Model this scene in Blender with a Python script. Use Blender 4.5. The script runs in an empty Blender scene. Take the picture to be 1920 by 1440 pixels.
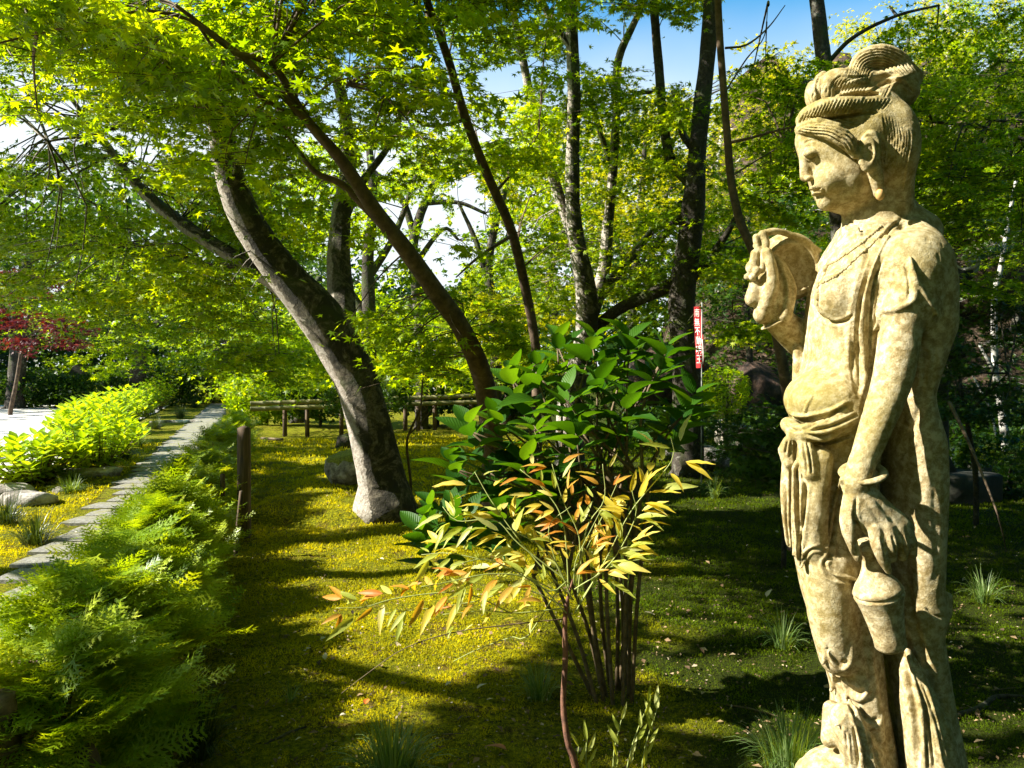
import bpy, bmesh, math, random
import numpy as np
from mathutils import Vector, Matrix, noise as mnoise
rng = np.random.default_rng(7)
random.seed(7)
SC = bpy.context.scene
COL = SC.collection

# ---------------------------------------------------------------- camera, sky, sun, exposure
CAM_H = 1.5
PITCH = math.atan(20 / 1440)
cd = bpy.data.cameras.new('camera'); cam = bpy.data.objects.new('camera', cd); COL.objects.link(cam)
cd.sensor_width = 36; cd.lens = 27; cd.clip_start = 0.05; cd.clip_end = 1500
cam.location = (0, 0, CAM_H); cam.rotation_euler = (math.pi / 2 - PITCH, 0, 0)
SC.camera = cam
SUN_EL = math.radians(36); SUN_AZ = math.radians(7)      # sun from the left, a little on the camera's side
SUN = np.array([-math.cos(SUN_EL) * math.cos(SUN_AZ), -math.cos(SUN_EL) * math.sin(SUN_AZ), math.sin(SUN_EL)])
w = bpy.data.worlds.new('World'); SC.world = w; w.use_nodes = True
nt = w.node_tree; bg = nt.nodes['Background']
sky = nt.nodes.new('ShaderNodeTexSky'); sky.sky_type = 'NISHITA'; sky.sun_disc = False
sky.sun_elevation = SUN_EL; sky.sun_rotation = math.atan2(SUN[0], SUN[1])
sky.dust_density = .5; sky.air_density = 1.0; sky.ozone_density = 2.0
# thin bright haze low in the sky, clear blue above
tc = nt.nodes.new('ShaderNodeTexCoord'); sx = nt.nodes.new('ShaderNodeSeparateXYZ'); nt.links.new(tc.outputs['Generated'], sx.inputs[0])
nz = nt.nodes.new('ShaderNodeTexNoise'); nz.inputs['Scale'].default_value = 2.2; nz.inputs['Detail'].default_value = 5; nt.links.new(tc.outputs['Generated'], nz.inputs['Vector'])
ad = nt.nodes.new('ShaderNodeMath'); ad.operation = 'MULTIPLY_ADD'; ad.inputs[1].default_value = .16; nt.links.new(nz.outputs[0], ad.inputs[0]); nt.links.new(sx.outputs[2], ad.inputs[2])
cr = nt.nodes.new('ShaderNodeValToRGB'); nt.links.new(ad.outputs[0], cr.inputs[0]); cr.color_ramp.elements[0].position = .36; cr.color_ramp.elements[0].color = (1, 1, 1, 1); cr.color_ramp.elements[1].position = .52; cr.color_ramp.elements[1].color = (0, 0, 0, 1)
hs = nt.nodes.new('ShaderNodeHueSaturation'); hs.inputs['Hue'].default_value = .485; hs.inputs['Saturation'].default_value = 1.5; hs.inputs['Value'].default_value = 1.6; nt.links.new(sky.outputs[0], hs.inputs['Color'])
mh = nt.nodes.new('ShaderNodeMix'); mh.data_type = 'RGBA'; mh.inputs[7].default_value = (6.2, 6.8, 7.2, 1); nt.links.new(cr.outputs[0], mh.inputs[0]); nt.links.new(hs.outputs[0], mh.inputs[6])
nt.links.new(mh.outputs[2], bg.inputs[0]); bg.inputs[1].default_value = 0.05
sl = bpy.data.lights.new('sun', 'SUN'); sl.energy = 5.0; sl.angle = math.radians(0.5); sl.color = (1.0, 0.95, 0.83)
so = bpy.data.objects.new('sun', sl); COL.objects.link(so)
so.rotation_euler = Vector(SUN).to_track_quat('Z', 'Y').to_euler(); so.location = Vector(SUN * 40)
SC.view_settings.view_transform = 'Standard'; SC.view_settings.look = 'None'
SC.view_settings.exposure = 1.75; SC.view_settings.gamma = 1; SC.view_settings.use_curve_mapping = False
SC.cycles.max_bounces = 4; SC.cycles.diffuse_bounces = 2; SC.cycles.transmission_bounces = 3
SC.cycles.glossy_bounces = 2; SC.cycles.transparent_max_bounces = 4; SC.cycles.use_denoising = True
SC.cycles.caustics_reflective = False; SC.cycles.caustics_refractive = False

# ---------------------------------------------------------------- helpers
CP, SP = math.cos(PITCH), math.sin(PITCH)
def P(px, py, d):
    """the place at forward distance d whose picture position is px, py"""
    a = (px - 960) / 1440; b = (720 - py) / 1440
    y = CP + b * SP; z = -SP + b * CP
    k = d / y
    return np.array([a * k, d, CAM_H + z * k])
def proj(p):
    p = np.asarray(p, float); x = p[..., 0]; y = p[..., 1]; z = p[..., 2] - CAM_H
    f = y * CP - z * SP; u = y * SP + z * CP
    f = np.where(f < 0.05, 0.05, f)
    return 960 + 1440 * x / f, 720 - 1440 * u / f
def on_ground(px, py):
    """the place on the moss seen at px, py"""
    a = P(px, py, 1.0); o = np.array([0, 0, CAM_H]); dr = a - o
    t = 1.0
    for i in range(4000):
        q = o + dr * t
        if q[2] <= gz(q[0], q[1]): break
        t *= 1.004
    return np.array([q[0], q[1], float(gz(q[0], q[1]))])
def vnoise(x, y, z=0.0, seed=0):
    """smooth value noise on arrays, -1..1"""
    x = np.asarray(x, float); y = np.asarray(y, float); z = np.asarray(z, float) + np.zeros_like(x)
    xi = np.floor(x).astype(np.int64); yi = np.floor(y).astype(np.int64); zi = np.floor(z).astype(np.int64)
    fx = x - xi; fy = y - yi; fz = z - zi
    fx = fx * fx * (3 - 2 * fx); fy = fy * fy * (3 - 2 * fy); fz = fz * fz * (3 - 2 * fz)
    def h(a, b, c):
        n = (a * 374761393 + b * 668265263 + c * 2147483647 + seed * 1274126177) & 0xffffffff
        n = ((n ^ (n >> 13)) * 1274126177) & 0xffffffff
        return ((n ^ (n >> 16)) & 0xffff) / 32767.5 - 1
    r = 0
    for dx in (0, 1):
        for dy in (0, 1):
            for dz in (0, 1):
                r = r + h(xi + dx, yi + dy, zi + dz) * (fx if dx else 1 - fx) * (fy if dy else 1 - fy) * (fz if dz else 1 - fz)
    return r
def fbm(x, y, z=0.0, o=4, seed=0):
    r = 0; a = 1.0; s = 1.0
    for i in range(o):
        r = r + a * vnoise(np.asarray(x) * s, np.asarray(y) * s, np.asarray(z) * s, seed + i); a *= .5; s *= 2.03
    return r / 1.9
def sstep(a, b, x):
    t = np.clip((np.asarray(x, float) - a) / (b - a), 0, 1); return t * t * (3 - 2 * t)
def mesh_np(name, V, F, smooth=False, tint=None):
    """V (n,3); F list of (m,k) index arrays"""
    if isinstance(F, np.ndarray): F = [F]
    F = [f for f in F if len(f)]
    me = bpy.data.meshes.new(name)
    V = np.asarray(V, np.float32)
    me.vertices.add(len(V)); me.vertices.foreach_set('co', V.ravel())
    nl = sum(f.size for f in F); npoly = sum(len(f) for f in F)
    me.loops.add(nl); me.polygons.add(npoly)
    li = np.concatenate([f.ravel() for f in F]).astype(np.int32)
    sz = np.concatenate([np.full(len(f), f.shape[1], np.int32) for f in F])
    st = np.concatenate([[0], np.cumsum(sz)[:-1]]).astype(np.int32)
    me.loops.foreach_set('vertex_index', li)
    me.polygons.foreach_set('loop_start', st); me.polygons.foreach_set('loop_total', sz)
    if smooth: me.polygons.foreach_set('use_smooth', np.ones(npoly, bool))
    if tint is not None:
        at = me.attributes.new('tint', 'FLOAT', 'POINT'); at.data.foreach_set('value', np.asarray(tint, np.float32))
    me.update(calc_edges=True)
    return me
def link(name, me, mat=None, parent=None):
    o = bpy.data.objects.new(name, me); COL.objects.link(o)
    if mat is not None and me is not None and len(me.materials) == 0: me.materials.append(mat)
    if parent is not None:
        o.parent = parent; o.matrix_parent_inverse = Matrix.Translation(-Vector(parent.location))
    return o
def part(name, me, mat, parent, stuff=False, label=None):
    o = link(name, me, mat, parent)
    if stuff: o['kind'] = 'stuff'
    if label: o['label'] = label
    return o
def thing(name, label, cat, loc=(0, 0, 0), group=None):
    o = bpy.data.objects.new(name, None); COL.objects.link(o); o.location = loc; o.empty_display_size = .1
    o['label'] = label; o['category'] = cat
    if group: o['group'] = group
    return o
def tag(o, label=None, cat=None, group=None, kind=None):
    if label: o['label'] = label
    if cat: o['category'] = cat
    if group: o['group'] = group
    if kind: o['kind'] = kind
    return o
def tube(pts, rad, n=8, rough=0.0, seed=0, cap=True, res=None):
    """tapered tube through pts -> V, F"""
    pts = np.asarray(pts, float); rad = np.asarray(rad, float) * np.ones(len(pts))
    if res:
        pts, rad = smooth_line(pts, rad, res)
    T = np.gradient(pts, axis=0); T /= np.linalg.norm(T, axis=1)[:, None] + 1e-9
    up = np.array([0.03, 1, 0.02]) if abs(T[0][2]) > .5 else np.array([0.02, 0.1, 1.0])
    A = np.cross(T, up); A /= np.linalg.norm(A, axis=1)[:, None] + 1e-9
    B = np.cross(A, T)
    th = np.linspace(0, 2 * np.pi, n, endpoint=False)
    c, s = np.cos(th), np.sin(th)
    R = rad[:, None] * np.ones(n)[None]
    if rough > 0:
        L = np.concatenate([[0], np.cumsum(np.linalg.norm(np.diff(pts, axis=0), axis=1))])
        rr = rad.max() + 1e-6
        R = R * (1 + rough * fbm(np.cos(th)[None] * 1.5 + L[:, None] * .9 / rr * .35, np.sin(th)[None] * 1.5 + 7, L[:, None] / rr * .5, 3, seed))
    V = pts[:, None, :] + (A[:, None, :] * c[None, :, None] + B[:, None, :] * s[None, :, None]) * R[:, :, None]
    m = len(pts); i = np.arange(m - 1)[:, None] * n; j = np.arange(n)[None]; j2 = (j + 1) % n
    F = np.stack([i + j, i + j2, i + n + j2, i + n + j], -1).reshape(-1, 4)
    V = V.reshape(-1, 3)
    if cap:
        V = np.vstack([V, pts[-1] + T[-1] * rad[-1] * .4, pts[0]])
        k = (m - 1) * n; e = len(V)
        tr = np.stack([k + j[0], k + j2[0], np.full(n, e - 2)], -1)
        tr2 = np.stack([j2[0], j[0], np.full(n, e - 1)], -1)
        F = [F, tr, tr2]
    else: F = [F]
    return V, F
def smooth_line(pts, rad, res):
    """Catmull-Rom through pts, spacing about res"""
    pts = np.asarray(pts, float); out = []; ro = []
    Pp = np.vstack([2 * pts[0] - pts[1], pts, 2 * pts[-1] - pts[-2]])
    for i in range(len(pts) - 1):
        a, b, c, d = Pp[i], Pp[i + 1], Pp[i + 2], Pp[i + 3]
        k = max(2, int(np.linalg.norm(c - b) / res)); t = np.linspace(0, 1, k, endpoint=False)[:, None]
        out.append(.5 * (2 * b + (c - a) * t + (2 * a - 5 * b + 4 * c - d) * t ** 2 + (3 * b - a - 3 * c + d) * t ** 3))
        ro.append(rad[i] + (rad[i + 1] - rad[i]) * t[:, 0])
    return np.vstack(out + [pts[-1:]]), np.concatenate(ro + [rad[-1:]])
class MB:
    """collects V, F pieces into one mesh"""
    def __init__(s): s.V = []; s.F = {3: [], 4: []}; s.n = 0; s.t = []
    def add(s, V, F, t=0.0):
        if isinstance(F, np.ndarray): F = [F]
        for f in F:
            if len(f): s.F.setdefault(f.shape[1], []).append(np.asarray(f) + s.n)
        s.V.append(V); s.n += len(V); s.t.append(np.full(len(V), t) if np.isscalar(t) else t)
        return s
    def tube(s, pts, rad, n=8, t=0.0, **k):
        V, F = tube(pts, rad, n, **k); return s.add(V, F, t)
    def mesh(s, name, smooth=True):
        return mesh_np(name, np.vstack(s.V), [np.vstack(f) for f in s.F.values() if f], smooth, np.concatenate(s.t))
def box(c, size, rz=0, bev=0.0):
    """box with slightly cut edges"""
    c = np.asarray(c, float); hx, hy, hz = np.asarray(size, float) / 2
    b = min(bev, hx * .4, hy * .4, hz * .4)
    if b <= 0:
        V = np.array([[x, y, z] for z in (-hz, hz) for y in (-hy, hy) for x in (-hx, hx)])
        F = np.array([[0, 2, 3, 1], [4, 5, 7, 6], [0, 1, 5, 4], [2, 6, 7, 3], [0, 4, 6, 2], [1, 3, 7, 5]])
        Fs = [F]
    else:
        ring = []
        for (z, i) in ((-hz, b), (-hz + b, 0), (hz - b, 0), (hz, b)):
            ring.append([[-hx + i, -hy + i + b * 0, z], [hx - i, -hy + i, z], [hx - i, hy - i, z], [-hx + i, hy - i, z]])
        V = np.array(ring).reshape(-1, 3); Fl = []
        for r in range(3):
            for k in range(4): Fl.append([r * 4 + k, r * 4 + (k + 1) % 4, r * 4 + 4 + (k + 1) % 4, r * 4 + 4 + k])
        Fl.append([3, 2, 1, 0]); Fl.append([12, 13, 14, 15]); Fs = [np.array(Fl)]
    cz, sz_ = math.cos(rz), math.sin(rz)
    V = V @ np.array([[cz, sz_, 0], [-sz_, cz, 0], [0, 0, 1]]) + c
    return V, Fs

def ball(c, r, n=8, sq=(1, 1, 1)):
    V = [[0, 0, -1]]; m = n // 2
    for i in range(1, m):
        t = math.pi * i / m
        for j in range(n): V.append([math.sin(t) * math.cos(2 * math.pi * j / n), math.sin(t) * math.sin(2 * math.pi * j / n), -math.cos(t)])
    V.append([0, 0, 1]); T = []; Q = []
    for j in range(n):
        T.append([0, 1 + (j + 1) % n, 1 + j]); T.append([len(V) - 1, 1 + (m - 2) * n + j, 1 + (m - 2) * n + (j + 1) % n])
        for i in range(m - 2): Q.append([1 + i * n + j, 1 + i * n + (j + 1) % n, 1 + (i + 1) * n + (j + 1) % n, 1 + (i + 1) * n + j])
    return np.array(V) * r * np.array(sq) + np.asarray(c), [np.array(T), np.array(Q).reshape(-1, 4)]

# ---------------------------------------------------------------- materials
MAT = {}
def mat(name, rough=0.8):
    m = bpy.data.materials.new(name); m.use_nodes = True; MAT[name] = m
    nt = m.node_tree; b = nt.nodes['Principled BSDF']; b.inputs['Roughness'].default_value = rough
    return m, nt, b
def N(nt, t, **k):
    n = nt.nodes.new(t)
    for a, v in k.items():
        if a in n.inputs.keys(): n.inputs[a].default_value = v
        else: setattr(n, a, v)
    return n
def noise_n(nt, scale, detail=4, rough=.55, coord='Object', dist=0.0):
    tc = nt.nodes.new('ShaderNodeTexCoord'); n = nt.nodes.new('ShaderNodeTexNoise')
    n.inputs['Scale'].default_value = scale; n.inputs['Detail'].default_value = detail; n.inputs['Roughness'].default_value = rough
    n.inputs['Distortion'].default_value = dist
    nt.links.new(tc.outputs[coord], n.inputs['Vector']); return n
def ramp(nt, src, stops, interp='LINEAR'):
    r = nt.nodes.new('ShaderNodeValToRGB'); nt.links.new(src, r.inputs[0]); e = r.color_ramp.elements
    r.color_ramp.interpolation = interp
    while len(e) < len(stops): e.new(.5)
    for el, (p, c) in zip(e, stops): el.position = p; el.color = (*c, 1) if len(c) == 3 else c
    return r
def mixc(nt, a, b, fac):
    m = nt.nodes.new('ShaderNodeMix'); m.data_type = 'RGBA'
    for sock, v in ((m.inputs[6], a), (m.inputs[7], b), (m.inputs[0], fac)):
        if isinstance(v, (tuple, list)): sock.default_value = (*v, 1)
        elif isinstance(v, (int, float)): sock.default_value = v
        else: nt.links.new(v, sock)
    return m.outputs[2]
def bump(nt, b, src, strength=.4, dist=.01):
    n = nt.nodes.new('ShaderNodeBump'); n.inputs['Strength'].default_value = strength; n.inputs['Distance'].default_value = dist
    nt.links.new(src, n.inputs['Height']); nt.links.new(n.outputs[0], b.inputs['Normal']); return n
def math_n(nt, op, a, b):
    n = nt.nodes.new('ShaderNodeMath'); n.operation = op
    for s, v in ((n.inputs[0], a), (n.inputs[1], b)):
        if isinstance(v, (int, float)): s.default_value = v
        else: nt.links.new(v, s)
    return n.outputs[0]
def leaf_mat(name, c0, c1, c2, trans=.5, rough=.45, objrand=False, gloss=.35, tcol=1.0, scale=2.0):
    """leaf: colour from c0 to c2 by the leaf's own tint, light passes through it"""
    m, nt, b = mat(name, rough)
    if objrand:
        src = N(nt, 'ShaderNodeObjectInfo').outputs['Random']
    else:
        src = N(nt, 'ShaderNodeAttribute', attribute_name='tint').outputs['Fac']
    r = ramp(nt, src, [(0, c0), (.5, c1), (1, c2)])
    n = noise_n(nt, scale, 2)
    col = mixc(nt, r.outputs[0], tuple(x * .6 for x in c0), math_n(nt, 'MULTIPLY', n.outputs[0], .45))
    nt.links.new(col, b.inputs['Base Color']); b.inputs['Specular IOR Level'].default_value = gloss
    t = N(nt, 'ShaderNodeBsdfTranslucent')
    g = N(nt, 'ShaderNodeGamma'); g.inputs[1].default_value = .8
    nt.links.new(col, g.inputs[0]); 
    mx = nt.nodes.new('ShaderNodeMix'); mx.data_type = 'RGBA'; mx.blend_type = 'MULTIPLY'; mx.inputs[0].default_value = 1
    nt.links.new(g.outputs[0], mx.inputs[6]); mx.inputs[7].default_value = (1.42 * tcol, 1.25 * tcol, .16, 1)
    nt.links.new(mx.outputs[2], t.inputs[0])
    ms = N(nt, 'ShaderNodeMixShader'); ms.inputs[0].default_value = trans
    nt.links.new(b.outputs[0], ms.inputs[1]); nt.links.new(t.outputs[0], ms.inputs[2])
    nt.links.new(ms.outputs[0], nt.nodes['Material Output'].inputs[0])
    return m
# ---------------------------------------------------------------- the lie of the land
def gz(x, y):
    """height of the moss garden; a rocky hillside rises beyond it on the right"""
    x = np.asarray(x, float); y = np.asarray(y, float)
    r = .035 * vnoise(x * .9, y * .9, 0, 3) + .018 * vnoise(x * 2.7, y * 2.7, 0, 5) + .06 * vnoise(x * .25, y * .25, 0, 9)
    # the path side lies level
    lev = sstep(-1.2, -2.6, x + .33 * (y - 2.9) + .2)
    r = r * (1 - .8 * lev) * (1 - .9 * sstep(.4, 0, x - (-5.9 - .36 * (y - 9))))
    # a low step in the moss beside the big maple
    r = r + .10 * sstep(7.75, 8.0, y) * sstep(-3.0, -2.6, x) * sstep(-.6, -1.1, x)
    a = x / np.maximum(y, 1.0)
    hill = sstep(.16, .30, a) * np.clip(y - 15.5 - 2.5 * vnoise(x * .3, 3.3, 0, 2), 0, 26) * .62
    hill = hill * (1 + .18 * vnoise(x * .5, y * .5, 0, 8)) + sstep(.16, .3, a) * sstep(15, 16, y) * .5 * vnoise(x * 1.1, y * 1.1, 0, 21)
    far = sstep(36, 46, y) * 1.2
    return r + hill + far
def lit_spot(x, y):
    """True where the photograph's sun reaches the moss between the crowns' shade"""
    px, py = proj(np.stack([x, y, np.zeros_like(x)], -1))
    m = np.zeros(np.shape(x), bool)
    wob = 14 * vnoise(x * 5, y * 5, 0, 31)
    m |= x + .345 * y < np.where(y < 7, .1, -.55)                                  # path side, wide open
    def poly(pts):
        pts = np.array(pts, float); ins = np.zeros(np.shape(px), bool); n = len(pts)
        for i in range(n):
            a, b = pts[i], pts[(i + 1) % n]
            c = ((a[1] > py) != (b[1] > py)) & (px + wob < (b[0] - a[0]) * (py - a[1]) / (b[1] - a[1] + 1e-9) + a[0])
            ins ^= c
        return ins
    m |= poly([(470, 1085), (510, 1040), (600, 1010), (740, 985), (860, 1000), (920, 1080), (1060, 1110), (1070, 1160), (1080, 1235), (960, 1262),
               (900, 1300), (800, 1390), (650, 1360), (560, 1300), (490, 1230), (455, 1170)])
    for cx, cy, rx, ry in ((590, 865, 55, 7), (650, 905, 50, 6), (600, 935, 90, 5), (640, 975, 110, 9), (800, 800, 50, 5), (800, 845, 60, 5), (850, 785, 60, 4), (1250, 868, 50, 6),
                           (1270, 900, 60, 7), (1330, 1185, 130, 13), (1245, 1212, 80, 10), (1420, 790, 60, 6), (1860, 1190, 60, 9), (1850, 1420, 70, 18), (735, 1425, 95, 40), (1455, 1405, 80, 26),
                           (560, 1150, 25, 9), (520, 820, 40, 4), (1850, 1260, 50, 5), (1500, 1240, 50, 4), (1880, 800, 50, 8)):
        m |= ((px - cx) / rx) ** 2 + ((py - cy + wob * .3) / ry) ** 2 < 1
    return m

def axis(parts):
    return np.unique(np.concatenate([np.arange(a, b, s) for a, b, s in parts]))
gx = axis([(-160, -40, 8), (-40, -16, 1.2), (-16, -7, .3), (-7, -3, .1), (-3, 3.2, .040), (3.2, 6, .07), (6, 16, .28), (16, 40, .8), (40, 168, 8)])
gy = axis([(-20, 1.5, 1.5), (1.5, 2.4, .2), (2.4, 5.5, .038), (5.5, 9, .06), (9, 14, .12), (14, 30, .3), (30, 50, .8), (50, 260, 10)])
X, Y = np.meshgrid(gx, gy, indexing='ij')
Z = gz(X, Y)
near = sstep(9, 4, Y)
Z = Z + (.018 * fbm(X * 7, Y * 7, 0, 3, 11) + .006 * fbm(X * 30, Y * 30, 0, 2, 14)) * near + .02 * fbm(X * 5, Y * 5, 0, 2, 17) * sstep(4, 8, Y) * sstep(16, 10, Y)
n0, n1_ = X.shape
i, j = np.meshgrid(np.arange(n0 - 1), np.arange(n1_ - 1), indexing='ij'); k = (i * n1_ + j).ravel()
F = np.stack([k, k + n1_, k + n1_ + 1, k + 1], -1)
m_moss, nt, b = mat('moss', .95)
n1 = noise_n(nt, 1.3, 5, .6); n2 = noise_n(nt, 38, 5, .75); n3 = noise_n(nt, 5.5, 5, .65, dist=.5); n4 = noise_n(nt, 160, 3, .7)
c1 = ramp(nt, n2.outputs[0], [(.34, (.03, .04, .004)), (.5, (.20, .205, .006)), (.66, (.50, .47, .008))])
c2 = ramp(nt, n2.outputs[0], [(.34, (.04, .022, .010)), (.5, (.12, .065, .02)), (.66, (.24, .16, .04))])
f1 = ramp(nt, n3.outputs[0], [(.50, (0, 0, 0)), (.64, (1, 1, 1))])
c = mixc(nt, c1.outputs[0], c2.outputs[0], math_n(nt, 'MULTIPLY', f1.outputs[0], .8))
c3 = mixc(nt, c, (.20, .22, .008), ramp(nt, n1.outputs[0], [(.45, (0, 0, 0)), (.7, (.6, .6, .6))]).outputs[0])
# on the hillside the soil and rock show through
geo = N(nt, 'ShaderNodeNewGeometry'); sep = N(nt, 'ShaderNodeSeparateXYZ'); nt.links.new(geo.outputs['Position'], sep.inputs[0])
hf = ramp(nt, math_n(nt, 'MULTIPLY', sep.outputs[2], .5), [(.25, (0, 0, 0)), (.6, (1, 1, 1))])
rk = noise_n(nt, 1.6, 8, .7); rc = ramp(nt, rk.outputs[0], [(.35, (.02, .018, .012)), (.5, (.08, .055, .035)), (.6, (.16, .11, .08)), (.75, (.05, .07, .01))])
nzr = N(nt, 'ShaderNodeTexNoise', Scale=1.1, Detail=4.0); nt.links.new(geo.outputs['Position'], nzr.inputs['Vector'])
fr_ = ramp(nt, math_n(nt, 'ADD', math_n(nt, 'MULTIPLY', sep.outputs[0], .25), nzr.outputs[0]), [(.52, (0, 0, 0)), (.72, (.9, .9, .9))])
c3 = mixc(nt, c3, (.022, .038, .004), fr_.outputs[0])  # shade painted in: moss colour goes dark green to the right
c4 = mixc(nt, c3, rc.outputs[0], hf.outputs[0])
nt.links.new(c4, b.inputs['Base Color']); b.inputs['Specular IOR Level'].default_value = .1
bump(nt, b, math_n(nt, 'ADD', math_n(nt, 'MULTIPLY', n2.outputs[0], 1.0), math_n(nt, 'MULTIPLY', n4.outputs[0], .8)), 1.0, .05)
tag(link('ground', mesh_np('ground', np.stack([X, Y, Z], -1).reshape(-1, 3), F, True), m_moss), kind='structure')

# pale gravel drive on the left, laid on the ground
gl = lambda y: -6.25 - .36 * (y - 9)             # its near edge runs beside the shrubs
ys_ = np.concatenate([np.arange(2, 36, .5)]); V = []; Q = []
for a, yy in enumerate(ys_):
    for q in range(24):
        t = q / 23; V.append([gl(yy) + .12 * float(vnoise(yy * 1.3, 1.5)) - t ** 2 * 60, yy, 0])
V = np.array(V); V[:, 2] = gz(V[:, 0], V[:, 1]) + .035
a, q = np.meshgrid(np.arange(len(ys_) - 1), np.arange(23), indexing='ij'); k = (a * 24 + q).ravel()
m_gravel, nt, b = mat('pale_gravel', .95)
n1 = noise_n(nt, 60, 4, .7); n2 = noise_n(nt, .8, 3)
c = mixc(nt, ramp(nt, n1.outputs[0], [(.35, (.38, .36, .33)), (.6, (.55, .53, .50))]).outputs[0], (.5, .46, .40), n2.outputs[0])
nt.links.new(c, b.inputs['Base Color']); bump(nt, b, n1.outputs[0], .5, .01)
tag(link('gravel_drive', mesh_np('gravel_drive', V, np.stack([k + 1, k + 25, k + 24, k], -1), True), m_gravel), kind='structure')

# stepping-stone path of grey slabs
m_slab, nt, b = mat('path_slab', .85)
n1 = noise_n(nt, 30, 6, .75); n2 = noise_n(nt, 5, 3, .6)
c = mixc(nt, ramp(nt, n1.outputs[0], [(.35, (.12, .115, .10)), (.62, (.27, .26, .235))]).outputs[0], (.20, .19, .08), ramp(nt, n2.outputs[0], [(.45, (0, 0, 0)), (.65, (.85, .85, .85))]).outputs[0])
nt.links.new(c, b.inputs['Base Color']); bump(nt, b, n1.outputs[0], .8, .012)
path = bpy.data.objects.new('path', None); COL.objects.link(path); path['kind'] = 'structure'
def slab_mesh(seed, wd=.86, ln=.36):
    r = random.Random(seed); bm = bmesh.new()
    n = [(-.5, -.5), (-.1, -.53), (.5, -.5), (.53, 0), (.5, .5), (.08, .52), (-.5, .5), (-.52, .05)]
    pts = [(x * wd * r.uniform(.95, 1.04), y * ln * r.uniform(.9, 1.06)) for x, y in n]
    lo = [bm.verts.new((x, y, -.05)) for x, y in pts]; mi = [bm.verts.new((x, y, .012)) for x, y in pts]
    hi = [bm.verts.new((x * .965, y * .93, .020 + r.uniform(-.002, .002))) for x, y in pts]
    for A, B in ((lo, mi), (mi, hi)):
        for i in range(8): bm.faces.new((A[i], A[(i + 1) % 8], B[(i + 1) % 8], B[i]))
    bm.faces.new(hi); me = bpy.data.meshes.new('paving_slab'); bm.to_mesh(me); bm.free(); me.materials.append(m_slab); return me
slabs = [slab_mesh(i) for i in range(8)]
yy = 4.3; ki = 0
while yy < 37:
    xx = -3.3 - .345 * (yy - 5.8); rot = .0 + random.uniform(-.03, .03)
    o = bpy.data.objects.new('paving_slab', slabs[ki % 8]); COL.objects.link(o); o.parent = path
    off = random.uniform(-.12, .12) if yy < 12 else random.uniform(-.03, .03)
    o.scale = (random.uniform(.88, 1.06), random.uniform(.92, 1.05), 1); o.location = (xx + off, yy, float(gz(xx, yy)) + .012); o.rotation_euler = (random.uniform(-.012, .012), random.uniform(-.012, .012), rot + math.pi * (ki % 2))
    yy += .44 if yy < 11 else .415; ki += 1

# rocks: rough bodies with facets and their own moss caps
m_rock, nt, b = mat('mossy_rock', .9)
n1 = noise_n(nt, 9, 8, .7); n2 = noise_n(nt, 40, 5, .7)
geo = N(nt, 'ShaderNodeNewGeometry'); sep = N(nt, 'ShaderNodeSeparateXYZ'); nt.links.new(geo.outputs['Normal'], sep.inputs[0])
c = ramp(nt, n1.outputs[0], [(.36, (.07, .06, .045)), (.5, (.26, .23, .18)), (.64, (.50, .46, .38))]).outputs[0]
up = math_n(nt, 'ADD', sep.outputs[2], math_n(nt, 'MULTIPLY', n1.outputs[0], .8))
mo = ramp(nt, n2.outputs[0], [(.4, (.09, .10, .008)), (.6, (.30, .29, .015))])
c = mixc(nt, c, mo.outputs[0], ramp(nt, up, [(.98, (0, 0, 0)), (1.15, (1, 1, 1))]).outputs[0]); nt.links.new(c, b.inputs['Base Color'])
bump(nt, b, math_n(nt, 'ADD', n1.outputs[0], math_n(nt, 'MULTIPLY', n2.outputs[0], .4)), .7, .03)
m_rock2, nt, b = mat('bare_rock', .9)
n1 = noise_n(nt, 5, 9, .72); n2 = noise_n(nt, 50, 5, .7)
c = ramp(nt, n1.outputs[0], [(.38, (.05, .042, .032)), (.5, (.22, .19, .16)), (.56, (.40, .37, .33)), (.68, (.60, .58, .54))]).outputs[0]
nt.links.new(c, b.inputs['Base Color']); bump(nt, b, math_n(nt, 'ADD', n1.outputs[0], math_n(nt, 'MULTIPLY', n2.outputs[0], .4)), .7, .03)
m_rock3, nt, b = mat('red_brown_rock', .9)
n1 = noise_n(nt, 3, 9, .72)
c = ramp(nt, n1.outputs[0], [(.40, (.012, .009, .007)), (.52, (.06, .033, .022)), (.62, (.15, .085, .06)), (.74, (.24, .18, .14))]).outputs[0]
nt.links.new(c, b.inputs['Base Color']); bump(nt, b, n1.outputs[0], .9, .06)
def rock_mesh(name, size, seed, rough=.22, n=28, flat=0.0):
    V, Fs = ball((0, 0, 0), 1, n); sx, sy, sz = size
    d = 1 + rough * fbm(V[:, 0] * 1.4 + seed, V[:, 1] * 1.4, V[:, 2] * 1.4, 4, seed)
    # planed facets
    r = np.random.default_rng(seed)
    for _ in range(7):
        q = r.normal(size=3); q /= np.linalg.norm(q); h = r.uniform(.72, .95)
        t = V @ q * d; d = np.where(t > h, d * h / np.maximum(t, 1e-6) * .97 + .03 * d, d)
    V = V * d[:, None]
    if flat: V[:, 2] = np.minimum(V[:, 2], 1 - flat + .05 * V[:, 2])
    V = V * np.array([sx, sy, sz]); V = V + (V / np.linalg.norm(V, axis=1)[:, None]) * (.03 * min(size) * fbm(V[:, 0] * 14, V[:, 1] * 14, V[:, 2] * 14, 3, seed + 4))[:, None]
    return mesh_np(name, V, Fs, True)
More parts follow.
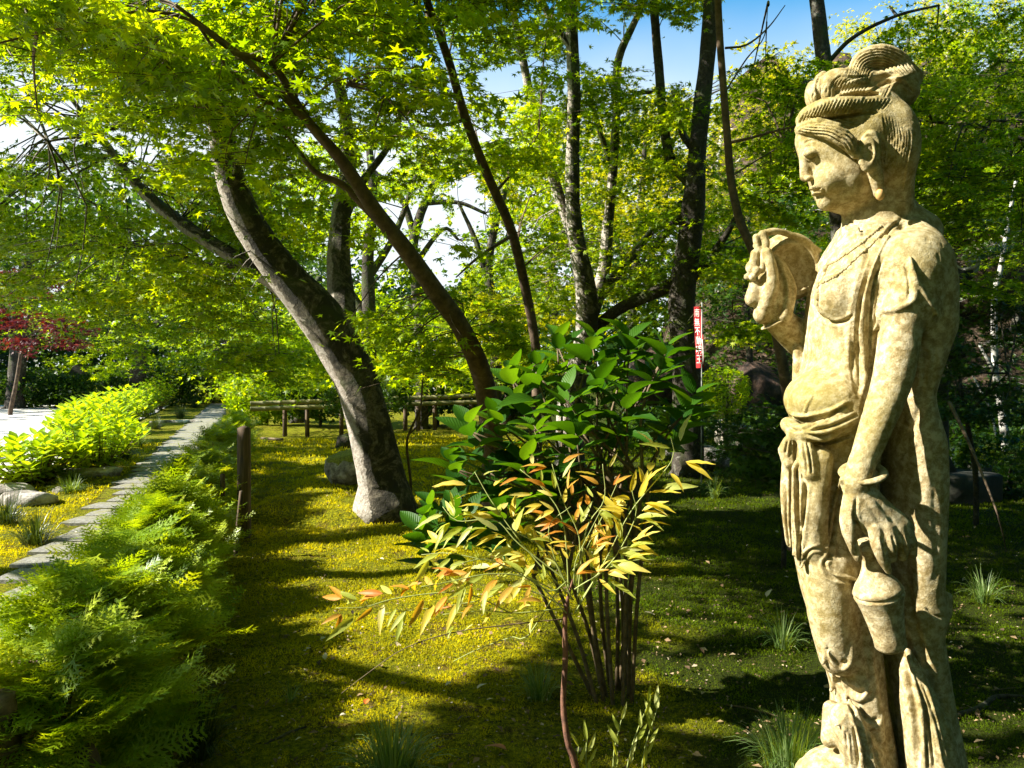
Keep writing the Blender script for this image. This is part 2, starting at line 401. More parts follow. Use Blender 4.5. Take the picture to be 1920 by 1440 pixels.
def rock(px, py, d, size, seed, label, mt, rz=0, sink=.35, group=None, name='rock', flat=0.0, rough=.22):
    if py: g = on_ground(px, py)
    else: g = P(px, 700, d); g[2] = gz(g[0], g[1])
    o = link(name, rock_mesh(name, size, seed, rough, flat=flat), mt); o.location = (g[0], g[1], g[2] + size[2] * (1 - 2 * sink)); o.rotation_euler = (0, 0, rz)
    return tag(o, label, 'rock', group)
# ---------------------------------------------------------------- the stone statue
D0 = 1.85; U = D0 / 1440
def S(px, py, w=0.0): return P(px, py, D0 + w * U)
class Field:
    """a distance field on an uneven grid, meshed at its zero level"""
    def __init__(s, xs, ys, zs):
        s.xs, s.ys, s.zs = [np.asarray(a, np.float32) for a in (xs, ys, zs)]
        s.f = np.full((len(xs), len(ys), len(zs)), .2, np.float32)
    def win(s, lo, hi):
        r = []
        for a, l, h in ((s.xs, lo[0], hi[0]), (s.ys, lo[1], hi[1]), (s.zs, lo[2], hi[2])):
            i = max(0, int(np.searchsorted(a, l))); j = min(len(a), int(np.searchsorted(a, h)))
            r.append(slice(i, j))
        return tuple(r)
    def put(s, lo, hi, fn, k=.01, op='add'):
        w = s.win(np.asarray(lo) - k * 2 - .006, np.asarray(hi) + k * 2 + .006)
        X = s.xs[w[0]][:, None, None]; Y = s.ys[w[1]][None, :, None]; Z = s.zs[w[2]][None, None, :]
        if X.size == 0 or Y.size == 0 or Z.size == 0: return
        d = fn(X, Y, Z).astype(np.float32); a = s.f[w]
        if op == 'sub': d = -d; a2, b2 = -a, -d
        else: a2, b2 = a, d
        h = np.clip(.5 + .5 * (b2 - a2) / k, 0, 1)
        r = b2 * (1 - h) + a2 * h - k * h * (1 - h)
        s.f[w] = -r if op == 'sub' else r
    def cone(s, a, b, ra, rb, k=.01, op='add', flat=1.0):
        a = np.asarray(a); b = np.asarray(b); R = max(ra, rb); ab = b - a; L2 = float(ab @ ab) + 1e-12
        def fn(X, Y, Z):
            px, py, pz = X - a[0], Y - a[1], Z - a[2]
            t = np.clip((px * ab[0] + py * ab[1] + pz * ab[2]) / L2, 0, 1)
            dx, dy, dz = px - t * ab[0], (py - t * ab[1]) / flat, pz - t * ab[2]
            return np.sqrt(dx * dx + dy * dy + dz * dz) - (ra + (rb - ra) * t)
        s.put(np.minimum(a, b) - R, np.maximum(a, b) + R, fn, k, op)
    def chain(s, pts, rs, k=.008, op='add', flat=1.0, curve=True):
        """pts px,py,w ; rs in px"""
        Q = np.array([S(*p) for p in pts]); r = np.asarray(rs, float) * U
        s.strand(Q, r, k, op, flat, curve)
    def strand(s, Q, r, k=.008, op='add', flat=1.0, curve=True):
        if curve and len(Q) > 2: Q, r = smooth_line(Q, r, .012)
        def fn(X, Y, Z):
            best = None
            for i in range(len(Q) - 1):
                a, b = Q[i], Q[i + 1]; ab = b - a; L2 = float(ab @ ab) + 1e-12
                px, py, pz = X - a[0], Y - a[1], Z - a[2]
                t = np.clip((px * ab[0] + py * ab[1] + pz * ab[2]) / L2, 0, 1)
                dx, dy, dz = px - t * ab[0], (py - t * ab[1]) / flat, pz - t * ab[2]
                d = np.sqrt(dx * dx + dy * dy + dz * dz) - (r[i] + (r[i + 1] - r[i]) * t)
                best = d if best is None else np.minimum(best, d)
            return best
        R = r.max(); s.put(Q.min(0) - R, Q.max(0) + R, fn, k, op)
    def depth(s, px, py):
        """w of the first surface seen at px, py"""
        ws = np.arange(-210, 150, 1.5); Q = np.array([S(px, py, q) for q in ws])
        i = np.clip(np.searchsorted(s.xs, Q[:, 0]), 0, len(s.xs) - 1); j = np.clip(np.searchsorted(s.ys, Q[:, 1]), 0, len(s.ys) - 1)
        k = np.clip(np.searchsorted(s.zs, Q[:, 2]), 0, len(s.zs) - 1)
        m = np.nonzero(s.f[i, j, k] < 0)[0]
        return ws[m[0]] if len(m) else None
    def drape(s, pts, rs, lift=0.0, k=.004, res=9):
        """a raised fold lying on whatever surface is already there"""
        pts = np.asarray(pts, float); q, r = smooth_line(np.c_[pts, np.zeros(len(pts))], np.asarray(rs, float) * np.ones(len(pts)), res)
        W = [s.depth(a, b) for a, b, _ in q]; ok = [i for i, v in enumerate(W) if v is not None]
        if len(ok) < 2: return
        Wv = np.array([W[i] for i in ok], float)
        if len(Wv) > 4:
            Wv = np.array([np.median(Wv[max(0, i - 2):i + 3]) for i in range(len(Wv))])
        Q = np.array([S(q[i][0], q[i][1], w_ - lift + r[i] * .35) for i, w_ in zip(ok, Wv)])
        s.strand(Q, r[ok] * U, k, 'add', 1.0, len(Q) > 3)
    def ell(s, c, r, k=.01, op='add', tilt=0.0, turn=0.0):
        """c px,py,w ; r (across, away, up) in px ; tilt turns in the picture plane, turn about the vertical (degrees)"""
        c = S(*c); r = np.asarray(r, float) * U; t = math.radians(tilt); q = math.radians(turn)
        def fn(X, Y, Z):
            x, y, z = X - c[0], Y - c[1], Z - c[2]
            x, y = x * math.cos(q) + y * math.sin(q), -x * math.sin(q) + y * math.cos(q)
            x, z = x * math.cos(t) + z * math.sin(t), -x * math.sin(t) + z * math.cos(t)
            g = np.sqrt((x / r[0]) ** 2 + (y / r[1]) ** 2 + (z / r[2]) ** 2) + 1e-6
            g2 = np.sqrt((x / r[0] ** 2) ** 2 + (y / r[1] ** 2) ** 2 + (z / r[2] ** 2) ** 2) + 1e-6
            return g * (g - 1) / g2
        s.put(c - r.max(), c + r.max(), fn, k, op)
    def loft(s, rows, k=.01, w0=0.0, p=2.3):
        """rows: py, left px, right px, half depth px, (centre w)"""
        rows = np.array([list(r) + [w0] * (5 - len(r)) for r in rows], float)
        z = np.array([S(1600, r[0])[2] for r in rows]); o = np.argsort(z); rows = rows[o]; z = z[o]
        L = np.array([S(r[1], r[0], r[4] + .45 * r[3])[0] for r in rows]); R = np.array([S(r[2], r[0], r[4] - .5 * r[3])[0] for r in rows])
        H = rows[:, 3] * U; C = D0 + rows[:, 4] * U
        # smooth the rows
        zz = np.linspace(z[0], z[-1], 300)
        def sm(a):
            v = np.interp(zz, z, a); kx = np.exp(-np.linspace(-2, 2, 15) ** 2); kx /= kx.sum()
            return np.convolve(np.pad(v, 7, 'edge'), kx, 'valid')
        Ls, Rs, Hs, Cs = sm(L), sm(R), sm(H), sm(C)
        def fn(X, Y, Z):
            l, r, h, c = [np.interp(Z, zz, q) for q in (Ls, Rs, Hs, Cs)]
            a = (r - l) / 2; m = (r + l) / 2
            q = ((np.abs(X - m) / a) ** p + (np.abs(Y - c) / h) ** p) ** (1 / p)
            d = (q - 1) * np.minimum(a, h)
            e = np.maximum(zz[0] - Z, Z - zz[-1])
            return np.maximum(d, e)
        s.put((L.min(), (C - H).min(), z[0]), (R.max(), (C + H).max(), z[-1]), fn, k)
    def mesh(s):
        f = s.f; ins = f < 0
        nx, ny, nz = f.shape
        c = np.zeros((nx - 1, ny - 1, nz - 1), np.int8)
        for a in (0, 1):
            for b in (0, 1):
                for d in (0, 1): c += ins[a:nx - 1 + a, b:ny - 1 + b, d:nz - 1 + d]
        act = (c > 0) & (c < 8); idx = np.argwhere(act); n = len(idx)
        vid = np.full(act.shape, -1, np.int32); vid[act] = np.arange(n)
        acc = np.zeros((n, 3)); cnt = np.zeros(n); G = (s.xs.astype(float), s.ys.astype(float), s.zs.astype(float))
        off = [(a, b, d) for a in (0, 1) for b in (0, 1) for d in (0, 1)]
        val = {o: f[idx[:, 0] + o[0], idx[:, 1] + o[1], idx[:, 2] + o[2]].astype(float) for o in off}
        for o in off:
            for ax in range(3):
                if o[ax]: continue
                q = list(o); q[ax] = 1; q = tuple(q)
                a, b = val[o], val[q]; m = (a < 0) != (b < 0)
                t = np.where(m, a / np.where(m, a - b, 1), 0)
                for e in range(3):
                    g0 = G[e][idx[:, e] + o[e]]; g1 = G[e][idx[:, e] + q[e]]
                    acc[:, e] += np.where(m, g0 + (g1 - g0) * t, 0)
                cnt += m
        V = acc / cnt[:, None]
        Fs = []
        for ax in range(3):
            a = [slice(0, -1) if e == ax else slice(1, -1) for e in range(3)]
            b = [slice(1, None) if e == ax else slice(1, -1) for e in range(3)]
            u, v = [(1, 2), (2, 0), (0, 1)][ax]
            i0 = ins[tuple(a)]; i1 = ins[tuple(b)]
            E = np.argwhere(i0 != i1); fl = i0[i0 != i1]
            E = E.copy()
            for e in range(3):
                if e != ax: E[:, e] += 1
            def g(du, dv):
                q = E.copy(); q[:, u] -= du; q[:, v] -= dv
                return vid[q[:, 0], q[:, 1], q[:, 2]]
            Q = np.stack([g(1, 1), g(0, 1), g(0, 0), g(1, 0)], -1)
            Q[~fl] = Q[~fl][:, ::-1]; Fs.append(Q)
        return V, np.vstack(Fs)

def vnormals(V, F):
    n = np.cross(V[F[:, 2]] - V[F[:, 0]], V[F[:, 3]] - V[F[:, 1]]) if F.shape[1] == 4 else np.cross(V[F[:, 1]] - V[F[:, 0]], V[F[:, 2]] - V[F[:, 0]])
    r = np.zeros_like(V)
    for k in range(F.shape[1]):
        for e in range(3): r[:, e] += np.bincount(F[:, k], n[:, e], len(V))
    return r / (np.linalg.norm(r, axis=1)[:, None] + 1e-12)
def relax(V, F, n, amt=.5):
    for _ in range(n):
        s = np.zeros_like(V); c = np.zeros(len(V))
        for a, b in ((0, 1), (1, 2), (2, 3), (3, 0)):
            for e in range(3):
                s[:, e] += np.bincount(F[:, a], V[F[:, b], e], len(V)) + np.bincount(F[:, b], V[F[:, a], e], len(V))
            c += np.bincount(F[:, a], minlength=len(V)) + np.bincount(F[:, b], minlength=len(V))
        V = V + amt * (s / c[:, None] - V)
    return V

def build_statue():
    h1, h2 = .0027, .0022
    x0, x1 = S(1385, 500, 60)[0], S(1850, 900, -60)[0]
    xs = np.arange(x0, x1, h1); ys = np.arange(D0 - .27, D0 + .24, .003)
    zl, zm, zt = .45, S(1600, 440)[2], S(1600, 70)[2]
    zs = np.concatenate([np.arange(zl - .01, zm, .0031), np.arange(zm + .0005, zt, h2)])
    f = Field(xs, ys, zs)
    # --- torso, belly, skirt and the robe behind
    f.loft([(430, 1566, 1690, 70), (470, 1537, 1690, 100), (530, 1509, 1690, 118), (600, 1503, 1680, 116), (660, 1502, 1660, 100),
            (700, 1497, 1655, 100), (722, 1482, 1655, 104), (745, 1471, 1660, 108), (768, 1472, 1665, 112), (798, 1475, 1668, 108), (826, 1471, 1662, 100),
            (900, 1467, 1660, 98), (1000, 1472, 1655, 94), (1110, 1494, 1655, 88), (1187, 1518, 1660, 84), (1247, 1538, 1665, 80),
            (1307, 1554, 1670, 76), (1350, 1550, 1680, 76), (1400, 1556, 1690, 80), (1500, 1556, 1700, 85)], .012, 0, 2.1)
    f.loft([(425, 1640, 1722, 70), (450, 1625, 1756, 110), (490, 1610, 1782, 140), (540, 1600, 1790, 150), (620, 1600, 1791, 148), (676, 1600, 1768, 135),
            (740, 1610, 1747, 118), (774, 1610, 1756, 118), (820, 1612, 1774, 120), (900, 1615, 1777, 118), (1000, 1620, 1773, 112),
            (1093, 1625, 1769, 106), (1148, 1625, 1781, 104), (1166, 1630, 1768, 100), (1293, 1645, 1790, 98), (1430, 1650, 1822, 104),
            (1500, 1650, 1840, 108)], .009, 4, 2.4)
    f.ell((1547, 748, -30), (70, 82, 54), .034)                       # belly
    f.ell((1580, 556, -62), (48, 44, 50), .016)                      # breast
    f.ell((1572, 556, 40), (46, 44, 50), .02)
    f.ell((1700, 498, -92), (62, 62, 62), .02)                      # near shoulder
    f.ell((1650, 490, 105), (62, 50, 60), .02)
    # --- neck and head
    f.chain([(1642, 372, 4), (1646, 440, 0)], [58, 64], .02)
    f.chain([(1680, 400, 0), (1712, 440, -10)], [34, 50], .03)
    f.ell((1611, 268, 0), (94, 88, 102), .01)
    f.ell((1560, 286, -10), (57, 62, 46), .018); f.ell((1584, 312, -8), (66, 70, 82), .012)
    f.ell((1590, 348, -5), (58, 62, 50), .015)
    f.ell((1550, 377, -12), (17, 20, 18), .012)
    f.ell((1546, 258, -8), (50, 64, 46), .012)
    f.ell((1556, 338, -40), (26, 24, 26), .016)                      # cheek
    f.chain([(1508, 276, -14), (1506, 296, -15), (1509, 322, -16), (1510, 331, -16)], [6, 7, 9, 9.5], .012)
    f.ell((1517, 335, -26), (8, 7, 6), .005)
    f.ell((1528, 351, -18), (8.5, 18, 4.5), .003); f.ell((1531, 362, -18), (8.0, 15, 5.0), .003)
    f.ell((1532, 357.5, -24), (12, 24, 1.6), .002, 'sub')
    f.ell((1523, 374, -20), (9, 16, 5), .008, 'sub')
    f.ell((1521, 288, -37), (14, 13, 8), .010)                     # lowered lid
    # hair: two rolls each side, the crown, the back
    for sg in (-1, 1):
        f.chain([(1500, 243, 0), (1509, 240, sg * 36), (1535, 238, sg * 66), (1565, 249, sg * 84), (1588, 266, sg * 90), (1604, 290, sg * 88)], [9, 11, 15, 17, 14, 8], .005)
        f.chain([(1505, 226, 0), (1516, 216, sg * 36), (1548, 203, sg * 64), (1595, 197, sg * 78), (1645, 198, sg * 70), (1675, 215, sg * 50)], [12, 16, 18, 15, 11, 10], .005)
        f.ell((1640, 240, sg * 60), (46, 34, 36), .012)
        f.ell((1676, 275, sg * 46), (42, 52, 78), .02)
        f.ell((1680, 350, sg * 30), (28, 36, 60), .02)
    f.ell((1600, 215, 0), (84, 74, 44), .012)
    f.chain([(1560, 172, 0), (1600, 158, 0), (1640, 172, 0)], [30, 32, 34], .008)
    f.ell((1590, 160, -30), (48, 30, 26), .006, tilt=-20)
    # top loop of hair
    f.chain([(1606, 150, -6), (1618, 118, -8), (1648, 108, -8), (1680, 118, -6), (1700, 142, -2), (1708, 150, 0)], [18, 21, 24, 22, 20, 18], .006)
    f.chain([(1640, 196, 0), (1660, 168, -10), (1690, 150, -8), (1716, 143, 0)], [38, 36, 28, 14], .01)
    f.ell((1690, 178, 0), (30, 40, 26), .014, tilt=30)
    f.ell((1655, 146, -42), (26, 16, 13), .008, 'sub', tilt=15)
    f.ell((1612, 178, -62), (34, 22, 7), .006, 'sub')
    # tiara: pointed petals standing on the brow
    f.ell((1540, 168, -14), (17, 10, 35), .004, tilt=-8); f.ell((1522, 178, -2), (12, 14, 26), .004)
    f.ell((1553, 172, -42), (13, 8, 26), .004); f.ell((1528, 182, -34), (9, 8, 18), .004, tilt=8)
    f.ell((1536, 166, 26), (13, 8, 28), .004)
    # ear with the long lobe
    f.ell((1630, 284, -90), (20, 12, 37), .003, tilt=-6); f.ell((1628, 288, -104), (10, 9, 20), .004, 'sub')
    f.chain([(1638, 308, -86), (1644, 340, -78), (1648, 362, -70)], [12, 11, 9], .006)
    # --- near arm, sleeve, hand
    f.chain([(1708, 520, -112), (1704, 580, -122)], [50, 46], .014)
    f.chain([(1694, 575, -132), (1676, 700, -146), (1646, 790, -152), (1616, 870, -156)], [35, 32, 27, 21], .008)
    f.drape([(1652, 600), (1648, 590), (1656, 583), (1678, 580), (1700, 572), (1714, 560), (1714, 530), (1706, 495)], [5, 6, 6, 6, 6, 6, 5, 3], 3)
    f.drape([(1706, 482), (1715, 519), (1735, 557), (1757, 588)], [2.5, 5, 5, 3], 2)
    f.drape([(1651, 596), (1640, 640), (1636, 690)], [5, 6, 4], 2)
    f.chain([(1616, 870, -156), (1606, 905, -158)], [21, 23], .006)
    f.chain([(1605, 905, -156), (1625, 950, -160), (1652, 985, -162)], [24, 31, 30], .008, flat=.7)
    f.chain([(1620, 940, -160), (1680, 990, -162)], [26, 27], .008, flat=.7)
    f.chain([(1640, 990, -172), (1646, 1022, -178), (1656, 1050, -176), (1666, 1070, -168)], [13, 11, 9, 6], .004)
    f.chain([(1662, 988, -174), (1670, 1020, -180), (1672, 1046, -172)], [13, 11, 8], .004)
    f.chain([(1682, 990, -170), (1692, 1018, -174), (1693, 1044, -166)], [13, 11, 8], .004)
    f.chain([(1697, 996, -160), (1708, 1016, -162), (1710, 1040, -156)], [12, 10, 8], .004)
    f.chain([(1598, 940, -160), (1590, 985, -164), (1598, 1018, -162), (1609, 1046, -156)], [16, 12, 9.5, 7], .005)
    # --- raised far arm, hand, and the curling leaf it holds
    f.ell((1479, 500, 92), (63, 46, 68), .004); f.ell((1488, 512, 44), (52, 40, 62), .004, 'sub')
    f.chain([(1540, 660, 110), (1500, 635, 90), (1456, 598, 66)], [40, 34, 27], .01)
    f.chain([(1497, 655, 60), (1494, 725, 60)], [10, 9], .006)
    f.ell((1450, 558, 56), (39, 30, 54), .012, tilt=-4); f.ell((1462, 528, 50), (24, 18, 48), .010, tilt=12)
    f.chain([(1470, 590, 40), (1478, 540, 40), (1460, 500, 42), (1452, 484, 44)], [16, 15, 11, 8], .01)
    f.chain([(1416, 462, 60), (1424, 443, 56), (1448, 434, 54), (1475, 438, 56), (1505, 450, 60), (1536, 470, 66)], [5, 7, 7, 6, 6, 5], .006)
    f.chain([(1430, 440, 46), (1436, 458, 42), (1432, 478, 40), (1429, 506, 40)], [9, 8, 6, 7], .004)
    f.chain([(1418, 445, 48), (1420, 462, 44), (1430, 472, 40)], [7, 6, 5], .004)
    f.chain([(1438, 474, 26), (1446, 498, 22), (1449, 524, 24), (1442, 556, 34), (1430, 590, 52)], [10, 10.5, 11, 14, 18], .005)
    f.chain([(1416, 476, 48), (1414, 494, 44), (1417, 512, 44)], [9, 9, 8], .003)
    f.chain([(1415, 532, 52), (1412, 560, 52)], [10, 16], .008)
    f.ell((1408, 502, 50), (10, 12, 13), .003); f.ell((1401, 519, 50), (6.5, 8, 7), .002); f.ell((1411, 520, 42), (7, 7, 7), .002); f.ell((1419, 508, 36), (7.5, 7, 9), .002)
    f.ell((1427, 545, 16), (6, 16, 20), .004, 'sub')
    # --- sash, knot and the two hanging tassels
    f.chain([(1478, 796, -30), (1500, 812, -86), (1545, 806, -106), (1600, 778, -100)], [14, 16, 18, 16], .01)
    f.ell((1494, 808, -78), (13, 13, 11), .004)
    f.chain([(1490, 812, -76), (1474, 845, -58), (1479, 868, -66)], [9, 14, 9], .003)
    f.chain([(1500, 812, -88), (1514, 850, -100), (1519, 888, -106)], [8, 15, 12], .003)
    f.chain([(1482, 830, -60), (1476, 930, -50), (1484, 1010, -48)], [12, 12, 10], .008)
    f.chain([(1500, 870, -86), (1496, 960, -80), (1500, 1040, -74)], [10, 12, 8], .008)
    f.chain([(1540, 860, -96), (1525, 960, -92), (1530, 1030, -88)], [20, 26, 20], .012)
    f.chain([(1555, 1060, -70), (1560, 1150, -62), (1572, 1230, -58)], [44, 42, 34], .02)
    # hem folds near the vase, leg swags
    f.chain([(1545, 1058, -92), (1575, 1075, -96), (1605, 1085, -90)], [12, 14, 10], .008)
    f.chain([(1700, 1226, -92), (1722, 1310, -98), (1745, 1400, -98), (1760, 1500, -98)], [10, 30, 42, 50], .008)
    f.chain([(1585, 1345, -70), (1620, 1440, -74), (1640, 1500, -70)], [26, 34, 36], .014)
    f.ell((1562, 1440, -36), (62, 50, 36), .012, tilt=12); f.ell((1524, 1450, -40), (30, 40, 18), .01)
    f.chain([(1560, 1330, -40), (1556, 1385, -50)], [16, 16], .01)
    f.chain([(1775, 1120, -60), (1774, 1150, -60)], [10, 10], .01)
    for pts in ([(1553, 1223), (1563, 1243), (1578, 1255), (1592, 1247), (1597, 1220), (1595, 1198)],
                [(1577, 1270), (1590, 1297), (1610, 1312), (1625, 1300), (1628, 1280)],
                [(1593, 1313), (1613, 1350), (1633, 1365), (1650, 1357), (1657, 1337)],
                [(1617, 1365), (1643, 1412), (1667, 1408), (1677, 1398)],
                [(1583, 1293), (1587, 1327), (1580, 1353), (1567, 1360)], [(1563, 1250), (1562, 1285), (1553, 1303)], [(1548, 1205), (1546, 1235), (1539, 1250)]):
        f.drape(pts, [3] + [4.2] * (len(pts) - 2) + [2.5], 1, .005)
    for pts, r in (([(1477, 764), (1484, 775), (1505, 780), (1526, 777), (1557, 769), (1592, 752)], 2.2), ([(1580, 900), (1567, 955), (1560, 1000), (1552, 1050)], 5),
                   ([(1608, 430), (1618, 480), (1600, 560), (1592, 660), (1602, 740)], 4), ([(1661, 445), (1640, 490), (1624, 540), (1614, 620), (1621, 730)], 5),
                   ([(1477, 900), (1476, 980), (1486, 1050)], 6), ([(1490, 880), (1489, 980), (1492, 1040)], 5), ([(1503, 905), (1502, 990), (1499, 1060)], 4.5),
                   ([(1702, 1235), (1722, 1300), (1733, 1440)], 6), ([(1716, 1250), (1748, 1330), (1768, 1440)], 6),
                   ([(1600, 1345), (1612, 1390), (1618, 1440)], 6), ([(1584, 1365), (1598, 1440)], 5), ([(1628, 1375), (1640, 1440)], 5),
                   ([(1500, 1063), (1512, 1038), (1524, 1028), (1545, 1026), (1552, 1036), (1545, 1052), (1560, 1076), (1604, 1086)], 3.5),
                   ([(1515, 829), (1542, 838), (1568, 833), (1600, 820)], 3)):
        f.drape(pts, r, 0, .006)
    V, F = f.mesh()
    V = relax(V, F, 1, .5)
    return V, F

def carve(V, F, lines):
    """grooves (depth > 0) and ridges (depth < 0) along lines drawn on the side that faces the path"""
    Nn = vnormals(V, F); px, py = proj(V)
    vd = V - np.array([0, 0, CAM_H]); vd /= np.linalg.norm(vd, axis=1)[:, None]
    face = -(Nn * vd).sum(1); fw = np.clip((face - .02) / .25, 0, 1)
    D = np.zeros(len(V)); W = V[:, 1]
    for pts, width, depth, *wr in lines:
        pts = np.asarray(pts, float)
        if len(pts) > 2:
            q, _ = smooth_line(np.c_[pts, np.zeros(len(pts))], np.ones(len(pts)), 4); q = q[:, :2]
        else: q = np.linspace(pts[0], pts[1], 8)
        lo = q.min(0) - width * 3; hi = q.max(0) + width * 3
        m = (px > lo[0]) & (px < hi[0]) & (py > lo[1]) & (py < hi[1]) & (fw > 0)
        if wr: m &= W < D0 + wr[0] * U
        ii = np.nonzero(m)[0]
        if len(ii) == 0: continue
        a, b = q[:-1], q[1:]; ab = b - a; L = (ab ** 2).sum(1) + 1e-9
        X = np.stack([px[ii], py[ii]], 1)
        best = np.full(len(ii), 1e9); tt = np.zeros(len(ii))
        for k in range(len(a)):
            t = np.clip(((X - a[k]) @ ab[k]) / L[k], 0, 1); dd = ((X - a[k] - t[:, None] * ab[k]) ** 2).sum(1)
            c = dd < best; best[c] = dd[c]; tt[c] = (k + t[c]) / len(a)
        taper = np.clip(np.minimum(tt, 1 - tt) * 6, 0, 1) ** .6
        g = np.exp(-best / width ** 2) - .28 * np.exp(-(np.sqrt(best) - 2.0 * width) ** 2 / width ** 2)
        D[ii] += depth * g * taper
    return V - Nn * (D * U * fw)[:, None]

def statue_lines():
    L = []
    g = lambda pts, w=2.6, d=5.0, *k: L.append((pts, w, d, *k))
    # sash
    g([(1505, 806), (1542, 787), (1588, 760)], 2.8, 6); g([(1509, 808), (1557, 800), (1609, 777)], 2.8, 7)
    g([(1509, 813), (1536, 819), (1567, 812), (1605, 798)], 2.8, 7); g([(1515, 825), (1542, 831), (1567, 826), (1601, 813)], 2.8, 7)
    g([(1474, 762), (1480, 775), (1505, 780), (1526, 777), (1557, 769), (1590, 752)], 2.4, -3)
    g([(1472, 790), (1484, 804), (1505, 808)], 2.6, 7)
    g([(1543, 668), (1524, 700), (1500, 716)], 6, -2); g([(1524, 740), (1512, 762), (1508, 776)], 2.4, -2.0)
    # skirt folds
    g([(1494, 840), (1495, 920), (1498, 1000), (1502, 1050)], 3.2, 8); g([(1511, 905), (1508, 950), (1502, 1010), (1498, 1068)], 3.2, 8)
    g([(1580, 900), (1572, 950), (1562, 1000), (1556, 1052)], 3.6, 8); g([(1472, 900), (1473, 960), (1480, 1030), (1492, 1090)], 2.6, 6)
    g([(1483, 880), (1484, 960), (1492, 1020)], 2.2, 5); g([(1478, 960), (1490, 1040), (1502, 1100)], 2.4, 4)
    g([(1476, 826), (1472, 850)], 1.8, 4); g([(1484, 826), (1480, 858)], 1.8, 4); g([(1490, 826), (1488, 850)], 1.8, 4)
    g([(1506, 830), (1510, 860), (1513, 890)], 1.8, 4); g([(1513, 828), (1519, 860), (1522, 888)], 1.8, 4)
    g([(1498, 1067), (1512, 1040), (1524, 1030), (1543, 1029)], 2.6, 6); g([(1546, 1030), (1556, 1040), (1545, 1058), (1560, 1082), (1602, 1092)], 3, 6)
    g([(1600, 960), (1606, 990), (1604, 1045)], 4, 5)
    for pts in ([(1548, 1215), (1563, 1233), (1578, 1245), (1588, 1237)], [(1590, 1285), (1608, 1300), (1620, 1290)], [(1615, 1338), (1633, 1352), (1646, 1345)], [(1645, 1398), (1665, 1396)]):
        g(pts, 4.5, 4)
    g([(1593, 1318), (1606, 1350), (1618, 1390), (1627, 1440)], 3.2, 8); g([(1600, 1360), (1606, 1400), (1610, 1440)], 2.6, 5)
    g([(1585, 1370), (1590, 1440)], 2.6, 4); g([(1637, 1400), (1648, 1440)], 2.6, 4)
    g([(1688, 1210), (1700, 1260), (1712, 1310), (1720, 1370), (1722, 1440)], 5, 9)
    g([(1714, 1260), (1735, 1330), (1752, 1440)], 2.8, 5); g([(1724, 1270), (1754, 1350), (1775, 1440)], 2.6, 4); g([(1735, 1350), (1740, 1440)], 2.4, 3.5)
    g([(1640, 1120), (1650, 1240), (1665, 1330), (1672, 1440)], 9, 7); g([(1610, 1120), (1625, 1230), (1640, 1290)], 7, 3)
    g([(1700, 1060), (1712, 1160), (1750, 1290), (1785, 1420)], 6, 5); g([(1756, 830), (1752, 930), (1758, 1080)], 6, 1.5); g([(1770, 1158), (1752, 1155), (1735, 1140)], 3, 3)
    # robe edges on the chest
    g([(1693, 408), (1660, 440), (1635, 490), (1618, 540), (1608, 600), (1607, 650), (1615, 735)], 2.8, 7)
    g([(1656, 482), (1637, 540), (1631, 620), (1630, 728)], 2.4, 5); g([(1646, 475), (1626, 540), (1618, 620), (1622, 730)], 3, -2)
    g([(1604, 640), (1600, 700), (1612, 740)], 9, 6)
    g([(1530, 572), (1540, 594), (1560, 605), (1584, 602), (1600, 590)], 3, 6); g([(1546, 500), (1534, 540), (1531, 580)], 3.5, 2)
    g([(1696, 495), (1704, 530), (1703, 560)], 2.4, 3)
    g([(1650, 600), (1640, 650), (1632, 700), (1618, 770)], 4, 5)
    g([(1720, 620), (1735, 700), (1715, 790), (1690, 860)], 6, 3.5); g([(1757, 640), (1745, 720), (1718, 800)], 5, 2.5)
    g([(1585, 402), (1600, 418), (1640, 428)], 2.4, 2.5); g([(1581, 418), (1596, 434), (1625, 440)], 2.2, -2)
    # face
    g([(1505, 291), (1512, 297), (1521, 298), (1532, 293)], 1.4, 3.6); g([(1506, 280), (1514, 275), (1526, 276), (1537, 285)], 1.6, 1.8)
    g([(1519, 357), (1528, 358), (1539, 359)], 1.5, 3.5); g([(1506, 272), (1514, 265), (1528, 264), (1542, 271)], 1.6, 1.6)
    g([(1535, 340), (1545, 352), (1543, 368)], 3.5, 1.2)
    # ear
    g([(1618, 262), (1628, 254), (1642, 262), (1645, 290), (1638, 312)], 2.2, 3); g([(1624, 275), (1632, 272), (1636, 290), (1628, 305)], 2, 2.5)
    # tiara
    g([(1537, 142), (1531, 160), (1533, 180)], 1.6, 2.5); g([(1548, 158), (1541, 170), (1546, 184), (1556, 180), (1556, 164)], 1.5, 2.5)
    g([(1527, 172), (1523, 184), (1530, 194)], 1.5, 2.5); g([(1551, 166), (1549, 174)], 1.5, 2)
    # hair: slanting strands of the upper roll
    for i in range(24):
        x = 1504 + i * 7.0
        u = i / 24; yt = 212 - 27 * min(1, u / .35) ** .8; hh = 30 - 12 * u
        g([(x + 5, yt), (x - 1, yt + hh * .4), (x - 6, yt + hh * .8), (x - 12, yt + hh * 1.15)], 1.5, 3.0)
    # lower roll, swept back from the parting
    for i in range(7):
        g([(1494 + i * 2, 246 - i * 4.2), (1520 + i * 2, 250 - i * 5), (1552 + i * 3, 254 - i * 5.4), (1582 + i * 3.5, 272 - i * 7)], 1.6, 3.0)
    for i in range(5):
        g([(1560 + i * 9, 258 - i * 2), (1580 + i * 7, 275 - i * 3), (1594 + i * 3, 296 - i * 2)], 1.6, 2.6)
    g([(1493, 236), (1520, 230), (1560, 222), (1610, 214), (1650, 210)], 2.4, 5)
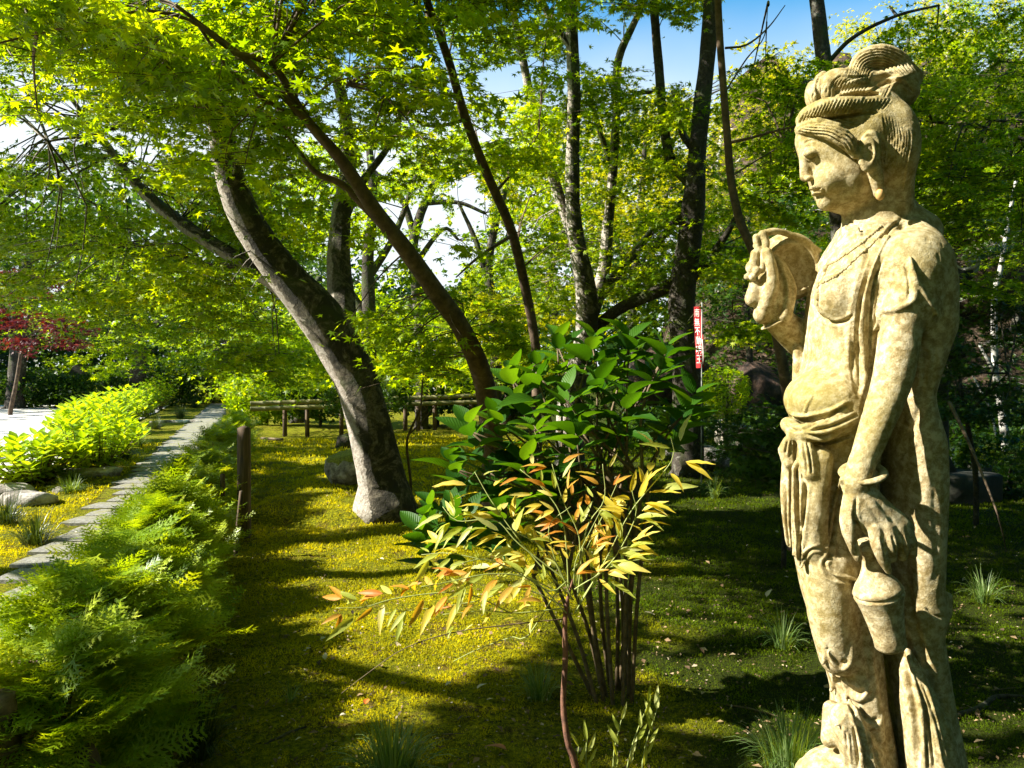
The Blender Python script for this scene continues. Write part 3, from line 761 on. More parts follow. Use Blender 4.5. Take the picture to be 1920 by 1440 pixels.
    for i in range(9):
        o = (i - 4) * 5.2
        c = [(1606, 150), (1618, 118), (1648, 108), (1680, 118), (1702, 138)]; cc = np.array(c, float); ce = np.array([1652, 160.0])
        q = [tuple(p + (p - ce) / np.linalg.norm(p - ce) * o) for p in cc]
        g(q, 1.6, 3.2)
    for i in range(8):
        g([(1614 + i * 6, 192 - i * 1), (1632 + i * 6, 172 - i * 2.5), (1660 + i * 5, 152 - i * .2), (1690 + i * 3, 148 + i * 3.5), (1722, 136 + i * 5)], 1.7, 3.4)
    for i in range(9):
        g([(1556 + i * 7, 168 - i * 3), (1566 + i * 7, 150 - i), (1580 + i * 6, 140 + i * .5)], 1.6, 2.6)
        g([(1572 + i * 5.5, 178), (1578 + i * 6, 160), (1594 + i * 5, 142)], 1.5, 2)
    for i in range(9):
        g([(1655 + i * 6, 210 + i * 4), (1662 + i * 5.5, 260), (1658 + i * 5, 310), (1662 + i * 3.5, 360)], 1.8, 3.2)
    # hands
    for a, b in (((1652, 1006), (1660, 1040)), ((1672, 1004), (1681, 1036)), ((1691, 1002), (1700, 1034))):
        g([a, b], 1.8, 4, -60)
    g([(1615, 930), (1640, 965), (1655, 990)], 4, 1.2, -60); g([(1632, 925), (1665, 965), (1678, 985)], 4, 1.2, -60)
    g([(1606, 930), (1603, 965), (1610, 1000)], 3, 3, -60)
    g([(1452, 490), (1466, 520), (1470, 560), (1462, 595)], 4, 2.5); g([(1470, 500), (1484, 530), (1486, 570)], 4, 2)
    return L

m_stone, nt, b = mat('weathered_stone', .88)
n1 = noise_n(nt, 14, 8, .72, dist=.6); n2 = noise_n(nt, 55, 6, .75); n3 = noise_n(nt, 3.2, 3, .5); n4 = noise_n(nt, 240, 4, .7); n5 = noise_n(nt, 26, 5, .65, dist=1.5)
r1 = ramp(nt, n1.outputs[0], [(.36, (.25, .185, .075)), (.52, (.40, .325, .18)), (.66, (.52, .45, .30))])
r2 = ramp(nt, n2.outputs[0], [(.40, (.17, .115, .04)), (.50, (.37, .29, .15)), (.58, (.60, .52, .35))])
c = mixc(nt, r1.outputs[0], r2.outputs[0], .6)
moss = ramp(nt, n3.outputs[0], [(.42, (0, 0, 0)), (.70, (1, 1, 1))])
c = mixc(nt, c, (.22, .18, .025), math_n(nt, 'MULTIPLY', moss.outputs[0], .6))
spots = ramp(nt, n5.outputs[0], [(.60, (0, 0, 0)), (.66, (1, 1, 1))])
c = mixc(nt, c, (.12, .08, .025), math_n(nt, 'MULTIPLY', spots.outputs[0], .5))
nt.links.new(c, b.inputs['Base Color']); b.inputs['Specular IOR Level'].default_value = .25
h = math_n(nt, 'ADD', math_n(nt, 'MULTIPLY', n2.outputs[0], .7), math_n(nt, 'MULTIPLY', n4.outputs[0], .5))
bump(nt, b, h, .6, .005)
m_earring, nt, b = mat('ochre_stained_stone', .6)
n1 = noise_n(nt, 60, 3); nt.links.new(ramp(nt, n1.outputs[0], [(.3, (.45, .22, .05)), (.7, (.6, .42, .18))]).outputs[0], b.inputs['Base Color'])

statue = thing('stone_statue', 'weathered stone statue of a robed figure with topknot, holding a vase and a flower', 'statue', (.83, D0, .45))
SV, SF = build_statue()
SV = carve(SV, SF, statue_lines())
# tool marks, worn edges and pits
_n = vnormals(SV, SF); _q = SV * 1.0
_d = .00045 * fbm(_q[:, 0] * 38, _q[:, 1] * 38, _q[:, 2] * 38, 3, 61) + .0004 * vnoise(_q[:, 0] * 150, _q[:, 1] * 150, _q[:, 2] * 110, 62)
_p = vnoise(_q[:, 0] * 60, _q[:, 1] * 60, _q[:, 2] * 60, 63); _d -= .0009 * sstep(.6, .8, _p)
SV = SV + _n * _d[:, None]
_me = mesh_np('figure_dense', SV, SF, True); _ob = bpy.data.objects.new('figure_dense', _me); COL.objects.link(_ob)
_md = _ob.modifiers.new('thin', 'DECIMATE'); _md.ratio = .34
_fig = bpy.data.meshes.new_from_object(_ob.evaluated_get(bpy.context.evaluated_depsgraph_get())); _fig.name = 'figure'
COL.objects.unlink(_ob); bpy.data.objects.remove(_ob); bpy.data.meshes.remove(_me); _fig.polygons.foreach_set('use_smooth', np.ones(len(_fig.polygons), bool))
part('figure', _fig, m_stone, statue)
spx, spy = proj(SV)
def on_statue(px, py, r=5):
    m = np.nonzero((np.abs(spx - px) < r) & (np.abs(spy - py) < r))[0]
    return SV[m[np.argmin(SV[m, 1])]] if len(m) else S(px, py, -90)
def beads(pts, step, r):
    mb = MB(); q, _ = smooth_line(np.c_[np.array(pts, float), np.zeros(len(pts))], np.ones(len(pts)), 2)
    L = np.concatenate([[0], np.cumsum(np.linalg.norm(np.diff(q, axis=0), axis=1))])
    for t in np.arange(0, L[-1], step):
        p = on_statue(np.interp(t, L, q[:, 0]), np.interp(t, L, q[:, 1]))
        mb.add(*ball(p, r, 8))
    return mb
part('necklace', beads([(1546, 494), (1568, 482), (1610, 452), (1650, 418)], 4.5, .0042).mesh('necklace'), m_stone, statue)
nb = beads([(1534, 528), (1550, 520), (1568, 510), (1610, 472), (1655, 430)], 4.5, .0042)
for (x, y, r) in ((1530, 532, .007), (1529, 543, .006), (1529, 553, .0075), (1529, 566, .005), (1545, 500, .009), (1541, 512, .007)):
    nb.add(*ball(on_statue(x, y), r, 8, (1, .7, 1.3)))
part('necklace', nb.mesh('necklace'), m_stone, statue, label='longer strand with a pendant on the breastbone')
part('earring', MB().add(*ball(S(1650, 365, -82), .0105, 12, (1, .8, 1.25))).mesh('earring'), m_earring, statue, label='ochre stained drop earring')
def ringv(c, ax, R1, R2, r, n=32, m=8):
    ax = np.asarray(ax, float); ax /= np.linalg.norm(ax); a = np.cross(ax, [0, 1, 0.01]); a /= np.linalg.norm(a); bb = np.cross(ax, a)
    V = []; Q = []
    for i in range(n):
        t = 2 * math.pi * i / n; d = a * math.cos(t) * R1 + bb * math.sin(t) * R2; dn = d / np.linalg.norm(d)
        for j in range(m):
            s_ = 2 * math.pi * j / m; V.append(c + d + dn * r * math.cos(s_) + ax * r * .55 * math.sin(s_))
            Q.append([i * m + j, i * m + (j + 1) % m, ((i + 1) % n) * m + (j + 1) % m, ((i + 1) % n) * m + j])
    return np.array(V), [np.array(Q)]
part('bracelet', MB().add(*ringv(S(1618, 886, -150), (-.18, -.35, 1), .040, .042, .010)).mesh('bracelet'), m_stone, statue, label='wide flared bracelet above the lowered hand')
part('bracelet', MB().add(*ringv(S(1458, 603, 64), (-.5, .0, 1), .037, .035, .007)).mesh('bracelet'), m_stone, statue, label='plain bracelet on the raised wrist')
# vase: turned about a leaning axis
a0, a1 = S(1624, 1012, -142), S(1672, 1216, -136); ax = a1 - a0; Lx = np.linalg.norm(ax); ax /= Lx
e1 = np.cross(ax, [0, 1, 0]); e1 /= np.linalg.norm(e1); e2 = np.cross(ax, e1)
prof = [(0, 2), (0, 14), (.02, 19), (.06, 21), (.10, 19), (.13, 15), (.18, 14), (.24, 17), (.32, 24), (.39, 34), (.44, 39), (.465, 41.5), (.48, 38.5), (.495, 38.5), (.505, 41), (.52, 40), (.56, 37), (.65, 33), (.78, 29), (.9, 26), (.97, 26), (1, 22), (1, 3)]
nn = 36; V = []; Q = []
for i, (t, r) in enumerate(prof):
    for j in range(nn):
        q = 2 * math.pi * j / nn; V.append(a0 + ax * Lx * t + (e1 * math.cos(q) + e2 * math.sin(q)) * r * U)
        if i: Q.append([(i - 1) * nn + j, (i - 1) * nn + (j + 1) % nn, i * nn + (j + 1) % nn, i * nn + j])
part('vase', MB().add(np.array(V), [np.array(Q)]).mesh('vase'), m_stone, statue, label='small stone vase hanging from the lowered hand')
# pedestal under the feet, below the picture
m_ped, nt, b = mat('granite', .9); n1 = noise_n(nt, 120, 3); nt.links.new(ramp(nt, n1.outputs[0], [(.35, (.16, .15, .13)), (.65, (.33, .32, .29))]).outputs[0], b.inputs['Base Color'])
mb = MB(); mb.add(*box((.86, 1.85, .405), (.56, .37, .09), 0, .012)); mb.add(*box((.86, 1.85, .18), (.48, .32, .36), 0, .01)); mb.add(*box((.86, 1.85, .0), (.64, .5, .14), 0, .015))
part('pedestal', mb.mesh('pedestal', False), m_ped, statue)
# ---------------------------------------------------------------- leaf shapes (length 1 along y, lying in xy)
def star_leaf(lobes, spread, notch=.36, w=None, side=.62):
    """palmate leaf: fan of pointed lobes round the stalk point"""
    V = [[0, 0, 0]]; F = []
    an = np.linspace(-spread, spread, lobes); ln = 1 - (1 - side) * (np.abs(an) / spread) ** 1.6
    base = -spread - (an[1] - an[0]) * .5
    ring = []
    for k, (a, l) in enumerate(zip(an, ln)):
        a0 = a - (an[1] - an[0]) / 2; a1 = a + (an[1] - an[0]) / 2
        if k == 0: ring.append((a0, notch * .7 * l))
        ring.append((a, l)); ring.append((a1, notch * (l + (ln[k + 1] if k + 1 < lobes else l * .4)) / 2))
    for a, l in ring: V.append([math.sin(a) * l, math.cos(a) * l, -.22 * l * l])
    for i in range(1, len(ring), 2): F.append([0, i + 2, i + 1, i])     # kite: notch, tip, notch
    return np.array(V), np.array(F)
LEAF_HI = star_leaf(7, math.radians(128), .40)
LEAF_STAR = star_leaf(5, math.radians(100), .40)
def blade_leaf(lobes, spread, side=.66, w=.17):
    """palmate leaf for the middle distance: one narrow triangle per lobe"""
    V = []; F = []
    for a in np.linspace(-spread, spread, lobes):
        l = 1 - (1 - side) * (abs(a) / spread) ** 1.5; c, s = math.cos(a), math.sin(a); k = len(V)
        V += [[-c * w - s * .12, s * w - c * .12, 0], [c * w - s * .12, -s * w - c * .12, 0], [s * l, c * l, -.2 * l * l]]; F.append([k, k + 1, k + 2])
    return np.array(V), np.array(F)
LEAF_MID = blade_leaf(5, math.radians(96))
LEAF_LOW = (np.array([[0, 0, 0], [-.75, .45, -.1], [-.15, .38, 0], [0, 1, -.18], [.15, .38, 0], [.75, .45, -.1]]), np.array([[0, 2, 1, 0], [0, 4, 3, 2], [0, 5, 4, 0]]))
LEAF_LOW = (LEAF_LOW[0], np.array([[0, 4, 3, 2], [0, 5, 4, 4], [0, 2, 1, 1]]))
LEAF_LOW = (np.array([[0, 0, 0], [-.7, .5, -.1], [-.12, .42, 0], [0, 1, -.18], [.12, .42, 0], [.7, .5, -.1]]), [np.array([[0, 4, 3, 2]]), np.array([[0, 2, 1], [0, 5, 4]])])
LEAF_FAR = (np.array([[0, 0, 0], [.38, .5, -.04], [0, 1, -.15], [-.38, .5, -.04]]), np.array([[0, 1, 2, 3]]))
def frames(n, up_tilt, yaw=None, yaw_sd=3.2, pitch=0.0, g=rng):
    """n leaf frames: nearly level, tipped at random; columns x, y(tip), z(normal)"""
    y0 = g.uniform(-np.pi, np.pi, n) if yaw is None else yaw + g.normal(0, yaw_sd, n)
    t1 = g.normal(0, up_tilt, n); t2 = g.normal(0, up_tilt, n) + pitch
    cy, sy = np.cos(y0), np.sin(y0); f = np.stack([cy, sy, np.zeros(n)], 1); r = np.stack([sy, -cy, np.zeros(n)], 1); z = np.tile([0, 0, 1.0], (n, 1))
    f2 = f * np.cos(t2)[:, None] - z * np.sin(t2)[:, None]; z2 = np.cross(r, f2)
    r3 = r * np.cos(t1)[:, None] + z2 * np.sin(t1)[:, None]; z3 = np.cross(r3, f2)
    return np.stack([r3, f2, z3], 2)
def scatter(tpl, pos, R, size):
    TV, TF = tpl; TF = [TF] if isinstance(TF, np.ndarray) else TF
    n = len(pos); m = len(TV)
    V = np.einsum('nij,mj->nmi', R, TV) * size[:, None, None] + pos[:, None, :]
    o = np.arange(n)[:, None, None] * m
    return V.reshape(-1, 3), [(f[None] + o).reshape(-1, f.shape[1]) for f in TF]

# what the sun must reach: the statue, the small shrub in front of it, the bright moss, the shrub row
def sunlit_keepout(p):
    """True for a leaf whose shadow would fall where the photograph shows sun"""
    x, y, z = p[:, 0], p[:, 1], p[:, 2]
    hx = x - SUN[0] / SUN[2] * z; hy = y - SUN[1] / SUN[2] * z
    k = np.zeros(len(p), bool)
    m = (hy < 16) & (hx > -12) & (hx < 7)
    if m.any(): k[m] = lit_spot(hx[m], hy[m])
    for cx, cy, rx, ry, z0, z1 in ((.83, 1.85, .30, .36, .4, 2.45), (.05, 2.45, .5, .4, .35, 1.3), (.15, 3.5, .75, .5, .9, 1.6), (2.47, 10.3, .3, .4, 1.6, 2.5), (-1.84, 8.6, .4, .4, .1, .5), (2.2, 8.8, .4, .4, .15, .5), (-1.8, 8.1, .25, .35, .2, 3.2), (-2.9, 7.8, .4, .35, 2.8, 3.6)):
        t = (cx - x) / -SUN[0]; yy = y - SUN[1] * t; zz = z - SUN[2] * t
        k |= (t > -rx) & (np.abs(yy - cy) < ry) & (zz > z0 - rx * .8) & (zz < z1 + rx * .8)
    return k
SKY_GAPS = [(25, 258, 85, 42), (120, 205, 40, 16), (832, 488, 44, 46), (770, 400, 70, 26), (880, 385, 36, 50), (715, 300, 34, 26), (940, 150, 45, 28), (1125, 85, 48, 34), (1218, 70, 46, 44),
            (1440, 30, 75, 42), (1385, 30, 30, 36), (1500, 55, 20, 40), (560, 20, 14, 9), (660, 330, 20, 14), (270, 290, 30, 15), (600, 640, 10, 8),
            (105, 540, 14, 9), (1660, 30, 24, 20), (740, 470, 22, 22), (900, 250, 24, 16), (420, 640, 9, 6)]
def in_gap(p, soft=.35, g=rng):
    px, py = proj(p); k = np.zeros(len(p), bool); wob = vnoise(px * .045, py * .045, 0, 77)
    for cx, cy, rx, ry in SKY_GAPS:
        q = ((px - cx) / rx) ** 2 + ((py - cy) / ry) ** 2
        k |= q < 1 + .8 * wob
    return k & (g.random(len(p)) < .955)
def view_ok(p, m=90):
    px, py = proj(p); return (p[:, 1] > .4) & (px > -m) & (px < 1920 + m) & (py > -m) & (py < 1440 + m)

OPEN_STEMS = []      # stems that stand clear of their own foliage: (points, radii)
def hides_stem(p, g=rng):
    px, py = proj(p); k = np.zeros(len(p), bool)
    for L in OPEN_STEMS:
        for (ax, ay, ad, ar), (bx, by, bd, br) in zip(L[:-1], L[1:]):
            dx, dy = bx - ax, by - ay; t = np.clip(((px - ax) * dx + (py - ay) * dy) / (dx * dx + dy * dy), 0, 1)
            k |= (np.hypot(px - ax - t * dx, py - ay - t * dy) < ar + (br - ar) * t + 9) & (p[:, 1] < ad + (bd - ad) * t + .1)
    return k & (g.random(len(p)) < .88)
def spray_pad(c, R, nleaf, size, aim, g, twigs=None, flat=.10, tilt=.38, droop=.35):
    """a layered spray: twigs fan out from its inner end, leaves sit in pairs along them"""
    nt_ = max(4, int(nleaf / 11)); base = np.array(c) - np.array([math.cos(aim), math.sin(aim), 0]) * R * .9
    pos = []; yaw = []
    for i in range(nt_):
        a = aim + g.normal(0, .62); L = R * g.uniform(.9, 2.0); s0 = g.uniform(0, .9)
        st = base + np.array([math.cos(aim), math.sin(aim), 0]) * R * s0 * 1.0 + np.array([0, 0, g.normal(0, flat) * R * 1.4])
        k = max(3, int(nleaf / nt_)); t = np.sort(g.uniform(.15, 1, k))
        bend = g.normal(0, .3)
        ang = a + bend * t
        q = st + np.stack([np.cos(ang) * t * L, np.sin(ang) * t * L, -droop * L * t * t * g.uniform(.2, 1) + .05 * L * t], 1)
        side = np.where(np.arange(k) % 2, 1, -1)
        q = q + np.stack([-np.sin(ang), np.cos(ang), 0 * ang], 1) * (side * size * .35)[:, None] + g.normal(0, size * .18, (k, 3))
        pos.append(q); yaw.append(ang + side * g.uniform(.3, 1.0, k))
        if twigs is not None and g.random() < .6:
            tt = np.array([0, .5, 1.0]); an = a + bend * tt
            twigs.append(st + np.stack([np.cos(an) * tt * L, np.sin(an) * tt * L, -droop * L * tt * tt * .6 + .05 * L * tt], 1))
    return np.vstack(pos), np.concatenate(yaw)

m_bark, nt, b = mat('dark_bark', .95)
n1 = noise_n(nt, 6, 7, .7, dist=.8); n2 = noise_n(nt, 28, 5, .7); n3 = noise_n(nt, 2.2, 4, .6)
c = ramp(nt, n2.outputs[0], [(.35, (.018, .014, .010)), (.6, (.065, .052, .038))]).outputs[0]
c = mixc(nt, c, (.19, .185, .15), ramp(nt, n1.outputs[0], [(.56, (0, 0, 0)), (.64, (.8, .8, .8))]).outputs[0])
c = mixc(nt, c, (.055, .075, .012), ramp(nt, n3.outputs[0], [(.52, (0, 0, 0)), (.66, (.8, .8, .8))]).outputs[0]); nt.links.new(c, b.inputs['Base Color'])
bump(nt, b, math_n(nt, 'ADD', n2.outputs[0], n1.outputs[0]), .9, .03)
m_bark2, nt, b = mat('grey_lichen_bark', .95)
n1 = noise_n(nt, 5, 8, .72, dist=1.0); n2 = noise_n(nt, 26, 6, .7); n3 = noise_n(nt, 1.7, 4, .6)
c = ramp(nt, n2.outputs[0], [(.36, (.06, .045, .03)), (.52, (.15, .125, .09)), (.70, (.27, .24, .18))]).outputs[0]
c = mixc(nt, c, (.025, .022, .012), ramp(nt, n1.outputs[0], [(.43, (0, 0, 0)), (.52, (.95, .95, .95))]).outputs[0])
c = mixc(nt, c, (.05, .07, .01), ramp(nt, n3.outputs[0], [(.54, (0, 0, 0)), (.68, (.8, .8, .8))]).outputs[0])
# sunlight painted in: bark paler on the left side, mossy and dark elsewhere
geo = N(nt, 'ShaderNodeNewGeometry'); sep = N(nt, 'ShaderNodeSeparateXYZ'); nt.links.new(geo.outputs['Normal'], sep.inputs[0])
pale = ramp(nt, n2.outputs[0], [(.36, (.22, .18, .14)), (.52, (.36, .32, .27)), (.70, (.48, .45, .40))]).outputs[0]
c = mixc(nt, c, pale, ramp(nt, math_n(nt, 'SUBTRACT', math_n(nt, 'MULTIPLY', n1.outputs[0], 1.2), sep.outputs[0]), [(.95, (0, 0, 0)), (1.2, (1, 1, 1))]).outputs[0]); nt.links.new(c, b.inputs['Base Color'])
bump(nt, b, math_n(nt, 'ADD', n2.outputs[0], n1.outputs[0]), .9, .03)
m_bark3, nt, b = mat('smooth_brown_bark', .85)
n1 = noise_n(nt, 12, 6, .7); n2 = noise_n(nt, 3, 3)
c = ramp(nt, n1.outputs[0], [(.35, (.045, .028, .016)), (.6, (.13, .085, .05)), (.75, (.20, .16, .11))]).outputs[0]; nt.links.new(c, b.inputs['Base Color'])
bump(nt, b, n1.outputs[0], .5, .01)
m_pale, nt, b = mat('pale_bark', .85)
n1 = noise_n(nt, 9, 6, .7)
c = ramp(nt, n1.outputs[0], [(.4, (.12, .10, .08)), (.5, (.42, .40, .36)), (.7, (.62, .60, .55))]).outputs[0]; nt.links.new(c, b.inputs['Base Color'])
M_LEAF = leaf_mat('maple_leaf', (.07, .18, .003), (.26, .43, .004), (.60, .66, .008), trans=.64)
M_LEAFY = leaf_mat('golden_maple_leaf', (.20, .28, .005), (.38, .42, .008), (.58, .48, .015), trans=.6)
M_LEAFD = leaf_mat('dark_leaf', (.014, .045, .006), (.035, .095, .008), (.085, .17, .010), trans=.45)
M_LEAFR = leaf_mat('crimson_leaf', (.05, .003, .006), (.10, .006, .012), (.20, .012, .025), trans=.4, tcol=.8)

def limb_pts(L):
    """(px, py, d, r px) list -> points, radii"""
    return np.array([P(a, b, d) for a, b, d, r in L]), np.array([r * d / 1440 for a, b, d, r in L])
def to_ground(L, dz=.12):
    a = L[0]; p = P(*a[:3]); g = p.copy(); g[2] = float(gz(p[0], p[1])) - dz
    return p, g
def make_tree(name, label, cat, trunk, limbs, pads, leaf=M_LEAF, tpl=LEAF_MID, lsize=.07, seed=1, bark=m_bark, group=None, root=True, flare=1.5, twig_px=True, tilt=.38,
              n_obj=0, roots=True, cull=True, gap=True, extra=None, rough=.12, sides=12, per=1.0, clip=True):
    """trunk: limb from the ground up; limbs: more limbs; pads: (x0, y0, x1, y1, d0, d1, count, radius m, leaves each)"""
    g = np.random.default_rng(seed)
    tp, tr = limb_pts(trunk)
    if root:
        q = tp[0].copy(); q[2] = float(gz(q[0], q[1])) - .1
        if q[2] < tp[0][2] - .15:
            tp = np.vstack([q, tp]); tr = np.concatenate([[tr[0] * flare], tr])
        elif flare > 1: tp[0][2] = q[2]; tr[0] *= flare
    t = thing(name, label, cat, tuple(tp[0] + np.array([0, 0, .1])), group)
    mb = MB(); mb.tube(tp, tr, sides, rough=rough, seed=seed, res=max(.05, tr.max() * .7))
    if root and roots and flare > 1 and tr[0] > .12:      # spreading roots
        for k in range(6):
            a = k * 1.05 + g.uniform(-.3, .3); L = tr[0] * g.uniform(1.25, 1.6); r0 = tr[0] * .26
            p0 = tp[0] + np.array([math.cos(a) * tr[0] * .4, math.sin(a) * tr[0] * .4, tr[0] * .75 + .08]); p1 = tp[0] + np.array([math.cos(a) * L * .6, math.sin(a) * L * .6, .16]); p2 = tp[0] + np.array([math.cos(a) * L, math.sin(a) * L, .04])
            mb.tube([p0, p1, p2], [r0, r0 * .8, r0 * .3], 7, rough=.2, seed=k)
    part('trunk', mb.mesh('trunk'), bark, t)
    allp = [tp]
    for k, Lm in enumerate(limbs):
        lp, lr = limb_pts(Lm); allp.append(lp)
        part('limb', MB().tube(lp, lr, 8, rough=rough, seed=seed + k, res=max(.05, lr.max())).mesh('limb'), bark, t)
    nodes = np.vstack([smooth_line(a, np.ones(len(a)), .25)[0] for a in allp])
    PO, YA, tw = [], [], []; fine = MB()
    for (x0, y0, x1, y1, d0, d1, cnt, R, nl) in pads:
        for _ in range(cnt):
            c = P(g.uniform(x0, x1), g.uniform(y0, y1), g.uniform(d0, d1))
            i = np.argmin(((nodes - c) ** 2).sum(1)); v = c - nodes[i]; dist = np.linalg.norm(v)
            aim = math.atan2(v[1], v[0]) if dist > .2 else g.uniform(-3, 3)
            if .3 < dist < (2.0 if d0 < 14 else 4) and g.random() < .75 and not (gap and in_gap(c[None], g=g)[0]):
                mid = nodes[i] + v * .5 + np.array([g.normal(0, .06), g.normal(0, .06), abs(g.normal(0, .08)) + .06]) * min(dist, 2)
                r = .004 + .006 * min(dist, 2.5)
                fine.tube([nodes[i], mid, c + np.array([0, 0, -.02])], [r, r * .7, r * .35], 5, res=.3, cap=False)
            q, ya = spray_pad(c, R, int(nl * per), lsize, aim + g.normal(0, .25), g, tw, tilt=tilt)
            PO.append(q); YA.append(ya)
    if extra is not None: PO.append(extra); YA.append(g.uniform(-3, 3, len(extra)))
    pos = np.vstack(PO); yaw = np.concatenate(YA)
    keep = np.ones(len(pos), bool)
    if cull: keep &= ~sunlit_keepout(pos)
    if gap: keep &= ~in_gap(pos, g=g)
    if cull: keep &= ~hides_stem(pos, g)
    keep &= pos[:, 2] > gz(pos[:, 0], pos[:, 1]) + .05
    keep &= np.linalg.norm(pos - np.array([0, 0, CAM_H]), axis=1) > 2.4
    pos = pos[keep]; yaw = yaw[keep]; n = len(pos)
    R_ = frames(n, tilt * 1.25, yaw, .5, .18, g); sz = lsize * g.uniform(.7, 1.25, n)
    ppx, ppy = proj(pos); clump = vnoise(pos[:, 0] * 1.6, pos[:, 1] * 1.6, pos[:, 2] * 2.6, seed) * .28
    tint = np.clip(.48 + clump + g.normal(0, .17, n), 0, 1)
    if n_obj:
        vis = view_ok(pos, -5); d = np.where(vis, pos[:, 1], 99); o = np.argsort(d)[:n_obj]; o = o[d[o] < 98]
        lm = []
        for k in range(5):
            TV, TF = tpl; V = TV.copy(); V[:, 2] -= .12 * (k / 4 - .3) * (V[:, 0] ** 2 + V[:, 1] ** 2) + .05 * np.sin(k * 2 + V[:, 0] * 5)
            me = mesh_np('leaf', V, TF, False, np.full(len(V), [.25, .45, .6, .75, .95][k])); me.materials.append(leaf); lm.append(me)
        inv = Matrix.Translation(-Vector(t.location))
        for i in o:
            ob = bpy.data.objects.new('leaf', lm[int(min(4, tint[i] * 5))]); COL.objects.link(ob); ob.parent = t
            M = Matrix([[*(R_[i][0] * sz[i]), pos[i][0]], [*(R_[i][1] * sz[i]), pos[i][1]], [*(R_[i][2] * sz[i]), pos[i][2]], [0, 0, 0, 1]])
            ob.matrix_parent_inverse = inv; ob.matrix_basis = M
        m = np.ones(n, bool); m[o] = False; pos, R_, sz, tint = pos[m], R_[m], sz[m], tint[m]
    if tpl is LEAF_HI: tpl = LEAF_STAR
    V, F = scatter(tpl, pos, R_, sz)
    part('crown', mesh_np('crown', V, F, False, np.repeat(tint, len(tpl[0]))), leaf, t, stuff=True)
    if tw and twig_px:
        sel = tw if len(tw) < 1500 else [tw[i] for i in g.choice(len(tw), 1500, False)]
        for q in sel:
            if cull and (sunlit_keepout(q).any() or in_gap(q, g=g).any() or hides_stem(q, g).any()): continue
            fine.tube(q, [.004, .003, .0015], 3, cap=False)
    if fine.n: part('twigs', fine.mesh('twigs'), bark, t, stuff=True)
    return t, n
LEAFCOUNT = 0
# ---------------------------------------------------------------- the trees, nearest first
tot = []
OPEN_STEMS += [[(908, 720, 7.2, 20), (868, 620, 6.8, 18), (762, 470, 6.2, 16), (700, 390, 5.9, 14), (640, 300, 5.6, 12), (575, 225, 5.3, 9), (510, 120, 5.0, 6), (440, 100, 4.8, 5), (370, 45, 4.6, 4)],
               [(1003, 640, 10.4, 9), (958, 430, 9.6, 9), (915, 330, 9.0, 9), (874, 225, 8.4, 9), (840, 110, 7.8, 8), (800, 0, 7.2, 7)],
               [(664, 700, 8.1, 38), (600, 595, 8.0, 40), (550, 535, 7.9, 34), (496, 465, 7.8, 31), (450, 385, 7.7, 28), (428, 320, 7.6, 24)], [(636, 540, 8.5, 22), (634, 480, 8.7, 18), (640, 400, 8.9, 16)],
               [(1085, 690, 11.5, 22), (1098, 540, 11.3, 19), (1082, 460, 11.2, 16), (1074, 380, 11.1, 14), (1072, 70, 10.6, 12)], [(1278, 570, 11, 24), (1288, 480, 11, 22), (1300, 390, 10.9, 20), (1316, 200, 10.7, 15), (1330, 20, 10.6, 15)],
               [(1420, 490, 6.5, 9), (1371, 340, 6.5, 8), (1349, 60, 6.2, 7)], [(1350, 575, 10.3, 5), (1305, 580, 10.3, 8), (1305, 690, 10.3, 8)], [(420, 470, 8.8, 12), (255, 345, 9.2, 8)], [(700, 405, 6.3, 8), (590, 322, 6.1, 5)]]
def T(*a, **k):
    t, n = make_tree(*a, **k); tot.append((a[0], n)); return t
# large maple with pale lit bark, leaning left
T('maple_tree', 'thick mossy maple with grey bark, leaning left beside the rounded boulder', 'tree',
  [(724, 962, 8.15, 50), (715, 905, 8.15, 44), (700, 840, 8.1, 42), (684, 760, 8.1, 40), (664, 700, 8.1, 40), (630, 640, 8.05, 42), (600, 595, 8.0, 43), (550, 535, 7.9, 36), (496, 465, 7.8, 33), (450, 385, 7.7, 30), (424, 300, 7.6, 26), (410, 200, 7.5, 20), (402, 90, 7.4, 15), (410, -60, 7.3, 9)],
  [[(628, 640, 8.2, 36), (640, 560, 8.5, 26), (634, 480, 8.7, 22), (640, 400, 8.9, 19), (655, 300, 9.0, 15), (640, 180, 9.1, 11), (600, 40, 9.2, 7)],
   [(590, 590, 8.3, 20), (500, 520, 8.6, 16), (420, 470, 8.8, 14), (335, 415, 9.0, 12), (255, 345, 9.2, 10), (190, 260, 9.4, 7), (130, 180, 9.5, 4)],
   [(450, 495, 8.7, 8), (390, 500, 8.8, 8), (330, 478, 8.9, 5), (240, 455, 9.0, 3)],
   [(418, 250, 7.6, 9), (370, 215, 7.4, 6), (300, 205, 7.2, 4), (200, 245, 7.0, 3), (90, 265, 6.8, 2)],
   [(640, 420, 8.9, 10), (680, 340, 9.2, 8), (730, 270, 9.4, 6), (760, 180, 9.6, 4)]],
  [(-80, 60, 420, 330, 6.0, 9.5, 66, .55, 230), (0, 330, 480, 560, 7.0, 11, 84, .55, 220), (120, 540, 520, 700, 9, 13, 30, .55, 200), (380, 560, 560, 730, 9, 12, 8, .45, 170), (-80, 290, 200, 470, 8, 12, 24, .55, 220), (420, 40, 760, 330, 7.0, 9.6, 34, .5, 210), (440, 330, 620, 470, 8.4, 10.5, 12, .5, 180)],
  bark=m_bark2, seed=11, lsize=.066, roots=False, flare=1.35, sides=26, rough=.17)
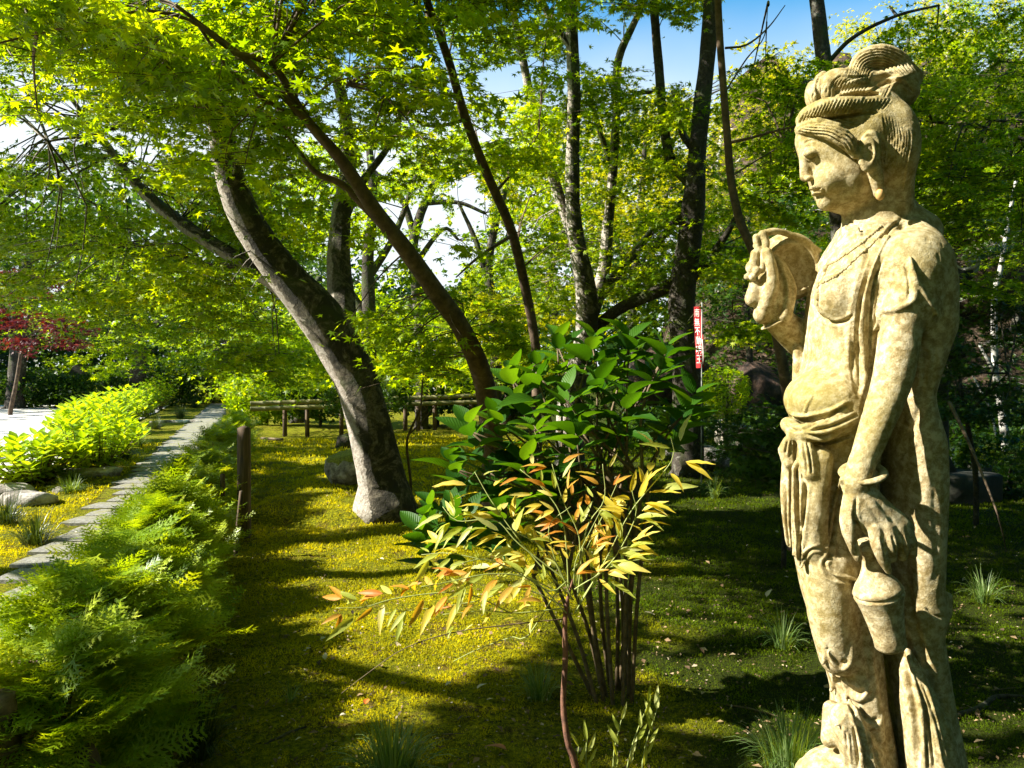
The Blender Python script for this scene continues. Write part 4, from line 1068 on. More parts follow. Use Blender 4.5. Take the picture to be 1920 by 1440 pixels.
# brown maple leaning over from the middle towards the upper left
T('maple_tree', 'smooth brown maple slanting from the big shrub up to the top left corner', 'tree',
  [(925, 860, 7.4, 21.1), (908, 720, 7.2, 20.2), (868, 620, 6.8, 17.6), (815, 545, 6.5, 17.6), (762, 470, 6.2, 15.8), (700, 390, 5.9, 14.1), (640, 300, 5.6, 11.4), (575, 225, 5.3, 8.8), (510, 120, 5.0, 6.2), (440, 100, 4.8, 5.3), (370, 45, 4.6, 4.4), (280, 20, 4.4, 3.1), (150, 45, 4.2, 2.2), (-20, 85, 4.0, 1.8)],
  [[(775, 485, 6.25, 9.7), (700, 405, 6.3, 7.9), (640, 345, 6.2, 7.0), (590, 322, 6.1, 5.3), (540, 255, 5.9, 3.5)],
   [(640, 300, 5.6, 8.8), (560, 210, 5.2, 7.0), (470, 120, 4.9, 6.2), (395, 60, 4.7, 4.4), (330, 10, 4.5, 3.5)],
   [(560, 215, 5.25, 4.4), (500, 190, 5.0, 4.4), (430, 130, 4.8, 3.5), (360, 30, 4.6, 2.6)]],
  [(-60, -40, 330, 110, 3.8, 5.4, 20, .42, 170), (60, 60, 420, 210, 4.2, 5.8, 12, .4, 150), (330, -40, 760, 160, 4.6, 6.2, 14, .45, 160), (450, -300, 750, -20, 4.6, 6.5, 12, .5, 170), (400, 170, 560, 340, 4.6, 6.0, 9, .36, 140),
   (560, 330, 700, 460, 5.5, 6.5, 5, .38, 120), (660, 560, 960, 700, 6.2, 7.2, 15, .34, 120), (640, 590, 760, 680, 6.0, 6.6, 4, .30, 80), (780, 440, 900, 600, 6.6, 7.6, 7, .36, 120)],
  bark=m_bark3, seed=12, lsize=.062, tpl=LEAF_HI, n_obj=295, flare=1.3, rough=.06)
# slender one crossing the middle
T('maple_tree', 'slender bare-stemmed maple rising in the middle between the brown maple and forked maple', 'tree',
  [(1006, 700, 10.5, 8.6), (1003, 640, 10.4, 8.6), (985, 540, 10.2, 9.0), (958, 430, 9.6, 9.0), (915, 330, 9.0, 8.6), (874, 225, 8.4, 8.6), (840, 110, 7.8, 7.9), (800, 0, 7.2, 7.2), (770, -90, 6.8, 6.5)],
  [[(874, 225, 8.4, 3.6), (800, 235, 8.0, 2.9), (720, 180, 7.6, 2.2), (650, 160, 7.2, 1.4)], [(930, 360, 9.2, 2.9), (980, 300, 9.2, 2.2), (1010, 250, 9, 1.4)], [(962, 440, 9.6, 3.6), (900, 480, 9.4, 2.9), (855, 520, 9.2, 1.4)]],
  [(620, -40, 960, 150, 5.4, 8.0, 18, .42, 160), (640, 130, 860, 300, 5.6, 8.0, 12, .4, 140), (860, 120, 1060, 330, 7.5, 9.6, 18, .42, 150), (1000, 330, 1180, 480, 9.4, 10.6, 6, .42, 140), (600, -250, 1100, 0, 6, 9, 26, .5, 170)],
  bark=m_bark3, seed=13, lsize=.068, tpl=LEAF_STAR, rough=.05, flare=1.3)
# forked maple, centre
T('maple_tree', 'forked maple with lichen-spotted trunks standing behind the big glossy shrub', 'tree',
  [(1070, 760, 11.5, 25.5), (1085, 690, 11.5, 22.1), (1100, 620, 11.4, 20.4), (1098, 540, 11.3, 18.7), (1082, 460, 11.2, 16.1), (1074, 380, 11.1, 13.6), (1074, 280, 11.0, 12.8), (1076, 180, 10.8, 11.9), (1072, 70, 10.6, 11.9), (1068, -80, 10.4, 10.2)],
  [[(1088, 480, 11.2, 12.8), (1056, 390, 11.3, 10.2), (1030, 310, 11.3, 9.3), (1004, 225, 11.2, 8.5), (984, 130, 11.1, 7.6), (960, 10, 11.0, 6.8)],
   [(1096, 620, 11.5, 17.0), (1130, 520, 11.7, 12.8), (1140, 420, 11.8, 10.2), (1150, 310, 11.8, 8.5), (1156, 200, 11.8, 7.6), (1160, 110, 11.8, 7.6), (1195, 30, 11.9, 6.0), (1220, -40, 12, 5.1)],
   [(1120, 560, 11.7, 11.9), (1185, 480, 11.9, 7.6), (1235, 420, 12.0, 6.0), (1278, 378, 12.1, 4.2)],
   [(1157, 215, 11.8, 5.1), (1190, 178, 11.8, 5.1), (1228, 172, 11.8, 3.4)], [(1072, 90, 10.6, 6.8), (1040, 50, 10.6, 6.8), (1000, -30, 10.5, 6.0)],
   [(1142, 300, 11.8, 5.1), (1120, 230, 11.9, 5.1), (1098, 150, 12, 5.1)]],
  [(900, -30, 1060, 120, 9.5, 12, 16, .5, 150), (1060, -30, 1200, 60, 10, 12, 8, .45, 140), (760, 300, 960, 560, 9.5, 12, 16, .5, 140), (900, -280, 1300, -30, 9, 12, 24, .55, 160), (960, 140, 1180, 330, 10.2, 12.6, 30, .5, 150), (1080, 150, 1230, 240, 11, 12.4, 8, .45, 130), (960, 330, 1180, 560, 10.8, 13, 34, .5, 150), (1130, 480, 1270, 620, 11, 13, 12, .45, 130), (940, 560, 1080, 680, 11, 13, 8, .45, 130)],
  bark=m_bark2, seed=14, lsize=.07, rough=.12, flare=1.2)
T('maple_tree', 'very dark upright maple trunk just left of the red banner', 'tree',
  [(1290, 740, 11, 27.5), (1284, 660, 11, 25.6), (1278, 570, 11, 24.7), (1288, 480, 11, 23.8), (1300, 390, 10.9, 21.8), (1306, 300, 10.8, 17.1), (1316, 200, 10.7, 16.1), (1328, 90, 10.6, 15.2), (1338, -60, 10.5, 13.3)],
  [[(1275, 525, 11, 14.2), (1220, 552, 11.2, 12.3), (1160, 580, 11.4, 11.4), (1105, 625, 11.6, 11.4)],
   [(1296, 345, 10.9, 11.4), (1258, 300, 10.9, 9.5), (1243, 215, 10.8, 8.5), (1234, 110, 10.7, 8.5), (1222, -30, 10.6, 7.6)],
   [(1300, 520, 11, 8.5), (1345, 465, 10.8, 7.6), (1385, 400, 10.6, 4.8)], [(1298, 400, 10.9, 9.5), (1262, 420, 11, 7.6), (1225, 470, 11.2, 5.7)],
   [(1310, 290, 10.8, 8.5), (1280, 250, 10.9, 6.6), (1262, 170, 11, 4.8)]],
  [(1180, -30, 1340, 40, 10, 12, 8, .45, 120), (1180, 150, 1340, 330, 9.6, 12, 18, .48, 150), (1180, 320, 1420, 520, 10, 12.4, 34, .48, 150), (1300, 480, 1420, 640, 9.5, 12, 10, .42, 130), (1240, 600, 1330, 650, 10, 11, 3, .3, 80)],
  bark=m_bark, seed=15, lsize=.07, rough=.12, flare=1.15)
T('maple_tree', 'thin dark maple stem curving down behind the raised stone hand', 'tree',
  [(1490, 850, 6.6, 10.9), (1470, 700, 6.5, 10.2), (1446, 580, 6.5, 9.5), (1420, 490, 6.5, 8.8), (1388, 415, 6.5, 8.2), (1371, 340, 6.5, 7.5), (1364, 260, 6.4, 7.1), (1356, 160, 6.3, 6.8), (1349, 60, 6.2, 6.8), (1344, -60, 6.1, 6.1)],
  [[(1366, 268, 6.4, 3.1), (1410, 258, 6.3, 2.7), (1460, 244, 6.2, 2.0), (1500, 235, 6.1, 1.4)], [(1360, 90, 6.25, 2.4), (1400, 84, 6.3, 2.0), (1440, 52, 6.4, 1.4), (1472, 10, 6.5, 0.8)],
   [(1358, 175, 6.3, 1.7), (1400, 110, 6.5, 1.4), (1432, 70, 6.6, 1.0), (1440, 10, 6.7, 0.7)], [(1372, 330, 6.5, 2.0), (1420, 300, 6.8, 1.4), (1470, 270, 7, 1.0)]],
  [(1380, 120, 1560, 260, 7, 9.5, 14, .4, 140), (1400, 250, 1500, 420, 6.4, 8.5, 8, .36, 120), (1370, 560, 1470, 620, 7, 8, 3, .3, 90)],
  bark=m_bark3, seed=16, lsize=.066, rough=.05, flare=1.2)
T('maple_tree', 'dark trunk appearing just above the tiara of the statue', 'tree',
  [(1590, 900, 9, 18.0), (1585, 600, 9, 16.5), (1562, 300, 9, 15.0), (1548, 150, 9, 14.2), (1538, 60, 9, 13.5), (1524, -60, 9, 12.8)],
  [[(1550, 120, 9, 4.5), (1600, 70, 8.8, 3.8), (1680, 30, 8.6, 3.0), (1760, 10, 8.4, 2.2)], [(1720, 225, 8.4, 2.2), (1780, 232, 8.2, 3.0), (1850, 240, 8.0, 3.0), (1930, 265, 7.9, 3.8)],
   [(1715, 195, 8.8, 1.9), (1790, 205, 8.6, 2.2), (1860, 225, 8.4, 2.6), (1930, 228, 8.2, 3.0)]],
  [(1440, 150, 1620, 300, 8, 10, 10, .42, 130), (1690, 150, 1940, 360, 7.2, 10.5, 40, .5, 170), (1720, 340, 1940, 480, 7.5, 10, 14, .45, 140), (1640, 20, 1940, 160, 8.5, 12, 22, .5, 150), (1780, 480, 1940, 560, 7, 9, 5, .35, 110)],
  bark=m_bark, seed=17, lsize=.066, rough=.1, flare=1.1)
# small maples standing low in the shade on the right
T('maple_sapling', 'low dark-leaved maple sapling spreading beside the pale boulder, left of the statue', 'sapling',
  [(1470, 930, 6.0, 5), (1460, 860, 6.0, 4), (1440, 800, 6.0, 3)], [[(1460, 860, 6, 3), (1420, 830, 5.9, 2), (1390, 820, 5.8, 1.4)]],
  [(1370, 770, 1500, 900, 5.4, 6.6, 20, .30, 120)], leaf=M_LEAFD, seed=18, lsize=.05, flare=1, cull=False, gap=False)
T('maple_sapling', 'low dark-leaved maple sapling between the statue and the white-barked sapling', 'sapling',
  [(1830, 900, 7.5, 5), (1815, 800, 7.4, 4), (1800, 720, 7.3, 3)], [[(1812, 780, 7.4, 3), (1850, 740, 7.2, 2), (1890, 700, 7.0, 1.4)]],
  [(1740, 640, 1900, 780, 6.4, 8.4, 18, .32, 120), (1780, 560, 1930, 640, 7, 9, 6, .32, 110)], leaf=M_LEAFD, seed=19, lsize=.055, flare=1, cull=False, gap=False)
T('pale_sapling', 'white-barked sapling with dark marks standing on the moss at the far right', 'sapling',
  [(1885, 832, 14.5, 7.5), (1876, 760, 14.5, 6), (1866, 690, 14.5, 5.5), (1864, 600, 14.4, 5.5), (1866, 545, 14.4, 5), (1877, 500, 14.3, 4.5), (1890, 420, 14.2, 4), (1905, 340, 14, 3)],
  [[(1868, 705, 14.5, 4), (1850, 670, 14.4, 3.5), (1835, 645, 14.4, 2)], [(1868, 820, 14, 2.5), (1858, 770, 14, 2.5), (1840, 735, 14, 2), (1822, 700, 14, 1.5)]],
  [(1820, 400, 1940, 560, 13, 15, 6, .4, 110), (1840, 620, 1930, 720, 13.5, 15, 5, .35, 90)], bark=m_pale, leaf=M_LEAFD, seed=20, lsize=.07, flare=1, cull=False, rough=.04)
T('bare_sapling', 'thin crooked bare sapling growing just right of the thick mossy maple', 'sapling',
  [(770, 905, 8.3, 2.6), (763, 840, 8.3, 2.4), (768, 810, 8.3, 2.2), (788, 765, 8.2, 2.0), (792, 720, 8.2, 1.6), (800, 660, 8.2, 1.2)], [[(770, 812, 8.3, 1.5), (800, 780, 8.2, 1.2), (830, 740, 8.1, .8)]],
  [(780, 640, 860, 720, 7.6, 8.4, 3, .22, 60)], bark=m_bark3, seed=21, lsize=.06, flare=1, cull=False)
# background trees, centre
gB = 'background trees beyond the garden'
for k, (lab, tr, lm, pd, lf) in enumerate([
   ('background maple with a wide fork against the white sky in the centre', [(790, 690, 19, 11), (782, 560, 19, 10), (776, 450, 19, 9), (812, 350, 19, 7), (860, 300, 19, 5), (900, 270, 19, 3)], [[(776, 440, 19, 7), (752, 370, 19, 6), (700, 320, 19, 4)], [(800, 380, 19, 6), (860, 380, 19, 4), (910, 400, 19, 3)], [(775, 500, 19, 6), (830, 430, 19, 4), (860, 450, 19, 2.5)]],
    [(640, 250, 1000, 340, 17, 21, 20, .8, 120), (640, 330, 760, 470, 17, 21, 14, .8, 120), (640, 500, 1000, 690, 17, 22, 40, .8, 130), (900, 380, 1010, 520, 17, 21, 10, .8, 110)], M_LEAF),
   ('background maple with several thin stems between the slender maple and the forked maple', [(930, 700, 16, 10), (924, 600, 16, 9), (918, 480, 16, 8), (945, 360, 16, 6), (965, 280, 16, 4)], [[(922, 560, 16, 6), (895, 460, 16, 5), (860, 380, 16, 3)], [(1040, 600, 16, 8), (1030, 520, 16, 7), (1060, 430, 16, 5), (1085, 400, 16, 3)]],
    [(860, 300, 1080, 420, 15, 18, 16, .7, 110), (860, 520, 1080, 700, 14, 19, 30, .7, 120)], M_LEAFY),
   ('golden-leaved background maple glowing behind the forked maple', [(1190, 720, 21, 10), (1185, 560, 21, 9), (1200, 400, 21, 7), (1210, 260, 21, 4)], [[(1195, 450, 21, 5), (1260, 350, 21, 3)], [(1190, 520, 21, 5), (1130, 400, 21, 3)]],
    [(1090, 180, 1340, 420, 18, 23, 56, .9, 130), (1130, 400, 1420, 560, 18, 22, 36, .9, 120), (1380, 90, 1500, 200, 17, 20, 12, .8, 110)], M_LEAFY),
   ('background tree with a stout dark trunk right behind the thick mossy maple', [(690, 720, 15, 16), (692, 600, 15, 14), (690, 480, 15, 11), (700, 380, 15, 9), (690, 250, 15, 6)], [[(692, 520, 15, 8), (740, 440, 15, 6), (780, 330, 15, 4)], [(690, 600, 15, 8), (640, 520, 15, 6)]],
    [(560, 250, 740, 480, 13, 17, 22, .7, 120), (560, 620, 900, 720, 13, 17, 26, .6, 120), (700, 240, 880, 330, 13, 17, 10, .7, 110)], M_LEAF),
   ('low spreading bright maple whose branches reach down over the end of the path', [(560, 740, 24, 16), (555, 640, 24, 14), (540, 560, 24, 12), (500, 500, 24, 9)], [[(555, 650, 24, 9), (480, 620, 22, 7), (400, 660, 21, 4)], [(550, 600, 24, 8), (600, 520, 24, 6)]],
    [(380, 590, 620, 730, 15, 24, 44, .8, 150), (250, 480, 540, 640, 20, 25, 26, .9, 120)], M_LEAF),
   ('broad dark-trunked tree behind the standing stone tablet on the left', [(255, 735, 33, 14), (262, 660, 33, 13), (245, 600, 33, 11), (230, 540, 33, 8)], [[(258, 640, 33, 8), (310, 600, 33, 6), (350, 640, 33, 4)], [(250, 650, 33, 7), (190, 610, 33, 4)]],
    [(60, 470, 420, 640, 29, 36, 50, 1.3, 130), (120, 640, 420, 720, 34, 38, 20, 1.1, 120)], M_LEAF),
   ('tree with a heavy dark trunk at the far left edge of the garden', [(28, 745, 32, 16), (34, 660, 32, 14), (30, 560, 32, 12), (60, 470, 32, 8)], [[(32, 640, 32, 9), (90, 580, 32, 6)], [(32, 640, 32, 8), (-20, 560, 32, 6)]],
    [(-60, 440, 200, 660, 29, 35, 44, 1.3, 130)], M_LEAFD),
   ('tree with a forked dark trunk left of the centre, beyond the end of the path', [(440, 740, 34, 12), (436, 680, 34, 11), (420, 610, 34, 9), (400, 540, 34, 6)], [[(432, 660, 34, 7), (470, 600, 34, 5)], [(425, 640, 34, 6), (360, 620, 34, 4)]],
    [(330, 480, 640, 700, 32, 38, 50, 1.3, 130)], M_LEAFD)]):
    T('background_tree', lab, 'tree', tr, lm, pd, leaf=lf, tpl=LEAF_LOW, lsize=.115 if tr[0][2] < 25 else .17, seed=40 + k, bark=m_bark, cull=False, rough=.12, flare=1.2, twig_px=False)
# red maple
T('red_maple', 'small crimson-leaved maple with a thin leaning trunk at the left edge', 'tree', [(20, 768, 27, 4), (30, 720, 27, 3.5), (38, 670, 27, 3), (42, 640, 27, 2.5), (58, 570, 27, 2)],
  [[(40, 650, 27, 2), (70, 620, 27, 1.5), (110, 600, 27, 1)], [(42, 640, 27, 2), (20, 600, 27, 1.4), (0, 560, 27, 1)]],
  [(10, 510, 90, 560, 26, 28, 9, .6, 120), (-20, 560, 50, 620, 26, 28, 9, .6, 120), (30, 590, 150, 650, 25, 27, 13, .6, 110)], leaf=M_LEAFR, tpl=LEAF_LOW, lsize=.14, seed=60, bark=m_bark3, cull=False, gap=False, flare=1, twig_px=False)
# wooded hillside on the right: a trunk and crown each
hs = [(1480, 430, 21, M_LEAF, 'tree on the hillside seen between the banner and the statue face'), (1400, 500, 18, M_LEAFD, 'dark leafy tree clinging to the rocks right of the banner'), (1620, 330, 24, M_LEAF, 'hillside tree rising behind the statue head'),
      (1760, 420, 20, M_LEAF, 'hillside tree with thin trunks right behind the statue shoulder'), (1840, 380, 22, M_LEAFD, 'dark hillside tree near the right edge, above the stone lantern'), (1900, 420, 19, M_LEAF, 'hillside tree at the very right edge of the picture'),
      (1350, 330, 24, M_LEAFY, 'yellow-green tree high on the slope left of the thin dark stem'), (1700, 150, 27, M_LEAFY, 'golden tree on top of the slope, right of the statue hair'), (1880, 130, 26, M_LEAF, 'tall tree on top of the slope at the upper right corner'), (1780, 60, 30, M_LEAFY, 'highest golden tree above the slope, left of the corner tree')]
for k, (px, py, d, lf, lab) in enumerate(hs):
    base = P(px, 700, d); base[2] = float(gz(base[0], base[1])); bx, by = proj(base)
    T('hillside_tree', lab, 'tree', [(px, float(by), d, 7), (px + 8, float(by) - 60, d, 6), (px - 4, py, d, 5), (px + 5, py - 90, d, 3)], [[(px, py, d, 4), (px - 50, py - 60, d, 3)], [(px, py + 20, d, 4), (px + 50, py - 50, d, 2.5)]],
      [(px - 110, py - 130, px + 110, py + 60, d - 2, d + 2, 40, .9, 120), (px - 60, py + 40, px + 60, py + 110, d - 2, d + 1, 6, .6, 80)], leaf=lf, tpl=LEAF_LOW, lsize=.12, seed=70 + k, bark=m_pale if k % 3 == 0 else m_bark, group='trees on the hillside', cull=False, flare=1, twig_px=False)
# far wood that closes the view: low on the left and centre, one mass
g = np.random.default_rng(5); cl = []
for _ in range(1900):
    px = g.uniform(-500, 1500); d = g.uniform(42, 62)
    top = 330 if px < 640 else (500 if px < 920 else 260)
    if g.random() < .35: top = 560
    py = g.uniform(top, 735); c = P(px, py, d); cl.append(c)
cl = np.array(cl); pos = (cl[:, None, :] + g.normal(0, 1, (len(cl), 38, 3)) * np.array([1.2, 1.2, .6])).reshape(-1, 3); pos = pos[~in_gap(pos, g=g)]
V, F = scatter(LEAF_FAR, pos, frames(len(pos), .7, g=g), g.uniform(.28, .60, len(pos)))
tag(link('far_wood', mesh_np('far_wood', V, F, False, np.repeat(np.clip(.5 + .35 * vnoise(pos[:, 0] * .3, pos[:, 2] * .4, 0, 6) + g.normal(0, .15, len(pos)), 0, 1), 4)), M_LEAFD), 'far mass of dark leafy woodland beyond the garden', 'woodland', kind='stuff')
# an unseen ring of leaves added round the garden to block low sky light
cl = []
for _ in range(1500):
    w_ = g.integers(3)
    cl.append([(-38 + g.normal(0, 3), g.uniform(-25, 45), g.uniform(0, 13)), (g.uniform(-35, 28), -22 + g.normal(0, 3), g.uniform(0, 16)), (26 + g.normal(0, 3), g.uniform(-22, 12), g.uniform(0, 18))][w_])
cl = np.array(cl); pos = (cl[:, None, :] + g.normal(0, 1, (len(cl), 26, 3)) * np.array([1.6, 1.6, .8])).reshape(-1, 3)
pp, pq = proj(pos); pos = pos[(pos[:, 1] < 0) | (pp < -40) | (pp > 1960)]
V, F = scatter(LEAF_FAR, pos, frames(len(pos), .9, g=g), g.uniform(.5, 1.1, len(pos)))
tag(link('sky_blocking_wood', mesh_np('sky_blocking_wood', V, F, False, np.repeat(np.clip(g.normal(.4, .2, len(pos)), 0, 1), 4)), M_LEAFD), 'unseen leafy ring added beside and behind the camera to block low sky light', 'woodland', kind='stuff')
# ferns and bushes that cover the rocky slope
cl = []
for _ in range(700):
    y = g.uniform(15.5, 34); x = y * g.uniform(.17, .75); cl.append([x, y, float(gz(x, y)) + .15])
cl = np.array(cl); cl = cl[vnoise(cl[:, 0] * .5, cl[:, 1] * .5, 0, 19) > -.15]
pos = (cl[:, None, :] + g.normal(0, 1, (len(cl), 62, 3)) * np.array([.5, .5, .28])).reshape(-1, 3)
V, F = scatter(LEAF_LOW, pos, frames(len(pos), .6, g=g), g.uniform(.08, .18, len(pos)))
tag(link('hillside_undergrowth', mesh_np('hillside_undergrowth', V, F, False, np.repeat(np.clip(.45 + .4 * vnoise(pos[:, 0], pos[:, 2], 0, 6) + g.normal(0, .15, len(pos)), 0, 1), 6)), M_LEAFD), 'ferns and low bushes covering the rocky slope', 'undergrowth', kind='stuff')
# an unseen maple added left of the picture, its crown shaped to shade the moss
pads = []
tN = thing('added_shade_maple', 'unseen maple added by the drive, its crown shaped to shade the garden', 'tree', (-9.2, 5.2, 0))
part('trunk', MB().tube([(-9.2, 5.2, -.1), (-9.0, 5.1, 1.6), (-8.3, 5.2, 3.4), (-6.2, 5.0, 4.8), (-3.5, 4.6, 5.4)], [.24, .18, .15, .1, .05], 10, res=.2, rough=.1).mesh('trunk'), m_bark, tN)
part('limb', MB().tube([(-8.3, 5.2, 3.4), (-7, 7, 4.6), (-5, 9, 5.2)], [.1, .08, .04], 8, res=.2, rough=.1).mesh('limb'), m_bark, tN)
part('limb', MB().tube([(-8.3, 5.2, 3.4), (-7, 3, 4.6), (-4, 1.5, 5.2)], [.1, .08, .04], 8, res=.2, rough=.1).mesh('limb'), m_bark, tN)
c = np.vstack([np.stack([g.uniform(-7.5, 3, 420), g.uniform(-.5, 3.3, 420), g.uniform(3.9, 5.3, 420)], 1), np.stack([g.uniform(-3.0, 3.5, 170), g.uniform(4, 7.2, 170), g.uniform(5.3, 6.4, 170)], 1),
    np.stack([g.uniform(-13, -7, 230), g.uniform(7.5, 17, 230), g.uniform(4.4, 6.4, 230)], 1), np.stack([g.uniform(-3, 6, 240), g.uniform(7.2, 13, 240), g.uniform(7.9, 9.0, 240)], 1)])
hx_ = g.uniform(-3.4, 5, 420); hy_ = g.uniform(7.2, 16, 420); hz_ = g.uniform(4.6, 6.6, 420)
c = np.vstack([c, np.stack([hx_ + SUN[0] / SUN[2] * hz_, hy_ + SUN[1] / SUN[2] * hz_, hz_], 1)])
pos = (c[:, None, :] + g.normal(0, 1, (len(c), 64, 3)) * np.array([.5, .5, .08])).reshape(-1, 3); pos = pos[~sunlit_keepout(pos)]
pp, pq = proj(pos); pos = pos[(pq < -20) | (pp < -60)]
V, F = scatter(LEAF_FAR, pos, frames(len(pos), .35, g=g), g.uniform(.12, .18, len(pos)))
part('crown', mesh_np('crown', V, F, False, np.repeat(np.clip(g.normal(.5, .2, len(pos)), 0, 1), 4)), M_LEAF, tN, stuff=True)
# unseen trees added behind and right of the camera to block sky light
for k, (tx, ty, h_, r_, lab) in enumerate([(2.5, -4.5, 7, 3.0, 'sky-blocking maple added behind the place the picture is taken from'), (-3.0, -5.5, 7, 3.0, 'sky-blocking maple added behind and left of the place the picture is taken from'), (7.2, 0.5, 7, 2.8, 'sky-blocking maple added right of the statue, outside the picture'), (8.6, 5.0, 7, 2.8, 'sky-blocking maple added right of the picture, level with the shrubs')]):
    z0 = float(gz(tx, ty)); t = thing('maple_tree', lab, 'tree', (tx, ty, z0)); part('trunk', MB().tube([(tx, ty, z0 - .1), (tx + .2, ty, z0 + 2), (tx, ty + .1, z0 + h_ * .8)], [.2, .15, .05], 10, res=.3, rough=.1).mesh('trunk'), m_bark, t)
    cc = np.stack([g.uniform(-1, 1, 120), g.uniform(-1, 1, 120), g.uniform(.06, 1, 120)], 1) * np.array([r_, r_, h_]) + np.array([tx, ty, z0])
    ps = (cc[:, None, :] + g.normal(0, 1, (120, 70, 3)) * np.array([.6, .6, .2])).reshape(-1, 3); a_, b_ = proj(ps); ps = ps[(ps[:, 1] < .2) | (a_ > 2000)]
    V, F = scatter(LEAF_LOW, ps, frames(len(ps), .5, g=g), g.uniform(.12, .18, len(ps))); part('crown', mesh_np('crown', V, F, False, np.repeat(np.clip(g.normal(.4, .2, len(ps)), 0, 1), 6)), M_LEAFD, t, stuff=True)
print('LEAVES', sum(n for _, n in tot), tot, len(pos))
# ---------------------------------------------------------------- shrubs, hedge, sedges
def blade_clump(name, at, n, L, wd, seed, spread=1.0, rr=.06, segs=5, arch=1.0):
    """arching grass blades from one crown of roots"""
    g = np.random.default_rng(seed); V = []; Q = []; T_ = []
    for i in range(n):
        a = g.uniform(0, 2 * math.pi); l = L * g.uniform(.55, 1.15); lean = g.uniform(.15, 1.0) * spread; r0 = g.uniform(0, rr)
        d = np.array([math.cos(a), math.sin(a), 0]); p0 = d * r0; w0 = wd * g.uniform(.6, 1.2); sd = np.array([-d[1], d[0], 0]); tw = g.uniform(-.5, .5)
        for s_ in range(segs + 1):
            t = s_ / segs; q = p0 + d * (lean * l * (t ** 1.4) * .75) + np.array([0, 0, l * (t * (1.05 - .3 * lean) - arch * .55 * lean * t ** 2.6)]); w = w0 * (1 - t ** 1.5) + .0004
            V.append(q - sd * w + np.array([0, 0, w * tw])); V.append(q + sd * w - np.array([0, 0, w * tw])); T_ += [g.uniform(.2, .8)] * 2 if s_ == 0 else [T_[-1]] * 2
            if s_: k = len(V); Q.append([k - 4, k - 3, k - 1, k - 2])
    return mesh_np(name, np.array(V), np.array(Q), False, np.array(T_))
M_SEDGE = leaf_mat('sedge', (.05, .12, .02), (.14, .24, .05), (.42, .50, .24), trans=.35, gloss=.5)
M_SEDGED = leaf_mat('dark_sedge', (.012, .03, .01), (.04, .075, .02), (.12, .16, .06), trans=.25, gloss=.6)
gS = 'clumps of sedge on the moss'
def sedge(px, py, n, L, wd, label, seed, mt=M_SEDGE, spread=1.0, rr=.06, name='sedge_clump', cat='grass clump', **k):
    g0 = on_ground(px, py); o = link(name, blade_clump(name, g0, n, L, wd, seed, spread, rr, **k), mt); o.location = g0
    return tag(o, label, cat, gS)
sedge(735, 1462, 460, .26, .0024, 'big pale-tipped sedge clump at the bottom edge, in front of the sunlit moss', 1, rr=.10)
sedge(1478, 1446, 380, .27, .0022, 'bright sedge clump beside the foot of the statue', 2, rr=.09)
sedge(1625, 1135, 90, .26, .0022, 'dim sedge clump in the shade behind the legs of the statue', 3)
sedge(1845, 1130, 130, .26, .0022, 'dim sedge clump in the shade right of the robe', 4, mt=M_SEDGE)
sedge(1468, 1215, 130, .24, .002, 'sedge clump in half shade between the cane shrub and the statue knee', 5)
sedge(1010, 1310, 160, .22, .0018, 'low sedge clump in the shade left of the tall canes', 6)
sedge(1340, 935, 160, .34, .003, 'sedge clump on the moss in front of the pale boulder', 7)
sedge(545, 1320, 40, .12, .0018, 'tiny sedge tuft left of the bottom clump', 8, rr=.02)
sedge(1905, 850, 160, .5, .004, 'sedge clump at the right edge beside the white-barked sapling', 9)
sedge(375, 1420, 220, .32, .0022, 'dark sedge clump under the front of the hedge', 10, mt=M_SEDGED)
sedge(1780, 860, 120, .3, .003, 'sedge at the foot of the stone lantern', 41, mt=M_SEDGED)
for k, (px, py, L, lab) in enumerate([(12, 985, .42, 'dark sedge clump cut by the left edge, nearest the drive'), (68, 1020, .40, 'dark sedge clump on the moss between the slabs and the left edge'), (130, 925, .26, 'small pale sedge clump by the flat stone'),
     (232, 862, .42, 'dark sedge clump at the foot of the second shrub'), (258, 838, .52, 'largest rounded sedge clump beside the slab path'), (292, 805, .5, 'rounded sedge clump right behind the largest one'),
     (338, 785, .62, 'rounded sedge clump far along the slab path'), (366, 765, .6, 'farthest small sedge clump beside the slab path'), (135, 905, .3, 'pale sedge growing behind the flat brown stone')]):
    sedge(px, py, 260, L, .0045 if py < 870 else .0035, lab, 20 + k, mt=M_SEDGE if k in (2, 8, 4) else M_SEDGED, rr=.12, spread=1.15)

